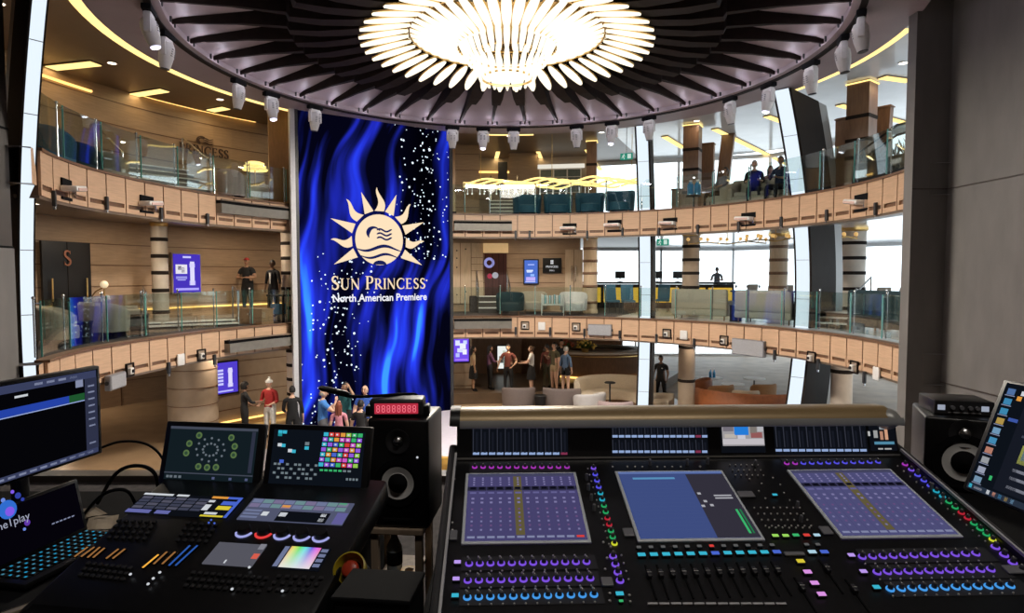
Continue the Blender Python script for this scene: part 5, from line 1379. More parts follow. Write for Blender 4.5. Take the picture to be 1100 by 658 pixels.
for px, Y, rz, m, lab in ((782, 27.5, 1.9, 'bluef', 'blue velvet chair right of the person with the phone, nearer one'), (790, 28.3, 1.9, 'bluef', 'blue velvet chair right of the person with the phone, farther one'), (712, 24.0, -.4, 'bluef', 'dark blue chair left of the yellow bar panels'),
                          (658, 23.2, .2, 'bluef', 'dark blue bar chair left of the farthest light column, left one'), (675, 23.0, .0, 'bluef', 'dark blue bar chair left of the farthest light column, right one'), (803, 24.5, .3, 'beige', 'beige dining chair at the left end of the long table'),
                          (826, 23.6, .2, 'beige', 'beige dining chair at the middle of the long table'), (842, 22.8, -.1, 'beige', 'beige dining chair half behind the tall light column'), (897, 20.5, .5, 'beige', 'beige dining chair left of the wide banded column'),
                          (941, 18.6, .2, 'beige', 'beige dining chair right of the wide banded column'), (968, 18.2, .0, 'beige', 'beige dining chair nearest the grey wall')):
    chair(lab, gp(px, Y, L1), rz + pi if m == 'bluef' else rz, m, None, 1.0)
t = empty('long_table', 'long dark dining table before the bright windows', 'table', gp(822, 25.2, L1), -.4)
MB().rbox((0, 0, .74), (2.6, .8, .05), .01).build('tabletop', M['black'], t)
for sx in (-1, 1):
    for sy in (-1, 1): MB().cyl((sx * 1.15, sy * .3, .72), (sx * 1.2, sy * .33, 0), .03, n=8).build('leg', M['black'], t)
for i in range(6):
    x = -1.1 + .44 * i; p = Matrix.Rotation(-.4, 3, 'Z') @ Vector((x, .1 * (-1) ** i, 0)); q = Vector(gp(822, 25.2, L1)) + p
    g = empty('wine_glass', '%s wine glass from the left on the long dark dining table' % ['first', 'second', 'third', 'fourth', 'fifth', 'sixth'][i], 'glass', (q.x, q.y, L1 + .765), 0, 'wine glasses on the long table')
    MB().lathe([(0, 0), (.04, 0), (.006, .01), (.006, .09), (.035, .13), (.042, .18), (.034, .22)], 14).build('bowl_and_stem', mat('smoke_glass', (.10, .10, .11), .1, noise=.05), g, 60)
yb = empty('yellow_bar', 'bar front of glowing yellow panels under a dark counter', 'bar counter', gp(702, 26.8, L1), -.1)
MB().rbox((0, 0, 1.06), (6.6, .6, .08), .02).build('counter_top', M['black'], yb)
for i in range(6): MB().rbox((-2.7 + 1.08 * i, -.2, .55), (.96, .08, .62), .02).build('lit_panel', mat('yellow_panel', (.75, .45, .05), .5, emit=(1, .6, .06), es=.55, noise=.1), yb)
MB().box((0, .05, .5), (6.5, .35, 1.0)).build('carcass', M['black'], yb)
for i, px in enumerate((666, 706, 728)):
    q = gp(px, 26.9, L1 + 1.1); t = empty('bar_monitor', '%s small dark screen from the left on the yellow bar' % ['first', 'second', 'third'][i], 'monitor', q, 0, 'tills on the yellow bar')
    MB().rbox((0, 0, .30), (.42, .04, .30), .01).build('display', M['black'], t); MB().cyl((0, .02, .02), (0, .02, .2), .02, n=8).build('stem', M['dkgrey'], t); MB().rbox((0, .02, .01), (.2, .16, .02), .005).build('foot', M['dkgrey'], t)
def branch_light(px, py, Y, lab, w=2.4):
    p = at_y(px, py, Y); t = empty('branch_chandelier', lab, 'chandelier', (p.x, p.y, p.z))
    MB().tube([(-w / 2, 0, 0), (-w / 4, .1, .06), (0, 0, .0), (w / 4, -.1, .08), (w / 2, 0, .02)], .018, 6).build('branch', M['brass'], t, 60)
    MB().cyl((0, 0, 0), (0, 0, L2 - .55 - p.z), .012, n=6).build('rod', M['brass'], t)
    for i in range(9):
        x = -w / 2 + w * i / 8; s = .16 * (-1) ** i
        MB().tube([(x, 0, .03), (x + .05, s, .12)], .012, 6).build('twig', M['brass'], t); MB().sph((x + .05, s, .15), .055, 10, 7).build('bulb', mat('amber_bulb', (.6, .35, .12), .3, emit=(1, .6, .2), es=.6), t, 60)
branch_light(781, 262, 19.5, 'brass branch chandelier over the person with the phone'); branch_light(833, 259, 18.0, 'brass branch chandelier half behind the tall light column', 1.6)
branch_light(895, 257, 18.5, 'brass branch chandelier left of the wide banded column', 1.4)
# rope line and rails by the grey wall
for i, (px, Y) in enumerate(((892, 19.0), (920, 17.4), (952, 16.2))):
    q = gp(px, Y, L1); t = empty('rope_post', '%s slim black rope post from the left by the teal sofa' % ['first', 'second', 'third'][i], 'post', q, 0, 'rope posts by the teal sofa')
    MB().lathe([(0, 0), (.14, 0), (.14, .02), (.02, .04), (.02, .98)], 16).build('pole', M['dkgrey'], t, 50); MB().sph((0, 0, 1.0), .035, 10, 7).build('finial', M['chrome'], t, 60)
# upper gallery rail by the grey wall
t = empty('stair_rail', 'sloping black stair rail on the upper gallery by the grey wall', 'rail', rp_(950, 9.0, L2), -1.2)
for dz in (0, .45): MB().tube([(-.9, 0, .05 + dz), (-.9, 0, .75 + dz * .5), (.2, 0, 1.25 + dz * .5), (.9, 0, 1.3 + dz * .4)], .028, 8).build('handrail', M['coldk'], t, 50)
for x in (-.5, .2, .8): MB().cyl((x, 0, 0), (x, 0, 1.0 + x * .3), .02, n=8).build('baluster', M['chrome'], t)
t = empty('planter_bed', 'long black planter with plants on the upper gallery by the grey wall', 'planter', rp_(957, 8.3, L2), -1.35)
MB().rbox((0, 0, .28), (1.9, .5, .55), .03).build('trough', M['black'], t)
lf = MB()
for i in range(90):
    b = Vector((random.uniform(-.85, .85), random.uniform(-.2, .2), .5)); a = random.uniform(0, 6.28); d = Vector((cos(a) * .5, sin(a) * .5, 1)).normalized() * random.uniform(.2, .45); s = d.cross(Vector((1, .2, 0))).normalized() * .03
    lf.add([b, b + d * .6 + s, b + d, b + d * .6 - s], [(0, 1, 2), (0, 2, 3)])
o = lf.build('foliage', mat('dark_leaf', (.03, .05, .02), .6, noise=.3, nscale=20), t); o['kind'] = 'stuff'
# ================================================================== THE MIXING BOOTH
DZ = ZE - .95                                             # desk top height
BF = L1 - .25                                             # booth floor
def desk(lab, x0, x1, y0, y1, z=DZ):
    t = empty('equipment_desk', lab, 'desk', ((x0 + x1) / 2, (y0 + y1) / 2, BF)); h = z - BF; w = x1 - x0; d = y1 - y0
    MB().rbox((0, 0, h - .02), (w, d, .04), .01).build('desktop', M['blackm'], t)
    for sx in (-1, 1): MB().box((sx * (w / 2 - .03), 0, (h - .04) / 2), (.04, d - .06, h - .04)).build('side_panel', M['blackm'], t)
    MB().box((0, d / 2 - .04, h / 2 - .02), (w - .1, .03, h - .06)).build('modesty_panel', M['blackm'], t)
    return t
desk('black equipment desk under the lighting console and the left monitors', -2.35, -.54, .95, 2.75)
desk('black equipment desk under the big mixing console', -.24, 2.6, 1.05, 2.85, DZ + .058)
def on_plane(name, lab, cat, pl): return empty(name, lab, cat, mtx=pl.m)
S_GRY = glow('ui_grey', (.30, .32, .38), .5)
def gm(name, c, s=1.0): return glow(name, c, s)
UIW = gm('ui_white', (.8, .84, .9), .75); UIB = gm('ui_blue', (.08, .16, .75), .8); UIC = gm('ui_cyan', (.05, .55, .75), .8); UIDK = gm('ui_dark', (.004, .005, .008), 1)
UIY = gm('ui_yellow', (.85, .70, .05), .8); UIG = gm('ui_green', (.05, .55, .18), .8); UIR = gm('ui_red', (.85, .06, .05), .8); UIO = gm('ui_orange', (.9, .38, .06), .8)
UIP = gm('ui_purple', (.35, .12, .85), .8); UIM = gm('ui_magenta', (.75, .12, .70), .8); UIL = gm('ui_lilac', (.55, .35, .95), .9); UISL = gm('ui_slate', (.10, .12, .24), .8); UISP = gm('ui_slate_purple', (.070, .062, .17), .85)

# ------------------------------------------------------------------ big mixing console
yaw = R_(1.77); TS = .27
ex = Vector((cos(yaw), sin(yaw), 0)); ey = Vector((-sin(yaw), cos(yaw), TS))
O = at_y(725, 491, 2.12)
DP = Plane(O, ex, ey)
con = on_plane('mixing_console', 'big black mixing console with three tilted screens and glowing knobs', 'mixing console', DP)
def U(px, py): return DP.uv(px, py)
xl, yb = U(490.5, 494); xr, _ = U(966, 489); yf = U(640, 700)[1]
KN = Vector(DP.m.to_3x3().inverted() @ Vector((0, 0, 1)))           # world up in console space
MB().box(((xl + xr) / 2, yf / 2, -.035), (xr - xl, -yf, .07)).build('chassis', M['black'], con)
for x in (xl - .014, xr + .014): 
    MB().rbox((x, yf / 2 + .02, -.03), (.028, -yf + .10, .10), .01).build('side_cheek', M['dkgrey'], con)
    MB().box((x + (.012 if x < 0 else -.012), yf / 2, .022), (.007, -yf, .008)).build('edge_trim', M['ltgrey'], con)
# meter bridge: leaning panel and the bronze hood over it
mbk = Plane(DP.o, ex, Vector((-sin(yaw) * .25, cos(yaw) * .25, 1)))
inv = DP.m.inverted() @ mbk.m
BH = .112
g = MB(); g.box(((xl + xr) / 2, BH / 2, -.03), (xr - xl, BH, .06)); g.xf(inv).build('meter_bridge', M['black'], con)
g = MB(); g.box(((xl + xr) / 2, .002, .004), (xr - xl, .006, .010)); g.xf(inv).build('bridge_trim', mat('pewter', (.30, .29, .27), .35, .6, noise=.05), con)
HB = mat('bronze_hood', (.36, .25, .12), .36, .25, noise=.06, nscale=3); HL = mat('hood_lip', (.42, .42, .40), .4, .3, noise=.05)
prof = [(.045, BH - .006), (.045, BH + .012), (.030, BH + .036), (.0, BH + .056), (-.05, BH + .066), (-.11, BH + .058), (-.15, BH + .03), (-.15, BH - .006)]
def hood(x0, x1, nm, m, pf):
    g = MB(); n = len(pf); vs = [Vector((x, z, y)) for x in (x0, x1) for y, z in pf]
    g.add(vs, [tuple(range(n))[::-1], tuple(range(n, 2 * n))] + [(i, (i + 1) % n, n + (i + 1) % n, n + i) for i in range(n)])
    g.xf(inv).build(nm, m, con, 40)
hood(xl + .012, xr - .03, 'hood', HB, prof)
hood(xl + .012, xr - .0, 'hood_lip', HL, [(.050, BH - .012), (.054, BH - .004), (.050, BH + .014), (.044, BH + .014), (.044, BH - .012)])
hood(xl - .022, xl + .012, 'hood_end_cap', M['black'], [(y + (.006 if y > 0 else 0), z + .003) for y, z in prof])
g = MB(); g.sph((xr - .03, BH + .012, -.05), (.055, .045, .10), 18, 10); g.xf(inv).build('hood_nose', HL, con, 60)
def B(px, py): return mbk.uv(px, py)
def bpatch(px0, py0, px1, py1, m, nm, par=con, h=.001, t=.002):
    a = B(px0, (py0 + py1) / 2); b = B(px1, (py0 + py1) / 2); c = B((px0 + px1) / 2, py0); d = B((px0 + px1) / 2, py1)
    g = MB(); g.box(((a[0] + b[0]) / 2, (c[1] + d[1]) / 2, h), (b[0] - a[0], c[1] - d[1], t)); return g.xf(inv).build(nm, m, par)
def meters(px0, px1, rows, n, skip=()):
    md = bpatch(px0, 456, px1, 489, UIDK, 'meter_display')
    w = (px1 - px0) / n
    for ri, (y0, y1, yl) in enumerate(rows):
        for i in range(n):
            x = px0 + w * (i + .12)
            bpatch(x, y0, x + w * .10, y1, gm('meter_line', (.05, .055, .08), .6), 'meter_line', md, .003)
            bpatch(x + w * .35, y0 + (y1 - y0) * .25, x + w * .62, y1, gm('meter_field', (.010, .012, .020), .8), 'meter_bar', md, .003)
            bpatch(x, yl, x + w * .8, yl + 2.6, gm('meter_label', (.35, .48, .80), .8) if i not in skip else gm('meter_label_red', (.35, .05, .12), .6), 'meter_label', md, .003)
meters(507, 610, [(456.5, 486, 485.5)], 12, (11,))
meters(657, 760, [(456, 466, 467), (472, 483, 483.5)], 15, (13,))
meters(832, 931, [(456.5, 480, 482)], 12)
vd = bpatch(774, 452, 821, 486, UIDK, 'video_display')
bpatch(775.5, 452.5, 820, 478.5, gm('video_pale', (.42, .40, .42), .8), 'video_picture', vd, .003)
bpatch(788, 452.5, 803, 467, gm('video_blue', (.02, .22, .75), .9), 'video_picture', vd, .005)
for (a, b, c, d, col) in ((776, 456, 787, 463, (.22, .2, .24)), (805, 455, 812, 465, (.25, .22, .2)), (778, 466, 790, 470, (.6, .55, .5)), (806, 464, 818, 470, (.35, .12, .12)), (776, 471, 820, 477, (.66, .62, .66)), (792, 467, 800, 471, (.7, .7, .8)), (813, 456, 819, 463, (.55, .55, .58))):
    bpatch(a, b, c, d, gm('video_%d_%d' % (a, b), col, .8), 'video_picture', vd, .005)
lg = bpatch(934, 456, 962, 484, UIDK, 'badge_display')
for (a, b, c, d, col) in ((944, 458, 955, 461, (.35, .38, .4)), (950, 461, 953, 472, (.75, .40, .25)), (945, 463, 948, 472, (.55, .28, .18)), (939, 474, 960, 477, (.10, .30, .45)), (938, 462, 942, 470, (.4, .4, .4)), (943, 481, 948, 482.5, (.5, .5, .5)), (950, 481, 957, 482.5, (.5, .5, .5)), (932, 463, 934, 468, (.6, .6, .6))):
    bpatch(a, b, c, d, gm('badge_%d_%d' % (a, b), col, .8), 'badge_mark', lg, .003)
# the three screens, corners read clockwise from top left
def quad_uv(c): return [Vector((*U(*p),)) for p in c]
def cscreen(nm, c, m):
    q = quad_uv(c); x0 = (q[0].x + q[3].x) / 2; x1 = (q[1].x + q[2].x) / 2; y1 = (q[0].y + q[1].y) / 2; y0 = (q[2].y + q[3].y) / 2
    f = MB().rbox(((x0 + x1) / 2, (y0 + y1) / 2, .003), (x1 - x0 + .018, y1 - y0 + .018, .009), .003).build(nm, mat('screen_bezel', (.80, .86, .92), .4, 0, noise=.05), con)
    MB().box(((x0 + x1) / 2, (y0 + y1) / 2, .0075), (x1 - x0, y1 - y0, .001)).build('display', m, f)
    def P(u0, v0, u1, v1, mm, pn='display_field', h=.0085):           # fractions from top left
        return MB().box((x0 + (x1 - x0) * (u0 + u1) / 2, y1 - (y1 - y0) * (v0 + v1) / 2, h), ((x1 - x0) * abs(u1 - u0), (y1 - y0) * abs(v1 - v0), .0006)).build(pn, mm, f)
    return P
def channel_screen(P, yc, dead):
    P(0, .0, 1, .045, gm('ui_bar', (.06, .06, .12), .9))
    P(0, .22, 1, .28, gm('ui_band', (.02, .02, .04), .9))
    P(yc, .05, yc + .075, .93, gm('ui_olive', (.14, .115, .05), .8))
    for i in range(12):
        u = .02 + i / 12.3
        for v in (.07, .10, .14, .18): P(u + .028, v, u + .045, v + .02, gm('ui_mid', (.24, .22, .44), .8), h=.0095)
        P(u + .005, .23, u + .055, .265, gm('ui_black', (.004, .004, .01), 1), h=.0095)
        P(u + .004, .31, u + .06, .335, gm('ui_mid2', (.15, .14, .34), .8), h=.0095)
        mb = MB()
        for v in (.40, .46): P(u + .02, v, u + .045, v + .025, gm('ui_mid', (.24, .22, .44), .8), h=.0095)
        for k in range(6):
            v = .56 + k * .058; P(u + .022, v, u + .040, v + .022, gm('ui_dot', (.22, .21, .42), .8) if k % 2 else gm('ui_dot2', (.16, .09, .24), .8), h=.0095)
        P(u, .945, u + .062, .97, gm('ui_lab', (.26, .28, .46), .8) if i != dead else UIR, h=.0095)
        P(u + .07, .05, u + .073, .93, gm('ui_sep', (.07, .06, .18), .9), h=.009)
P = cscreen('left_screen', ((503.3, 511), (616.5, 510.6), (631, 582), (499, 583.5)), UISP); channel_screen(P, .42, 11)
P = cscreen('right_screen', ((849, 507.6), (953.5, 506.3), (1030, 575.5), (905, 578)), gm('ui_slate_right', (.085, .085, .21), .85)); channel_screen(P, .42, 12)
P = cscreen('centre_screen', ((664, 509.5), (773.5, 507.8), (817, 578.8), (687.5, 581.5)), gm('ui_centre', (.055, .085, .25), .85))
P(0, 0, 1, .035, gm('ui_bar2', (.12, .18, .42), .9)); P(.12, .10, .52, .13, gm('ui_line', (.12, .34, .60), .8)); P(.64, .05, 1, 1, gm('ui_dkpanel', (.035, .032, .048), .9))
for v in (.40, .44): P(.80, v, .96, v + .018, gm('ui_text', (.5, .5, .55), .8), h=.0095)
for (a, b) in ((.66, .36), (.68, .48), (.64, .55), (.72, .54)): P(a, b, a + .03, b + .03, gm('ui_text', (.5, .5, .55), .8), h=.0095)
P(.92, .62, .94, .95, UIG, h=.0095); P(.955, .62, .97, .95, gm('ui_dkgreen', (.02, .22, .08), .8), h=.0095)
for k in range(14): P(.03, .18 + k * .055, .60, .182 + k * .055, gm('ui_rule', (.065, .10, .27), .8), h=.009)
# knobs: dark cap on a glowing ring
KN_CACHE = {}
def knob(px, py, m, nm='encoder', r=.0085, tall=.018, glowr=1.0):
    x, y = U(px, py)
    key = (m.name, r)
    if key not in KN_CACHE:
        c = MB(); c.lathe([(0, tall), (r * .60, tall), (r * .68, tall - .002), (r * .78, .004), (r * .78, 0)], 14); 
        ring = MB(); ring.lathe([(r * .80, .001), (r * .80, .005), (r * 1.18 * glowr, .004), (r * 1.22 * glowr, .001)], 16)
        o = c.build(nm, mat('knob_grey', (.09, .09, .10), .45, noise=.1, nscale=30), con, 40, (x, y, 0)); q = ring.build('light_ring', m, o, 60)
        MB().box((0, r * .35, tall + .0005), (.0016, r * .5, .001)).build('pointer', M['white'], o)
        KN_CACHE[key] = o; return o
    o = dup(KN_CACHE[key], parent=con); o.name = nm; o.location = (x, y, 0); return o
RP = gm('ring_purple', (.20, .08, .72), 1.0); RB = gm('ring_blue', (.06, .32, .80), 1.0); RM = gm('ring_magenta', (.42, .04, .50), .9); RI = gm('ring_indigo', (.09, .08, .75), 1.0)
RC = gm('ring_cyan', (.02, .40, .55), .9); RG = gm('ring_green', (.02, .38, .12), .9); RR_ = gm('ring_red', (.5, .02, .04), .9); RY = gm('ring_yellow', (.55, .60, .03), 1.1)
def lerp(a, b, k): return (a[0] + (b[0] - a[0]) * k, a[1] + (b[1] - a[1]) * k)
BTN = MB(); BTR = MB(); LEDS = MB()
def btn(px, py, w=.006, r=None): 
    x, y = U(px, py); BTN.rbox((x, y, .003), (w, w, .006), .0015, 1)
for a, b, m in (((504, 606), (630, 604), RP), ((502.5, 624), (634, 621.5), RP), ((502, 642), (638, 639), RB)):
    for i in range(12):
        p = lerp(a, b, i / 11); knob(*p, m); btn(p[0] + 1, p[1] + 8.2, .0045); btn(p[0] - 1.5, p[1] - 7.2, .0045)
for a, b, m in (((926, 598.5), (1048, 595), RP), ((942, 615), (1064, 612), RP), ((956, 633), (1085, 629.5), RB)):
    for i in range(12):
        p = lerp(a, b, i / 11); knob(*p, m); btn(p[0] + 3, p[1] + 8, .0045)
KP = mat('knob_strip_grey', (.030, .030, .036), .5, noise=.1, nscale=30)
for c in (((496, 598), (640, 596), (641, 611), (495, 613)), ((495, 616), (643, 613.5), (644.5, 629), (494, 631.5)), ((494, 634), (647, 631), (649, 648), (493, 651)), ((920, 590.5), (1056, 587), (1072, 602), (930, 606)), ((936, 607.5), (1072, 604), (1092, 620), (946, 624)), ((950, 625), (1094, 621.5), (1112, 638), (962, 642)), ((505, 496.5), (612, 496.5), (613, 507), (504.5, 507.5)), ((840, 492.5), (946, 491), (950, 502.5), (845, 504))):
    q = [Vector(U(*p)) for p in c]; MB().box((sum(p.x for p in q) / 4, sum(p.y for p in q) / 4, .0006), ((q[1].x + q[2].x - q[0].x - q[3].x) / 2, (q[0].y + q[1].y - q[2].y - q[3].y) / 2, .0014)).build('knob_strip', KP, con)
def square(px, py, m, w=.020, d=.014, nm='lit_key'):
    x, y = U(px, py); o = MB().rbox((x, y, .004), (w, d, .008), .003).build(nm, M['dkgrey'], con); MB().rbox((x, y, .0088), (w * .86, d * .84, .002), .0008).build('key_light', m, o); return o
for px, py, m in ((491.5, 606, UIL), (490, 624, UIL), (489, 642, UIC), (914, 598.5, UIL), (927, 616, UIL), (941, 633, UIC)): square(px, py, m)
for i in range(12):
    p = lerp((510, 502), (609, 502), i / 11); knob(*p, RM, 'rotary_knob', .0072, .014)
    p = lerp((845, 498), (943, 496.5), i / 11); knob(*p, RM if i < 2 else RI, 'rotary_knob', .0072, .014)
COLS = (RP, RI, RI, RI, RC, RC, RG, RG, RR_, RR_, RG, RG, RY)
for i, m in enumerate(COLS): 
    p = lerp((637.5, 503), (660, 584), i / 12); knob(*p, m, 'assign_knob', .0072, .014); btn(p[0] - 6, p[1] + 1, .0045)
for i in range(4): p = lerp((658.5, 598), (666, 624), i / 3); knob(*p, RP, 'assign_knob', .0085); btn(p[0] + 9, p[1] - 1, .005)
for i, m in enumerate((RM, RP, RI, RI, RI, RC, RC, RG, RG, RR_, RR_, RG, RG, RG, RY)):
    p = lerp((972, 499), (1066, 580), i / 14); knob(*p, m, 'assign_knob', .0075, .014); btn(p[0] - 8, p[1] + 2, .0045)
for i in range(4): p = lerp((1069, 588), (1097, 613), i / 3); knob(*p, RP, 'assign_knob', .009)
# stand-up plain knobs and button fields
def toggle(px, py): 
    x, y = U(px, py); MB().lathe([(0, .022), (.004, .022), (.005, .018), (.0055, 0)], 12).build('plain_knob', M['grey'], con, 50, (x, y, 0))
for px, py in ((698, 499), (738, 499), (760, 498), (811, 500), (630, 515), (632, 526), (635, 537), (638, 548), (856, 545), (860, 560), (985, 510), (1000, 525), (1012, 540)): toggle(px, py)
for px in (658, 674, 682, 690, 706, 714, 722, 731, 752): btn(px, 502)
for j in range(3):
    for i in range(6): btn(784 + i * 6 + j * 3, 500 + j * 5.5, .0045)
for (px, py) in ((830, 514), (838, 521), (815, 528), (822, 536), (842, 530), (848, 538), (818, 520), (805, 515)): btn(px, py, .005)
for j in range(4):
    for i in range(8): btn(810 + i * 7 + j * 4, 546 + j * 6.5, .005)
for i in range(7): btn(826 + i * 7.2, 567.5, .005)
for px, py in ((652, 600), (650, 612), (656, 588), (648, 583), (655, 646), (655, 638), (676, 640), (677, 647), (488, 515), (489, 500), (486, 562), (486, 570), (875, 594)): btn(px, py, .006)
o = BTN.build('button', M['white'], con); o['kind'] = 'stuff'
square(832, 533.5, UIC, .017, .010)
for px, m in ((832.5, UIG), (843.5, UIG), (854.5, UIG), (866, UIR), (877, gm('key_pale', (.45, .70, .85), .9))): square(px, 577.5 if px < 850 else 577, gm('key_lime', (.35, .75, .12), .9) if px < 846 else m, .020, .012)
for i in range(12):
    p = lerp((689, 598), (834, 595), i / 11); square(*p, UIC if i not in (6, 11) else UIB, .024, .014)
    p = lerp((686, 590), (829, 587.5), i / 11); square(*p, UIR if i == 6 else gm('key_unlit', (.16, .16, .16), .6), .014, .010, 'small_key')
for px, m in ((872, UIC), (885, UIB)): square(px, 595, gm('key_pale', (.45, .70, .85), .9) if px < 880 else m, .024, .014)
for px, py in ((866, 587), (878, 587)): square(px, py, gm('key_unlit', (.16, .16, .16), .6), .014, .010, 'small_key')
for px, py, m in ((859.5, 605, UIY), (867, 616.5, UIM), (874.5, 628.5, UIM), (882, 640.5, UIM)): square(px, py, gm('key_pink', (.78, .32, .85), .9) if m is UIM else m, .023, .015)
square(665.5, 640, UIC, .022, .014); square(667, 648, UIG, .012, .008, 'small_key')
def tab(px, py, w, d): x, y = U(px, py); MB().rbox((x, y, .004), (w, d, .008), .003).build('thumb_plate', M['grey'], con)
tab(675, 573, .030, .034); tab(801, 532, .050, .030); tab(887, 571, .030, .034); tab(652, 626, .030, .030); tab(1089, 613, .05, .03); tab(853, 596, .055, .014); tab(487, 576, .022, .04)
# faders
FAD = [lerp((697, 619), (835, 615), i / 11) for i in range(12)] + [(861, 633), (888, 613), (917, 635)]
for i, (px, py) in enumerate(FAD):
    x, y = U(px, py)
    MB().box((x, y - .02, .0015), (.004, .12, .003)).build('fader_slot', M['blackm'], con)
    f = MB(); f.rbox((0, 0, .007), (.012, .024, .014), .003); o = f.build('fader', mat('fader_cap', (.035, .035, .04), .35, noise=.1), con, 40, (x, y, 0))
    MB().box((0, 0, .0142), (.012, .0016, .001)).build('fader_line', M['white'], o)
    if i < 12: a, b = U(px + 4, 649); MB().box((a, b, .002), (.024, .006, .004)).build('label_strip', M['ltgrey'], con)

# ------------------------------------------------------------------ lighting console
yaw2 = R_(-8); TS2 = .294
ex2 = Vector((cos(yaw2), sin(yaw2), 0)); ey2 = Vector((-sin(yaw2), cos(yaw2), TS2))
LP = Plane(at_y(276, 523, 2.09), ex2, ey2)
lc = on_plane('lighting_console', 'black lighting console with two upright screens and glowing touch pads', 'lighting console', LP)
def V2(px, py): return LP.uv(px, py)
x1 = V2(392, 560)[0]; x0 = V2(74, 605)[0]; yf2 = V2(300, 668)[1]
MB().rbox(((x0 + x1) / 2, yf2 / 2 + .02, -.04), (x1 - x0, -yf2 + .12, .08), .015).build('chassis', M['black'], lc, 40)
MB().rbox(((x0 + x1) / 2, yf2 - .02, -.03), (x1 - x0, .08, .06), .025, 3).build('arm_rest', M['blackm'], lc, 40)
def lpatch(c, m, nm, par=lc, h=.002, t=.004):
    q = [Vector(V2(*p)) for p in c]; a = (q[0].x + q[3].x) / 2; b = (q[1].x + q[2].x) / 2; e = (q[0].y + q[1].y) / 2; f = (q[2].y + q[3].y) / 2
    MBx = MB().rbox(((a + b) / 2, (e + f) / 2, h), (b - a, e - f, t), .001, 1); o = MBx.build(nm, m, par)
    def P(u0, v0, u1, v1, mm, pn='display_field', hh=.0012):
        return MB().box((a + (b - a) * (u0 + u1) / 2, e - (e - f) * (v0 + v1) / 2, h + t / 2 + hh), ((b - a) * (u1 - u0), (e - f) * (v1 - v0), .0006)).build(pn, mm, o)
    return P
P = lpatch(((150, 531), (257.5, 534.5), (249, 557), (139, 552)), UIDK, 'command_screen')
P(0, 0, .30, .09, UIW); P(.34, 0, .46, .09, UIW); P(.70, 0, .86, .10, UIO); P(.86, .0, 1, .10, UIB)
for j in range(4):
    for i in range(6): P(.02 + .115 * i, .16 + .16 * j, .12 + .115 * i, .28 + .16 * j, gm('lc_cell', (.05, .055, .09), .9) if (i + j) % 3 else gm('lc_cell2', (.09, .09, .13), .9))
P(0, .82, .24, .98, gm('lc_blue', (.14, .15, .42), .9)); P(.29, .82, .43, .98, gm('lc_blue', (.14, .15, .42), .9))
P(.70, .20, .76, .30, UIW); P(.70, .42, .76, .70, UIW); P(.76, .78, .88, .88, UIW); P(.84, .22, .97, .40, UIB); P(.83, .46, .96, .64, UIY); P(.74, .92, .96, .99, UIY); P(.97, .1, 1, 1, UIB)
P = lpatch(((268, 536), (378, 540.5), (371.5, 564), (258, 559)), gm('lc_letterbox', (.09, .10, .17), .9), 'command_screen')
for j, v in enumerate((.05, .26)):
    for i in range(9): P(.02 + .105 * i, v, .115 + .105 * i, v + .17, (gm('lc_c1', (.17, .20, .34), .9), gm('lc_c2', (.20, .17, .30), .9), gm('lc_c3', (.16, .28, .30), .9))[(i * 2 + j) % 3])
P(.34, .28, .42, .42, UIO); P(.86, .05, .94, .2, UIG); P(.36, .55, .84, 1, UIDK); P(.20, .62, .26, .80, UIW); P(.37, .62, .44, .80, UIW); P(.76, .58, .81, .72, UIW); P(.76, .80, .81, .94, UIW); P(.90, .5, 1, 1, UIP if 0 else gm('lc_violet', (.13, .12, .34), .9))
for v in (.55, .70, .85): P(.02, v, .18, v + .08, gm('lc_c1', (.17, .20, .34), .9))
P = lpatch(((237, 583), (287, 585.5), (271, 609), (215, 606)), gm('lc_pad', (.10, .10, .125), .9), 'touch_pad')
P(.88, .0, 1, .25, gm('lc_pad_lit', (.24, .24, .28), .9)); P(.88, .45, 1, .68, gm('lc_pad_red', (.75, .12, .08), .9)); P(.42, .8, .45, .95, UIW)
cp = lpatch(((306, 587), (357, 589.5), (342, 613), (290, 611)), UIDK, 'colour_pad')
def rainbow():
    m = bpy.data.materials.new('colour_field'); m.use_nodes = True; nt = m.node_tree; nt.nodes.clear(); N = nt.nodes.new
    o = N('ShaderNodeOutputMaterial'); e = N('ShaderNodeEmission'); tc = N('ShaderNodeTexCoord'); s = N('ShaderNodeSeparateXYZ'); c = N('ShaderNodeCombineColor'); c.mode = 'HSV'
    nt.links.new(tc.outputs['Generated'], s.inputs[0])
    m1 = N('ShaderNodeMath'); m1.operation = 'MULTIPLY_ADD'; m1.inputs[1].default_value = .85; m1.inputs[2].default_value = .08; nt.links.new(s.outputs[0], m1.inputs[0])
    m2 = N('ShaderNodeMath'); m2.operation = 'MULTIPLY_ADD'; m2.inputs[1].default_value = .75; m2.inputs[2].default_value = .08; nt.links.new(s.outputs[1], m2.inputs[0])
    nt.links.new(m1.outputs[0], c.inputs[0]); nt.links.new(m2.outputs[0], c.inputs[1]); c.inputs[2].default_value = .9
    nt.links.new(c.outputs[0], e.inputs[0]); e.inputs[1].default_value = .85; nt.links.new(e.outputs[0], o.inputs[0]); return m
cp(.16, .03, .80, .97, rainbow(), 'colour_field'); cp(.03, .05, .13, .95, gm('lc_c1', (.17, .20, .34), .9))
for v in (.08, .3, .52, .74): cp(.83, v, .97, v + .14, gm('lc_c1', (.17, .20, .34), .9))
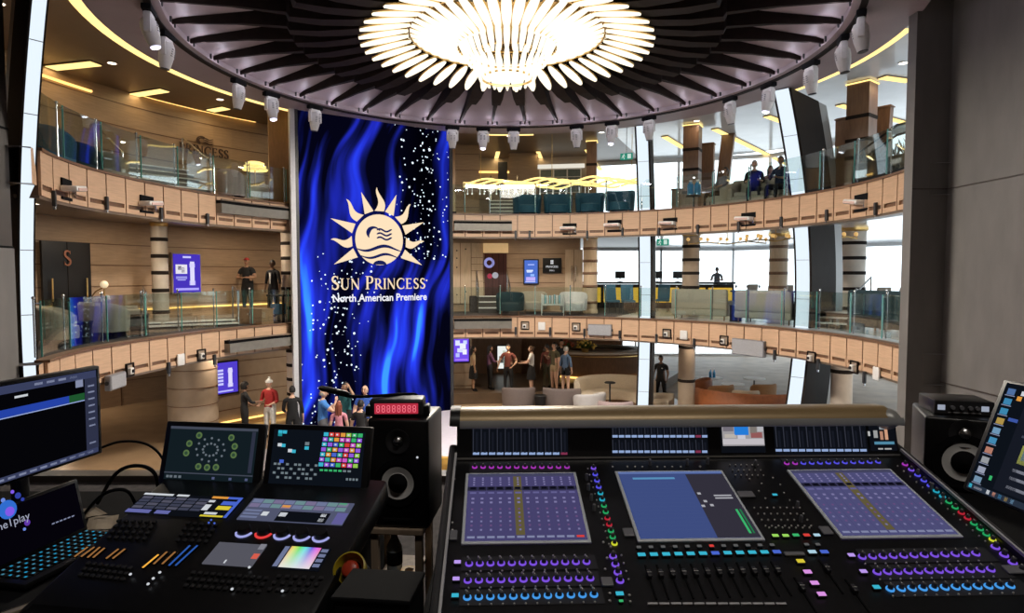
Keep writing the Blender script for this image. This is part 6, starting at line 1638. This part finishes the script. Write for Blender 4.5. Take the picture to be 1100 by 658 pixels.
# encoder dials with lit arcs
for px, py, m in ((263, 575, UIL), (284, 576, UIR), (304, 577.5, UIL), (325, 579, UIL), (345.5, 580, UIL)):
    x, y = V2(px, py - 4); o = MB().lathe([(0, .020), (.017, .020), (.019, .017), (.020, 0)], 24).build('dial', M['black'], lc, 40, (x, y, 0))
    MB().lathe([(.022, .001), (.022, .0045), (.0275, .0035), (.028, .001)], 20, a0=R_(195), a1=R_(350)).build('lit_arc', gm('arc_red', (.8, .05, .05), 1) if m is UIR else gm('arc_blue', (.40, .42, .85), .9), o)
# lit fader slots, dark faders, key fields
def fslot(a, b, m, w=.010):
    p, q = Vector((*V2(*a), .002)), Vector((*V2(*b), .002)); c = (p + q) / 2; o = MB().box(c, (w, (q - p).length, .003), rot=Matrix.Rotation(atan2(-(q - p).x, (q - p).y), 3, 'Z')).build('fader_strip', M['blackm'], lc)
    MB().box(c + Vector((0, 0, .002)), (w * .55, (q - p).length * .94, .001), rot=Matrix.Rotation(atan2(-(q - p).x, (q - p).y), 3, 'Z')).build('strip_light', m, o)
OD = gm('strip_amber_dim', (.45, .20, .06), .7); OB = gm('strip_amber', (1.0, .48, .06), 1.0); BD = gm('strip_blue', (.03, .12, .50), .8)
for (ax, ay, bx, by, m) in ((80, 599, 95, 588, OD), (87, 599, 102, 588, OD), (94, 600, 108, 588, OD), (100, 600, 113, 589, OD), (114, 601, 128, 590, OD), (121, 601, 135, 590, OD), (153, 611, 171, 596, OB), (165, 607, 180, 593, OD), (174, 607, 189, 593, OD), (181, 609, 205, 586, BD), (188, 609, 213, 586, BD)):
    fslot((ax, ay), (bx, by), m)
kb = MB()
def keyfield(p, q, r, nx, ny, s=.012):
    for j in range(ny):
        for i in range(nx):
            a = lerp(p, q, i / max(1, nx - 1)); px, py = a[0] + r[0] * j, a[1] + r[1] * j
            x, y = V2(px, py); kb.rbox((x, y, .004), (s, s, .008), .002, 1)
keyfield((128, 560), (166, 561.5), (-3.5, 6), 6, 4); keyfield((202, 563), (232, 564.5), (-3.5, 6), 5, 4); keyfield((95, 606), (140, 611), (-4, 6), 8, 3); keyfield((208, 616), (286, 622), (-4, 7), 12, 3); keyfield((300, 620), (345, 622), (-5, 7), 6, 3)
o = kb.build('key', M['dkgrey'], lc); o['kind'] = 'stuff'
def lamp(px, py, m, r=.004):
    x, y = V2(px, py); MB().sph((x, y, .010), (r, r, .003), 10, 6).build('key_lamp', m, lc, 60)
for px, py in ((172.5, 617.5), (160, 630), (165.5, 624), (141, 619.5), (250, 635.5), (304, 637.5), (268.5, 612)): lamp(px, py, UIW)
for px, py in ((225, 564), (231, 564.5), (227.5, 561)): lamp(px, py, UIB, .003)
# upright screens on the back edge
upv = Vector((.10, .27, 1)).normalized()
SPl = Plane(LP.o + LP.y * .03 + Vector((0, 0, .01)), ex2, upv); si = LP.m.inverted() @ SPl.m
def W2(px, py): return SPl.uv(px, py)
def upscreen(c, m, name='upright_screen'):
    q = [Vector(W2(*p)) for p in c]; a = (q[0].x + q[3].x) / 2; b = (q[1].x + q[2].x) / 2; e = (q[0].y + q[1].y) / 2; f = (q[2].y + q[3].y) / 2
    o = MB().rbox(((a + b) / 2, (e + f) / 2, -.012), (b - a + .045, e - f + .035, .026), .006).xf(si).build(name, M['black'], lc, 40)
    MB().box(((a + b) / 2, (e + f) / 2, .002), (b - a, e - f, .002)).xf(si).build('display', m, o)
    def P(u0, v0, u1, v1, mm, pn='display_field', h=.0045, rnd=False):
        g = MB(); cc_ = (a + (b - a) * (u0 + u1) / 2, e - (e - f) * (v0 + v1) / 2, h)
        if rnd: g.cyl(Vector(cc_) - Vector((0, 0, .0005)), Vector(cc_) + Vector((0, 0, .0005)), (b - a) * (u1 - u0) / 2, n=14)
        else: g.box(cc_, ((b - a) * (u1 - u0), (e - f) * (v1 - v0), .0008))
        return g.xf(si).build(pn, mm, o)
    return P
P = upscreen(((187.5, 457), (282.5, 461), (266.5, 519), (173.6, 513.5)), gm('lc_plan', (.006, .012, .016), 1))
P(0, 0, 1, .05, gm('lc_bar', (.06, .07, .10), .9)); P(0, .86, 1, .88, gm('lc_bar', (.06, .07, .10), .9)); P(.94, .06, .98, .82, gm('lc_bar2', (.03, .035, .06), .9))
FX = gm('plan_ring', (.10, .17, .06), .9); FD = gm('plan_dot', (.14, .17, .20), .9)
for (u, v) in ((.34, .16), (.24, .32), (.22, .50), (.71, .18), (.76, .34), (.76, .50), (.38, .74), (.48, .75), (.58, .74)):
    P(u - .035, v - .03, u + .035, v + .03, FX, 'plan_fixture', rnd=True); P(u - .018, v, u + .018, v, gm('plan_core', (.03, .07, .04), .9), 'plan_fixture', .0055, True)
for i in range(12):
    a_ = 2 * pi * i / 12
    for r_, k_ in ((.16, 1), (.085, .8)): P(.49 + r_ * cos(a_) - .012, .42 + r_ * 1.35 * sin(a_) - .01, .49 + r_ * cos(a_) + .012, .42 + r_ * 1.35 * sin(a_) + .01, FD, 'plan_fixture', rnd=True)
for i, u in enumerate((.03, .07, .12, .17, .55, .74, .92)): P(u, .92, u + .03, .965, FD if i < 4 else UISL)
P = upscreen(((298.5, 459.5), (395, 465), (385, 524), (285.5, 518)), gm('lc_plan2', (.004, .006, .010), 1))
PAL = [UIC, UIG, UIR, UIO, UIY, UIP, UIB, UIM, gm('lc_lime', (.35, .7, .1), .8), gm('lc_teal', (.05, .5, .45), .8)]
for j in range(7):
    for i in range(7):
        k_ = (i * 3 + j * 5 + (i * j) % 4) % 10
        if j == 0: k_ = (0, 2, 2, 3, 8, 1, 1)[i]
        u, v = .555 + .062 * i, .03 + .092 * j
        P(u - .004 * j, v, u + .05 - .004 * j, v + .07, PAL[k_], 'palette_cell')
        if (i + j) % 3: P(u + .014 - .004 * j, v + .02, u + .034 - .004 * j, v + .05, UIW, 'palette_cell', .0055)
for (u, v, m) in ((.05, .02, UIC), (.10, .02, UIC), (.05, .07, gm('lc_teal2', (.02, .3, .35), .8)), (.06, .26, UIW), (.10, .27, UIC), (.18, .36, UIW), (.22, .37, UIC), (.36, .30, UIC), (.36, .22, gm('lc_grey', (.2, .25, .28), .8)), (.10, .56, UIB)): P(u, v, u + .045, v + .06, m)
for j in range(4):
    for i in range(11):
        if (i * 7 + j * 3) % 5 < 3: P(.04 + .045 * i, .62 + .08 * j, .07 + .045 * i, .66 + .08 * j, gm('lc_grey', (.2, .25, .28), .8))
for i in range(7): P(.55 + .05 * i, .70, .585 + .05 * i, .735, UIG if i < 5 else gm('lc_grey', (.2, .25, .28), .8))
for i in range(4): P(.84 + .035 * i, .84, .862 + .035 * i, .88, gm('lc_grey', (.2, .25, .28), .8))

# ------------------------------------------------------------------ monitors and laptop at the left
mp = Plane(at_y(108, 487, 2.37), Vector((.02, -1, 0)) * -1, (0, 0, 1))
def side_plane(tr, br, Yr, pxl, pyt, Yl):
    """a screen seen from its side: right edge at depth Yr, left part nearer at depth Yl"""
    R0 = at_y(*br, Yr); Lp = at_y(pxl, pyt, Yl); d = Vector((R0.x - Lp.x, R0.y - Lp.y, 0)).normalized()
    return Plane(R0, d, (0, 0, 1)), R0
mp, _ = side_plane((103, 398), (108, 487), 2.37, 0, 514, 1.99)
mon = on_plane('side_monitor', 'large dark monitor at the left with a blue highlighted line', 'monitor', mp)
w_, h_ = .54, .335
def rectplane(root, u0, v0, u1, v1, m, nm, par, h, t=.0015): return MB().box(((u0 + u1) / 2, (v0 + v1) / 2, h), (u1 - u0, v1 - v0, t)).build(nm, m, par)
MB().rbox((-w_ / 2 + .005, h_ / 2, -.016), (w_ + .012, h_, .03), .006).build('casing', M['black'], mon, 40)
dsp = rectplane(mon, -w_ + .01, .01, -.004, h_ - .012, gm('mon_dark', (.0015, .0015, .0025), 1), 'display', mon, .0005)
def mpatch(u0, v0, u1, v1, m): rectplane(mon, u0, v0, u1, v1, m, 'display_field', dsp, .0025)
mpatch(-w_ + .01, h_ - .040, -.012, h_ - .014, gm('mon_bar', (.045, .055, .12), .9)); mpatch(-w_ + .01, .012, -.012, .030, gm('mon_bar', (.045, .055, .12), .9)); mpatch(-.062, .03, -.010, h_ - .04, gm('mon_col', (.03, .035, .07), .9))
mpatch(-.48, h_ - .115, -.13, h_ - .09, gm('mon_blue', (.02, .06, .42), .9)); mpatch(-.13, h_ - .115, -.065, h_ - .09, gm('mon_dkgreen', (.015, .10, .03), .9)); mpatch(-.48, h_ - .119, -.065, h_ - .116, gm('mon_line', (.35, .45, .8), .9))
for i, v in enumerate((h_ - .072, h_ - .095, h_ - .12, h_ - .145, h_ - .17, h_ - .195, h_ - .22, .05)): mpatch(-.050, v, -.022, v + .006, gm('mon_txt', (.25, .28, .42), .9))
for i in range(11): mpatch(-.44 + .038 * i, .017, -.415 + .038 * i, .024, gm('mon_txt', (.25, .28, .42), .9))
for i in range(3): mpatch(-.46, h_ - .088 - .011 * i, -.40, h_ - .083 - .011 * i, UIW)
mpatch(-.33, h_ - .060, -.285, h_ - .053, UIW); mpatch(-.10, h_ - .066, -.07, h_ - .036, gm('mon_txt', (.25, .28, .42), .9))
for i in range(4): mpatch(-.26 + .045 * i, h_ - .030, -.23 + .045 * i, h_ - .022, gm('mon_txt', (.25, .28, .42), .9))
zf = DZ - mp.o.z
st_ = MB(); st_.rbox((-w_ / 2, (zf + .02) / 2 + .07, -.06), (.05, -zf + .14, .03), .008); st_.build('stand_post', M['dkgrey'], mon, 40)
MB().rbox((-w_ / 2, zf + .008, -.09), (.24, .016, .18), .006).build('stand_foot', M['dkgrey'], mon, 40)
# laptop below it: screen parallel to the monitor, keyboard lit from beneath
lb = at_z(96, 571, DZ + .012); ld = mp.x
Lp_ = Plane(Vector((lb.x, lb.y, DZ + .012)), ld, (0, 0, 1))
lap = on_plane('laptop', 'open black laptop with a blue graphic on screen and cyan-lit keys', 'laptop', Lp_)
lw = .40
MB().rbox((-lw / 2, .006, .085), (lw, .018, .17), .006).build('base', M['black'], lap, 40)
MB().rbox((-lw / 2, .105, -.008), (lw, .19, .012), .005).xf(Matrix.Rotation(R_(-12), 4, 'X')).build('lid', M['black'], lap, 40)
LD = MB().box((-lw / 2, .106, -.0012), (lw - .03, .165, .002)).xf(Matrix.Rotation(R_(-12), 4, 'X')).build('display', gm('lap_dark', (.0015, .001, .003), 1), lap)
LR = Matrix.Rotation(R_(-12), 4, 'X')
def lpat(u, v, r, m, nm='display_graphic', sx=1, h=.0012): MB().cyl((u, v, h - .0005), (u, v, h + .0005), r, n=18).build(nm, m, LD) if 0 else MB().lathe([(0, .0005), (r, .0005), (r, -.0005)], 18, (u, v, h), sx=sx).xf(LR).build(nm, m, LD)
LQ = Plane(Lp_.o, Lp_.x, Lp_.m.to_3x3() @ Vector((0, cos(R_(12)), -sin(R_(12)))))
def lq(px, py): return LQ.uv(px, py)
for (px, py, r, nm, c, h) in ((8, 547, .030, 'lap_blue', (.03, .15, .62), .0012), (10, 549, .015, 'lap_violet', (.22, .10, .8), .0022), (19, 532, .010, 'lap_navy', (.03, .05, .35), .0012), (3, 537, .007, 'lap_blue2', (.15, .25, .7), .0012), (13, 528, .006, 'lap_violet', (.22, .10, .8), .0012), (29, 561, .010, 'lap_violet2', (.12, .04, .4), .0012), (24, 536, .006, 'lap_navy', (.03, .05, .35), .0012), (26, 568, .005, 'lap_blue2', (.15, .25, .7), .0012)):
    u_, v_ = lq(px, py); lpat(u_, v_, r, gm(nm, c, 1), h=h)
tm = text_mesh('ne1play', .036); u_, v_ = lq(14, 560); MB().add([v + Vector((u_, v_, .0030)) for v in tm.v], tm.f).xf(LR).build('display_word', gm('lap_word', (.40, .42, .55), .9), LD)
for i in range(6): u_, v_ = lq(57 + 4.2 * i, 562 - 1.6 * i); MB().box((u_, v_, .0012), (.010, .004, .001)).xf(LR).build('display_mark', gm('mon_txt', (.25, .28, .42), .9), LD)
kk = MB(); kt = [MB(), MB()]
for j in range(5):
    for i in range(14):
        u, w2 = -lw + .035 + .0255 * i, .022 + .028 * j
        kk.rbox((u, .016, w2), (.020, .006, .024), .002, 1); kt[(i + j) % 2].box((u, .0195, w2), (.007, .001, .007))
kk.build('keyboard', M['blackm'], lap); 
for i, c in enumerate(((.03, .50, .85), (.10, .42, .62))): kt[i].build('key_legend', gm('key_legend_%d' % i, c, .55), lap)['kind'] = 'stuff'
MB().rbox((-lw / 2, .0155, .160), (.12, .002, .012), .001, 1).build('touch_plate', M['dkgrey'], lap)
q = at_z(14, 640, DZ + .05); t = empty('palm_rest_edge', 'pale metal ruler lying at the lower left before the keyboard', 'ruler', (q.x, q.y, DZ), R_(55)); MB().rbox((0, 0, .006), (.26, .03, .012), .003).build('blade', mat('ruler_metal', (.45, .38, .26), .35, .4, noise=.1), t); MB().box((0, .008, .0125), (.24, .002, .001)).build('scale_line', M['blackm'], t)
# cables behind the lighting console
def cable(pts, r, lab, m='blackm'): return tag(MB().tube(pts, r, 8).build('cable', M[m], None, 60), lab, 'cable')
def smooth(P, n=8):
    out = []; P = [Vector(p) for p in P]
    for i in range(len(P) - 1):
        a, b, c, d = P[max(i - 1, 0)], P[i], P[i + 1], P[min(i + 2, len(P) - 1)]
        for k in range(n): 
            t = k / n; out.append(.5 * ((2 * b) + (c - a) * t + (2 * a - 5 * b + 4 * c - d) * t * t + (3 * b - a - 3 * c + d) * t ** 3))
    return out + [P[-1]]
cable(smooth([at_y(100, 484, 2.45), at_y(130, 474, 2.5), at_y(160, 478, 2.5), at_y(178, 500, 2.45), at_z(182, 545, DZ + .012)]), .005, 'thin black cable arching from the left monitor to the lighting console')
cable(smooth([at_z(105, 540, DZ + .012), at_y(125, 508, 2.3), at_y(150, 500, 2.3), at_y(168, 512, 2.25), at_z(170, 548, DZ + .012)]), .007, 'thick black cable looping behind the lighting console')
cable(smooth([at_z(90, 552, DZ + .012), at_y(112, 530, 2.2), at_y(138, 528, 2.2), at_z(150, 556, DZ + .012)]), .006, 'black cable lying low beside the laptop screen')
def sheet(px, py, w, d, rz, lab):
    q = at_z(px, py, DZ); t = empty('paper_sheet', lab, 'paper', (q.x, q.y, DZ), rz)
    g = MB(); n = 6; vs = []
    for i in range(n + 1):
        for y in (-d / 2, d / 2): vs.append((-w / 2 + w * i / n, y, .003 + .004 * sin(i * .9)))
    vs += [(x, y, z + .001) for x, y, z in vs]; m_ = 2 * (n + 1)
    g.add(vs, [(2 * i, 2 * i + 1, 2 * i + 3, 2 * i + 2) for i in range(n)] + [(m_ + 2 * i, m_ + 2 * i + 2, m_ + 2 * i + 3, m_ + 2 * i + 1) for i in range(n)] + [(0, 2 * n, m_ + 2 * n, m_), (1, m_ + 1, m_ + 2 * n + 1, 2 * n + 1), (0, m_, m_ + 1, 1), (2 * n, 2 * n + 1, m_ + 2 * n + 1, m_ + 2 * n)])
    g.build('page', mat('kraft_paper', (.30, .24, .17), .8, noise=.1), t); MB().box((0, d * .3, .0085), (w * .6, .004, .0005)).build('printed_line', M['dkgrey'], t)
sheet(110, 562, .10, .15, .5, 'brown paper sheet between laptop and lighting console'); sheet(97, 551, .08, .12, .9, 'smaller brown paper beside the laptop screen')

# ------------------------------------------------------------------ loudspeakers
def monitor_speaker(lab, p, rz, w, d, h, wr):
    """front faces local -y"""
    t = empty('studio_speaker', lab, 'speaker', p, rz)
    MB().rbox((0, d / 2, h / 2), (w, d, h), .012, 3).build('cabinet', M['black'], t, 40)
    zc = h * .42
    X = Matrix.Rotation(pi / 2, 4, 'X')
    def ring(prof, z, nm, m, x=0): return MB().lathe([(r, y) for r, y in prof], 36).xf(Matrix.Translation((x, 0, z)) @ X).build(nm, m, t, 50)
    ring([(wr * 1.45, -.001), (wr * 1.45, .004), (wr * 1.10, .005), (wr * 1.06, -.001)], zc, 'woofer_surround', M['blackm'])
    ring([(wr, .006), (wr * .62, .001), (wr * .58, .003)], zc, 'woofer_cone', mat('pale_cone', (.85, .84, .82), .5, noise=.06))
    ring([(wr * .60, .003), (wr * .4, .016), (0, .022)], zc, 'dust_cap', M['blackm'])
    ring([(wr * .75, -.001), (wr * .75, .004), (wr * .40, .001), (wr * .36, -.001)], h * .80, 'tweeter_plate', M['dkgrey'])
    ring([(wr * .30, 0), (wr * .22, .010), (0, .014)], h * .80, 'tweeter_dome', M['chrome'])
    MB().rbox((0, -.002, h * .08), (w * .5, .006, .014), .003).build('port', M['blackm'], t)
    MB().cyl((w * .32, -.001, h * .66), (w * .32, -.004, h * .66), .004, n=10).build('power_lamp', UIW, t)
    return t
pc = at_y(428, 567, 2.35); SPZ = pc.z
monitor_speaker('black studio speaker with a pale woofer ring on a timber stand between the consoles', (pc.x, pc.y, SPZ), R_(-5), .235, .26, .415, .062)
t = empty('speaker_stand', 'pale timber speaker stand between the two consoles', 'stand', (pc.x, pc.y + .10, BF), R_(-5)); sh = SPZ - BF
TB = mat('pale_timber', (.42, .31, .22), .6, noise=.12, nscale=6, stretch=(8, 8, 1))
MB().rbox((0, 0, sh - .012), (.21, .22, .024), .004).build('top_board', TB, t)
for sx in (-1, 1):
    for sy in (-1, 1): MB().box((sx * .085, sy * .085, (sh - .024) / 2), (.026, .03, sh - .024)).build('leg', TB, t)
MB().rbox((0, 0, sh - .20), (.15, .20, .016), .004).build('shelf', TB, t)
for sy in (-1, 1): MB().box((0, sy * .085, .12), (.15, .02, .04)).build('stretcher', TB, t)
q = Vector((pc.x - .025, pc.y + .05, BF + sh - .192)); t = empty('water_bottle', 'clear bottle with a dark label on the shelf of the timber stand', 'bottle', q)
MB().lathe([(0, 0), (.028, 0), (.030, .01), (.030, .10), (.014, .135), (.012, .15), (0, .15)], 18).build('body', mat('clear_bottle', (.35, .40, .42), .15, noise=.05), t, 50); MB().lathe([(.0305, .035), (.0312, .037), (.0312, .085), (.0305, .087)], 18).build('paper_label', M['blackm'], t, 50); MB().cyl((0, 0, .15), (0, 0, .165), .014, n=14).build('cap', M['white'], t)
q = Vector((pc.x + .035, pc.y + .03, BF + sh - .192)); t = empty('tape_roll', 'small amber tape roll on the shelf of the timber stand', 'tape', q)
MB().lathe([(.018, 0), (.036, 0), (.036, .018), (.018, .018), (.018, 0)], 24).build('roll', mat('amber_tape', (.55, .30, .05), .5, noise=.1), t, 40); MB().lathe([(.0165, -.0), (.018, 0), (.018, .018), (.0165, .018), (.0165, 0)], 20).build('core', TB, t, 40)
# red readout box on the speaker
t = empty('readout_box', 'dark box with a glowing red digit readout on the centre speaker', 'clock', (pc.x - .01, pc.y + .05, SPZ + .416), R_(2))
bx = MB(); bx.rbox((0, .03, .034), (.205, .10, .068), .012, 3); bx.build('case', M['dkgrey'], t, 40)
MB().rbox((0, -.021, .034), (.165, .004, .040), .002).build('readout', gm('readout_red', (.50, .03, .06), .9), t)
sg_ = MB()
for i in range(8):
    x = -.068 + .0195 * i
    for (a, b, c_, d_) in ((0, .012, .008, .002), (0, 0, .008, .002), (0, -.012, .008, .002), (-.005, .006, .002, .009), (.005, .006, .002, .009), (-.005, -.006, .002, .009), (.005, -.006, .002, .009)): sg_.box((x + a, -.0238, .034 + b), (c_, .001, d_))
sg_.build('digits', gm('readout_pink', (1.0, .22, .28), 1.1), t)
for sx in (-1, 1): MB().rbox((sx * .112, .03, .02), (.02, .06, .04), .006).build('bracket', M['black'], t)
# gooseneck microphone leaning left from the speaker top
P0_ = Vector((pc.x + .06, pc.y + .16, SPZ + .416))
t = empty('gooseneck_microphone', 'thin black gooseneck microphone reaching left over the blue-shirted people', 'microphone', P0_)
e_ = at_y(346, 417, 2.30) - P0_
MB().lathe([(0, 0), (.035, 0), (.035, .008), (.012, .016), (.008, .03), (0, .03)], 20).build('base', M['black'], t, 40)
MB().tube(smooth([(0, 0, .02), (-.01, 0, .06), (-.06, -.03, .07), e_ * .7 + Vector((0, 0, -.004)), e_]), .006, 8).build('gooseneck', M['blackm'], t, 60)
MB().tube([e_ * .74, e_ * .78, e_, e_ * 1.03], [.007, .011, .011, .006], 12).build('capsule', M['black'], t, 60)
# emergency stop on the side of the lighting console
q = at_y(379, 614, 1.72); t = empty('emergency_stop', 'red mushroom button in a yellow guard beside the lighting console', 'emergency stop', q, R_(-8))
MB().xf(Matrix()).lathe([(0, -.06), (.036, -.06), (.040, -.05), (.040, .0), (.036, .005), (0, .005)], 24).build('housing', M['black'], t, 40)
YG = mat('guard_yellow', (.55, .42, .02), .4, noise=.06)
MB().lathe([(.034, .004), (.042, .004), (.045, .035), (.041, .037), (.034, .010)], 26, a0=R_(-30), a1=R_(210)).build('guard', YG, t, 40)
MB().lathe([(.028, .004), (.040, .004), (.040, .008), (.028, .008)], 26).build('yellow_plate', YG, t, 40)
MB().lathe([(0, .034), (.018, .034), (.024, .028), (.024, .022), (.012, .018), (.012, .004)], 24).build('button', mat('stop_red', (.50, .05, .02), .35, noise=.05), t, 50)
for c_ in t.children: c_.rotation_euler = (R_(48), 0, 0)
pz = q.z - .06; pk = MB(); pk.rbox((0, 0, (BF - pz) / 2), (.07, .07, pz - BF), .008); pk.v = [v for v in pk.v]
pk.build('post', M['blackm'], t).location = (0, 0, -.06)
# black flight case in the gap at the bottom
q = at_y(408, 640, 1.55); t = empty('flight_case', 'black case standing in the gap below the timber stand', 'case', (q.x + .0, q.y, BF), R_(-6)); hh = q.z + .02 - BF
MB().rbox((0, 0, hh / 2), (.19, .15, hh), .01).build('case_body', M['blackm'], t)
MB().rbox((0, 0, hh + .006), (.196, .156, .012), .004).build('lid', M['blackm'], t)
MB().tube([(-.04, -.08, hh * .8), (-.04, -.10, hh * .8), (.04, -.10, hh * .8), (.04, -.08, hh * .8)], .006, 8).build('handle', M['dkgrey'], t)
# right speaker, box on it, right monitor
pr = at_y(1026, 545, 2.55); RZ = DZ + .058
monitor_speaker('black studio speaker with a pale woofer ring at the right before the grey wall', (pr.x + .03, pr.y, RZ), R_(-24), .28, .32, at_y(1026, 447, 2.6).z - RZ, .078)
tz = RZ + (at_y(1026, 447, 2.6).z - RZ)
t = empty('interface_box', 'small black headphone amplifier box on the right speaker', 'audio box', (pr.x + .09, pr.y + .15, tz), R_(-14))
MB().rbox((0, .0, .031), (.22, .18, .058), .005).build('case', M['black'], t, 40)
MB().box((0, -.0905, .031), (.215, .002, .052)).build('front_panel', M['dkgrey'], t)
for x, m in ((-.085, UIW), (.075, UIL)): MB().rbox((x, -.0925, .032), (.028, .003, .022), .002).build('lit_window', gm('box_window', (.45, .50, .62), .7), t)
for x in (-.045, -.012, .02, .045): MB().cyl((x, -.09, .034), (x, -.104, .034), .008, n=14).build('knob', M['grey'], t)
MB().box((.0, -.092, .012), (.12, .001, .003)).build('marking', M['ltgrey'], t)
for sx in (-1, 1):
    for sy in (-1, 1): MB().cyl((sx * .09, sy * .07, .003), (sx * .09, sy * .07, 0), .008, n=10).build('foot', M['blackm'], t)
a_ = at_y(1039, 523, 1.92); b_ = at_y(1100, 545, 1.73); b_.z = a_.z; up_ = at_y(1070.7, 409.5, 1.97) - a_
RP_ = Plane(a_, b_ - a_, up_); rm = on_plane('touch_monitor', 'dark tilted monitor at the right edge with a column of coloured icons', 'monitor', RP_)
mw, mh = .50, up_.length
MB().rbox((mw / 2 - .008, mh / 2, -.016), (mw + .02, mh + .02, .03), .006).build('casing', M['black'], rm, 40)
rd = rectplane(rm, 0, 0, mw - .02, mh, gm('rm_dark', (.004, .006, .010), 1), 'display', rm, .0005)
def rp(u0, v0, u1, v1, m, nm='display_field'): rectplane(rm, u0 * .2, mh * (1 - v1), u1 * .2, mh * (1 - v0), m, nm, rd, .0025)
IC = [gm('ic_%d' % i, c, .55) for i, c in enumerate(((.14, .28, .62), (.08, .40, .75), (.08, .42, .75), (.75, .50, .12), (.28, .55, .85), (.10, .45, .80), (.80, .35, .25), (.55, .58, .62), (.55, .60, .78), (.30, .50, .72)))]
for i, m in enumerate(IC): rp(.07, .045 + .092 * i, .19, .100 + .092 * i, m, 'icon'); rp(.05, .105 + .092 * i, .21, .112 + .092 * i, gm('mon_txt', (.25, .28, .42), .9), 'icon_name')
rp(.30, .05, 1.6, .09, UIW); rp(.26, .10, .33, .14, UIO); rp(.42, .12, 2.2, .93, gm('rm_panel', (.008, .010, .017), 1)); rp(.25, .30, .40, .33, gm('rm_blue', (.05, .10, .40), .9))
for i in range(5): rp(.55, .18 + .06 * i, .95, .20 + .06 * i, gm('rm_grey', (.07, .08, .11), .9))
rp(.62, .50, 1.1, .66, gm('rm_lime', (.40, .42, .10), .8)); rp(.66, .53, 1.06, .63, gm('rm_navy', (.05, .14, .30), .9))
for v in (.71, .78, .86): rp(.60, v, .95, v + .025, gm('rm_grey2', (.22, .23, .28), .9))
rp(0, .95, 2.3, 1.0, gm('rm_task', (.02, .03, .05), 1)); rp(.03, .955, .08, .99, UIC); rp(.12, .965, .26, .985, gm('rm_grey2', (.22, .23, .28), .9))
for i, m in enumerate((UIW, IC[6], IC[1], IC[3], IC[4])): rp(.34 + .10 * i, .955, .39 + .10 * i, .99, m, 'icon')
rp(.30, .83, .34, .87, UIG)
zf = (RP_.m.inverted() @ Vector((a_.x, a_.y, RZ - .0)))
vz = RP_.m.to_3x3().inverted() @ Vector((0, 0, 1)); hgt = a_.z - RZ
bs = Vector((mw / 2, mh * .35, -.04)); wz = (RP_.m @ bs).z - RZ
MB().tube([bs, bs - vz * (wz - .01)], .018, 10).build('stand_post', M['dkgrey'], rm, 40)
MB().cyl(bs - vz * (wz - .012), bs - vz * wz, .09, n=24).build('stand_foot', M['dkgrey'], rm, 40)
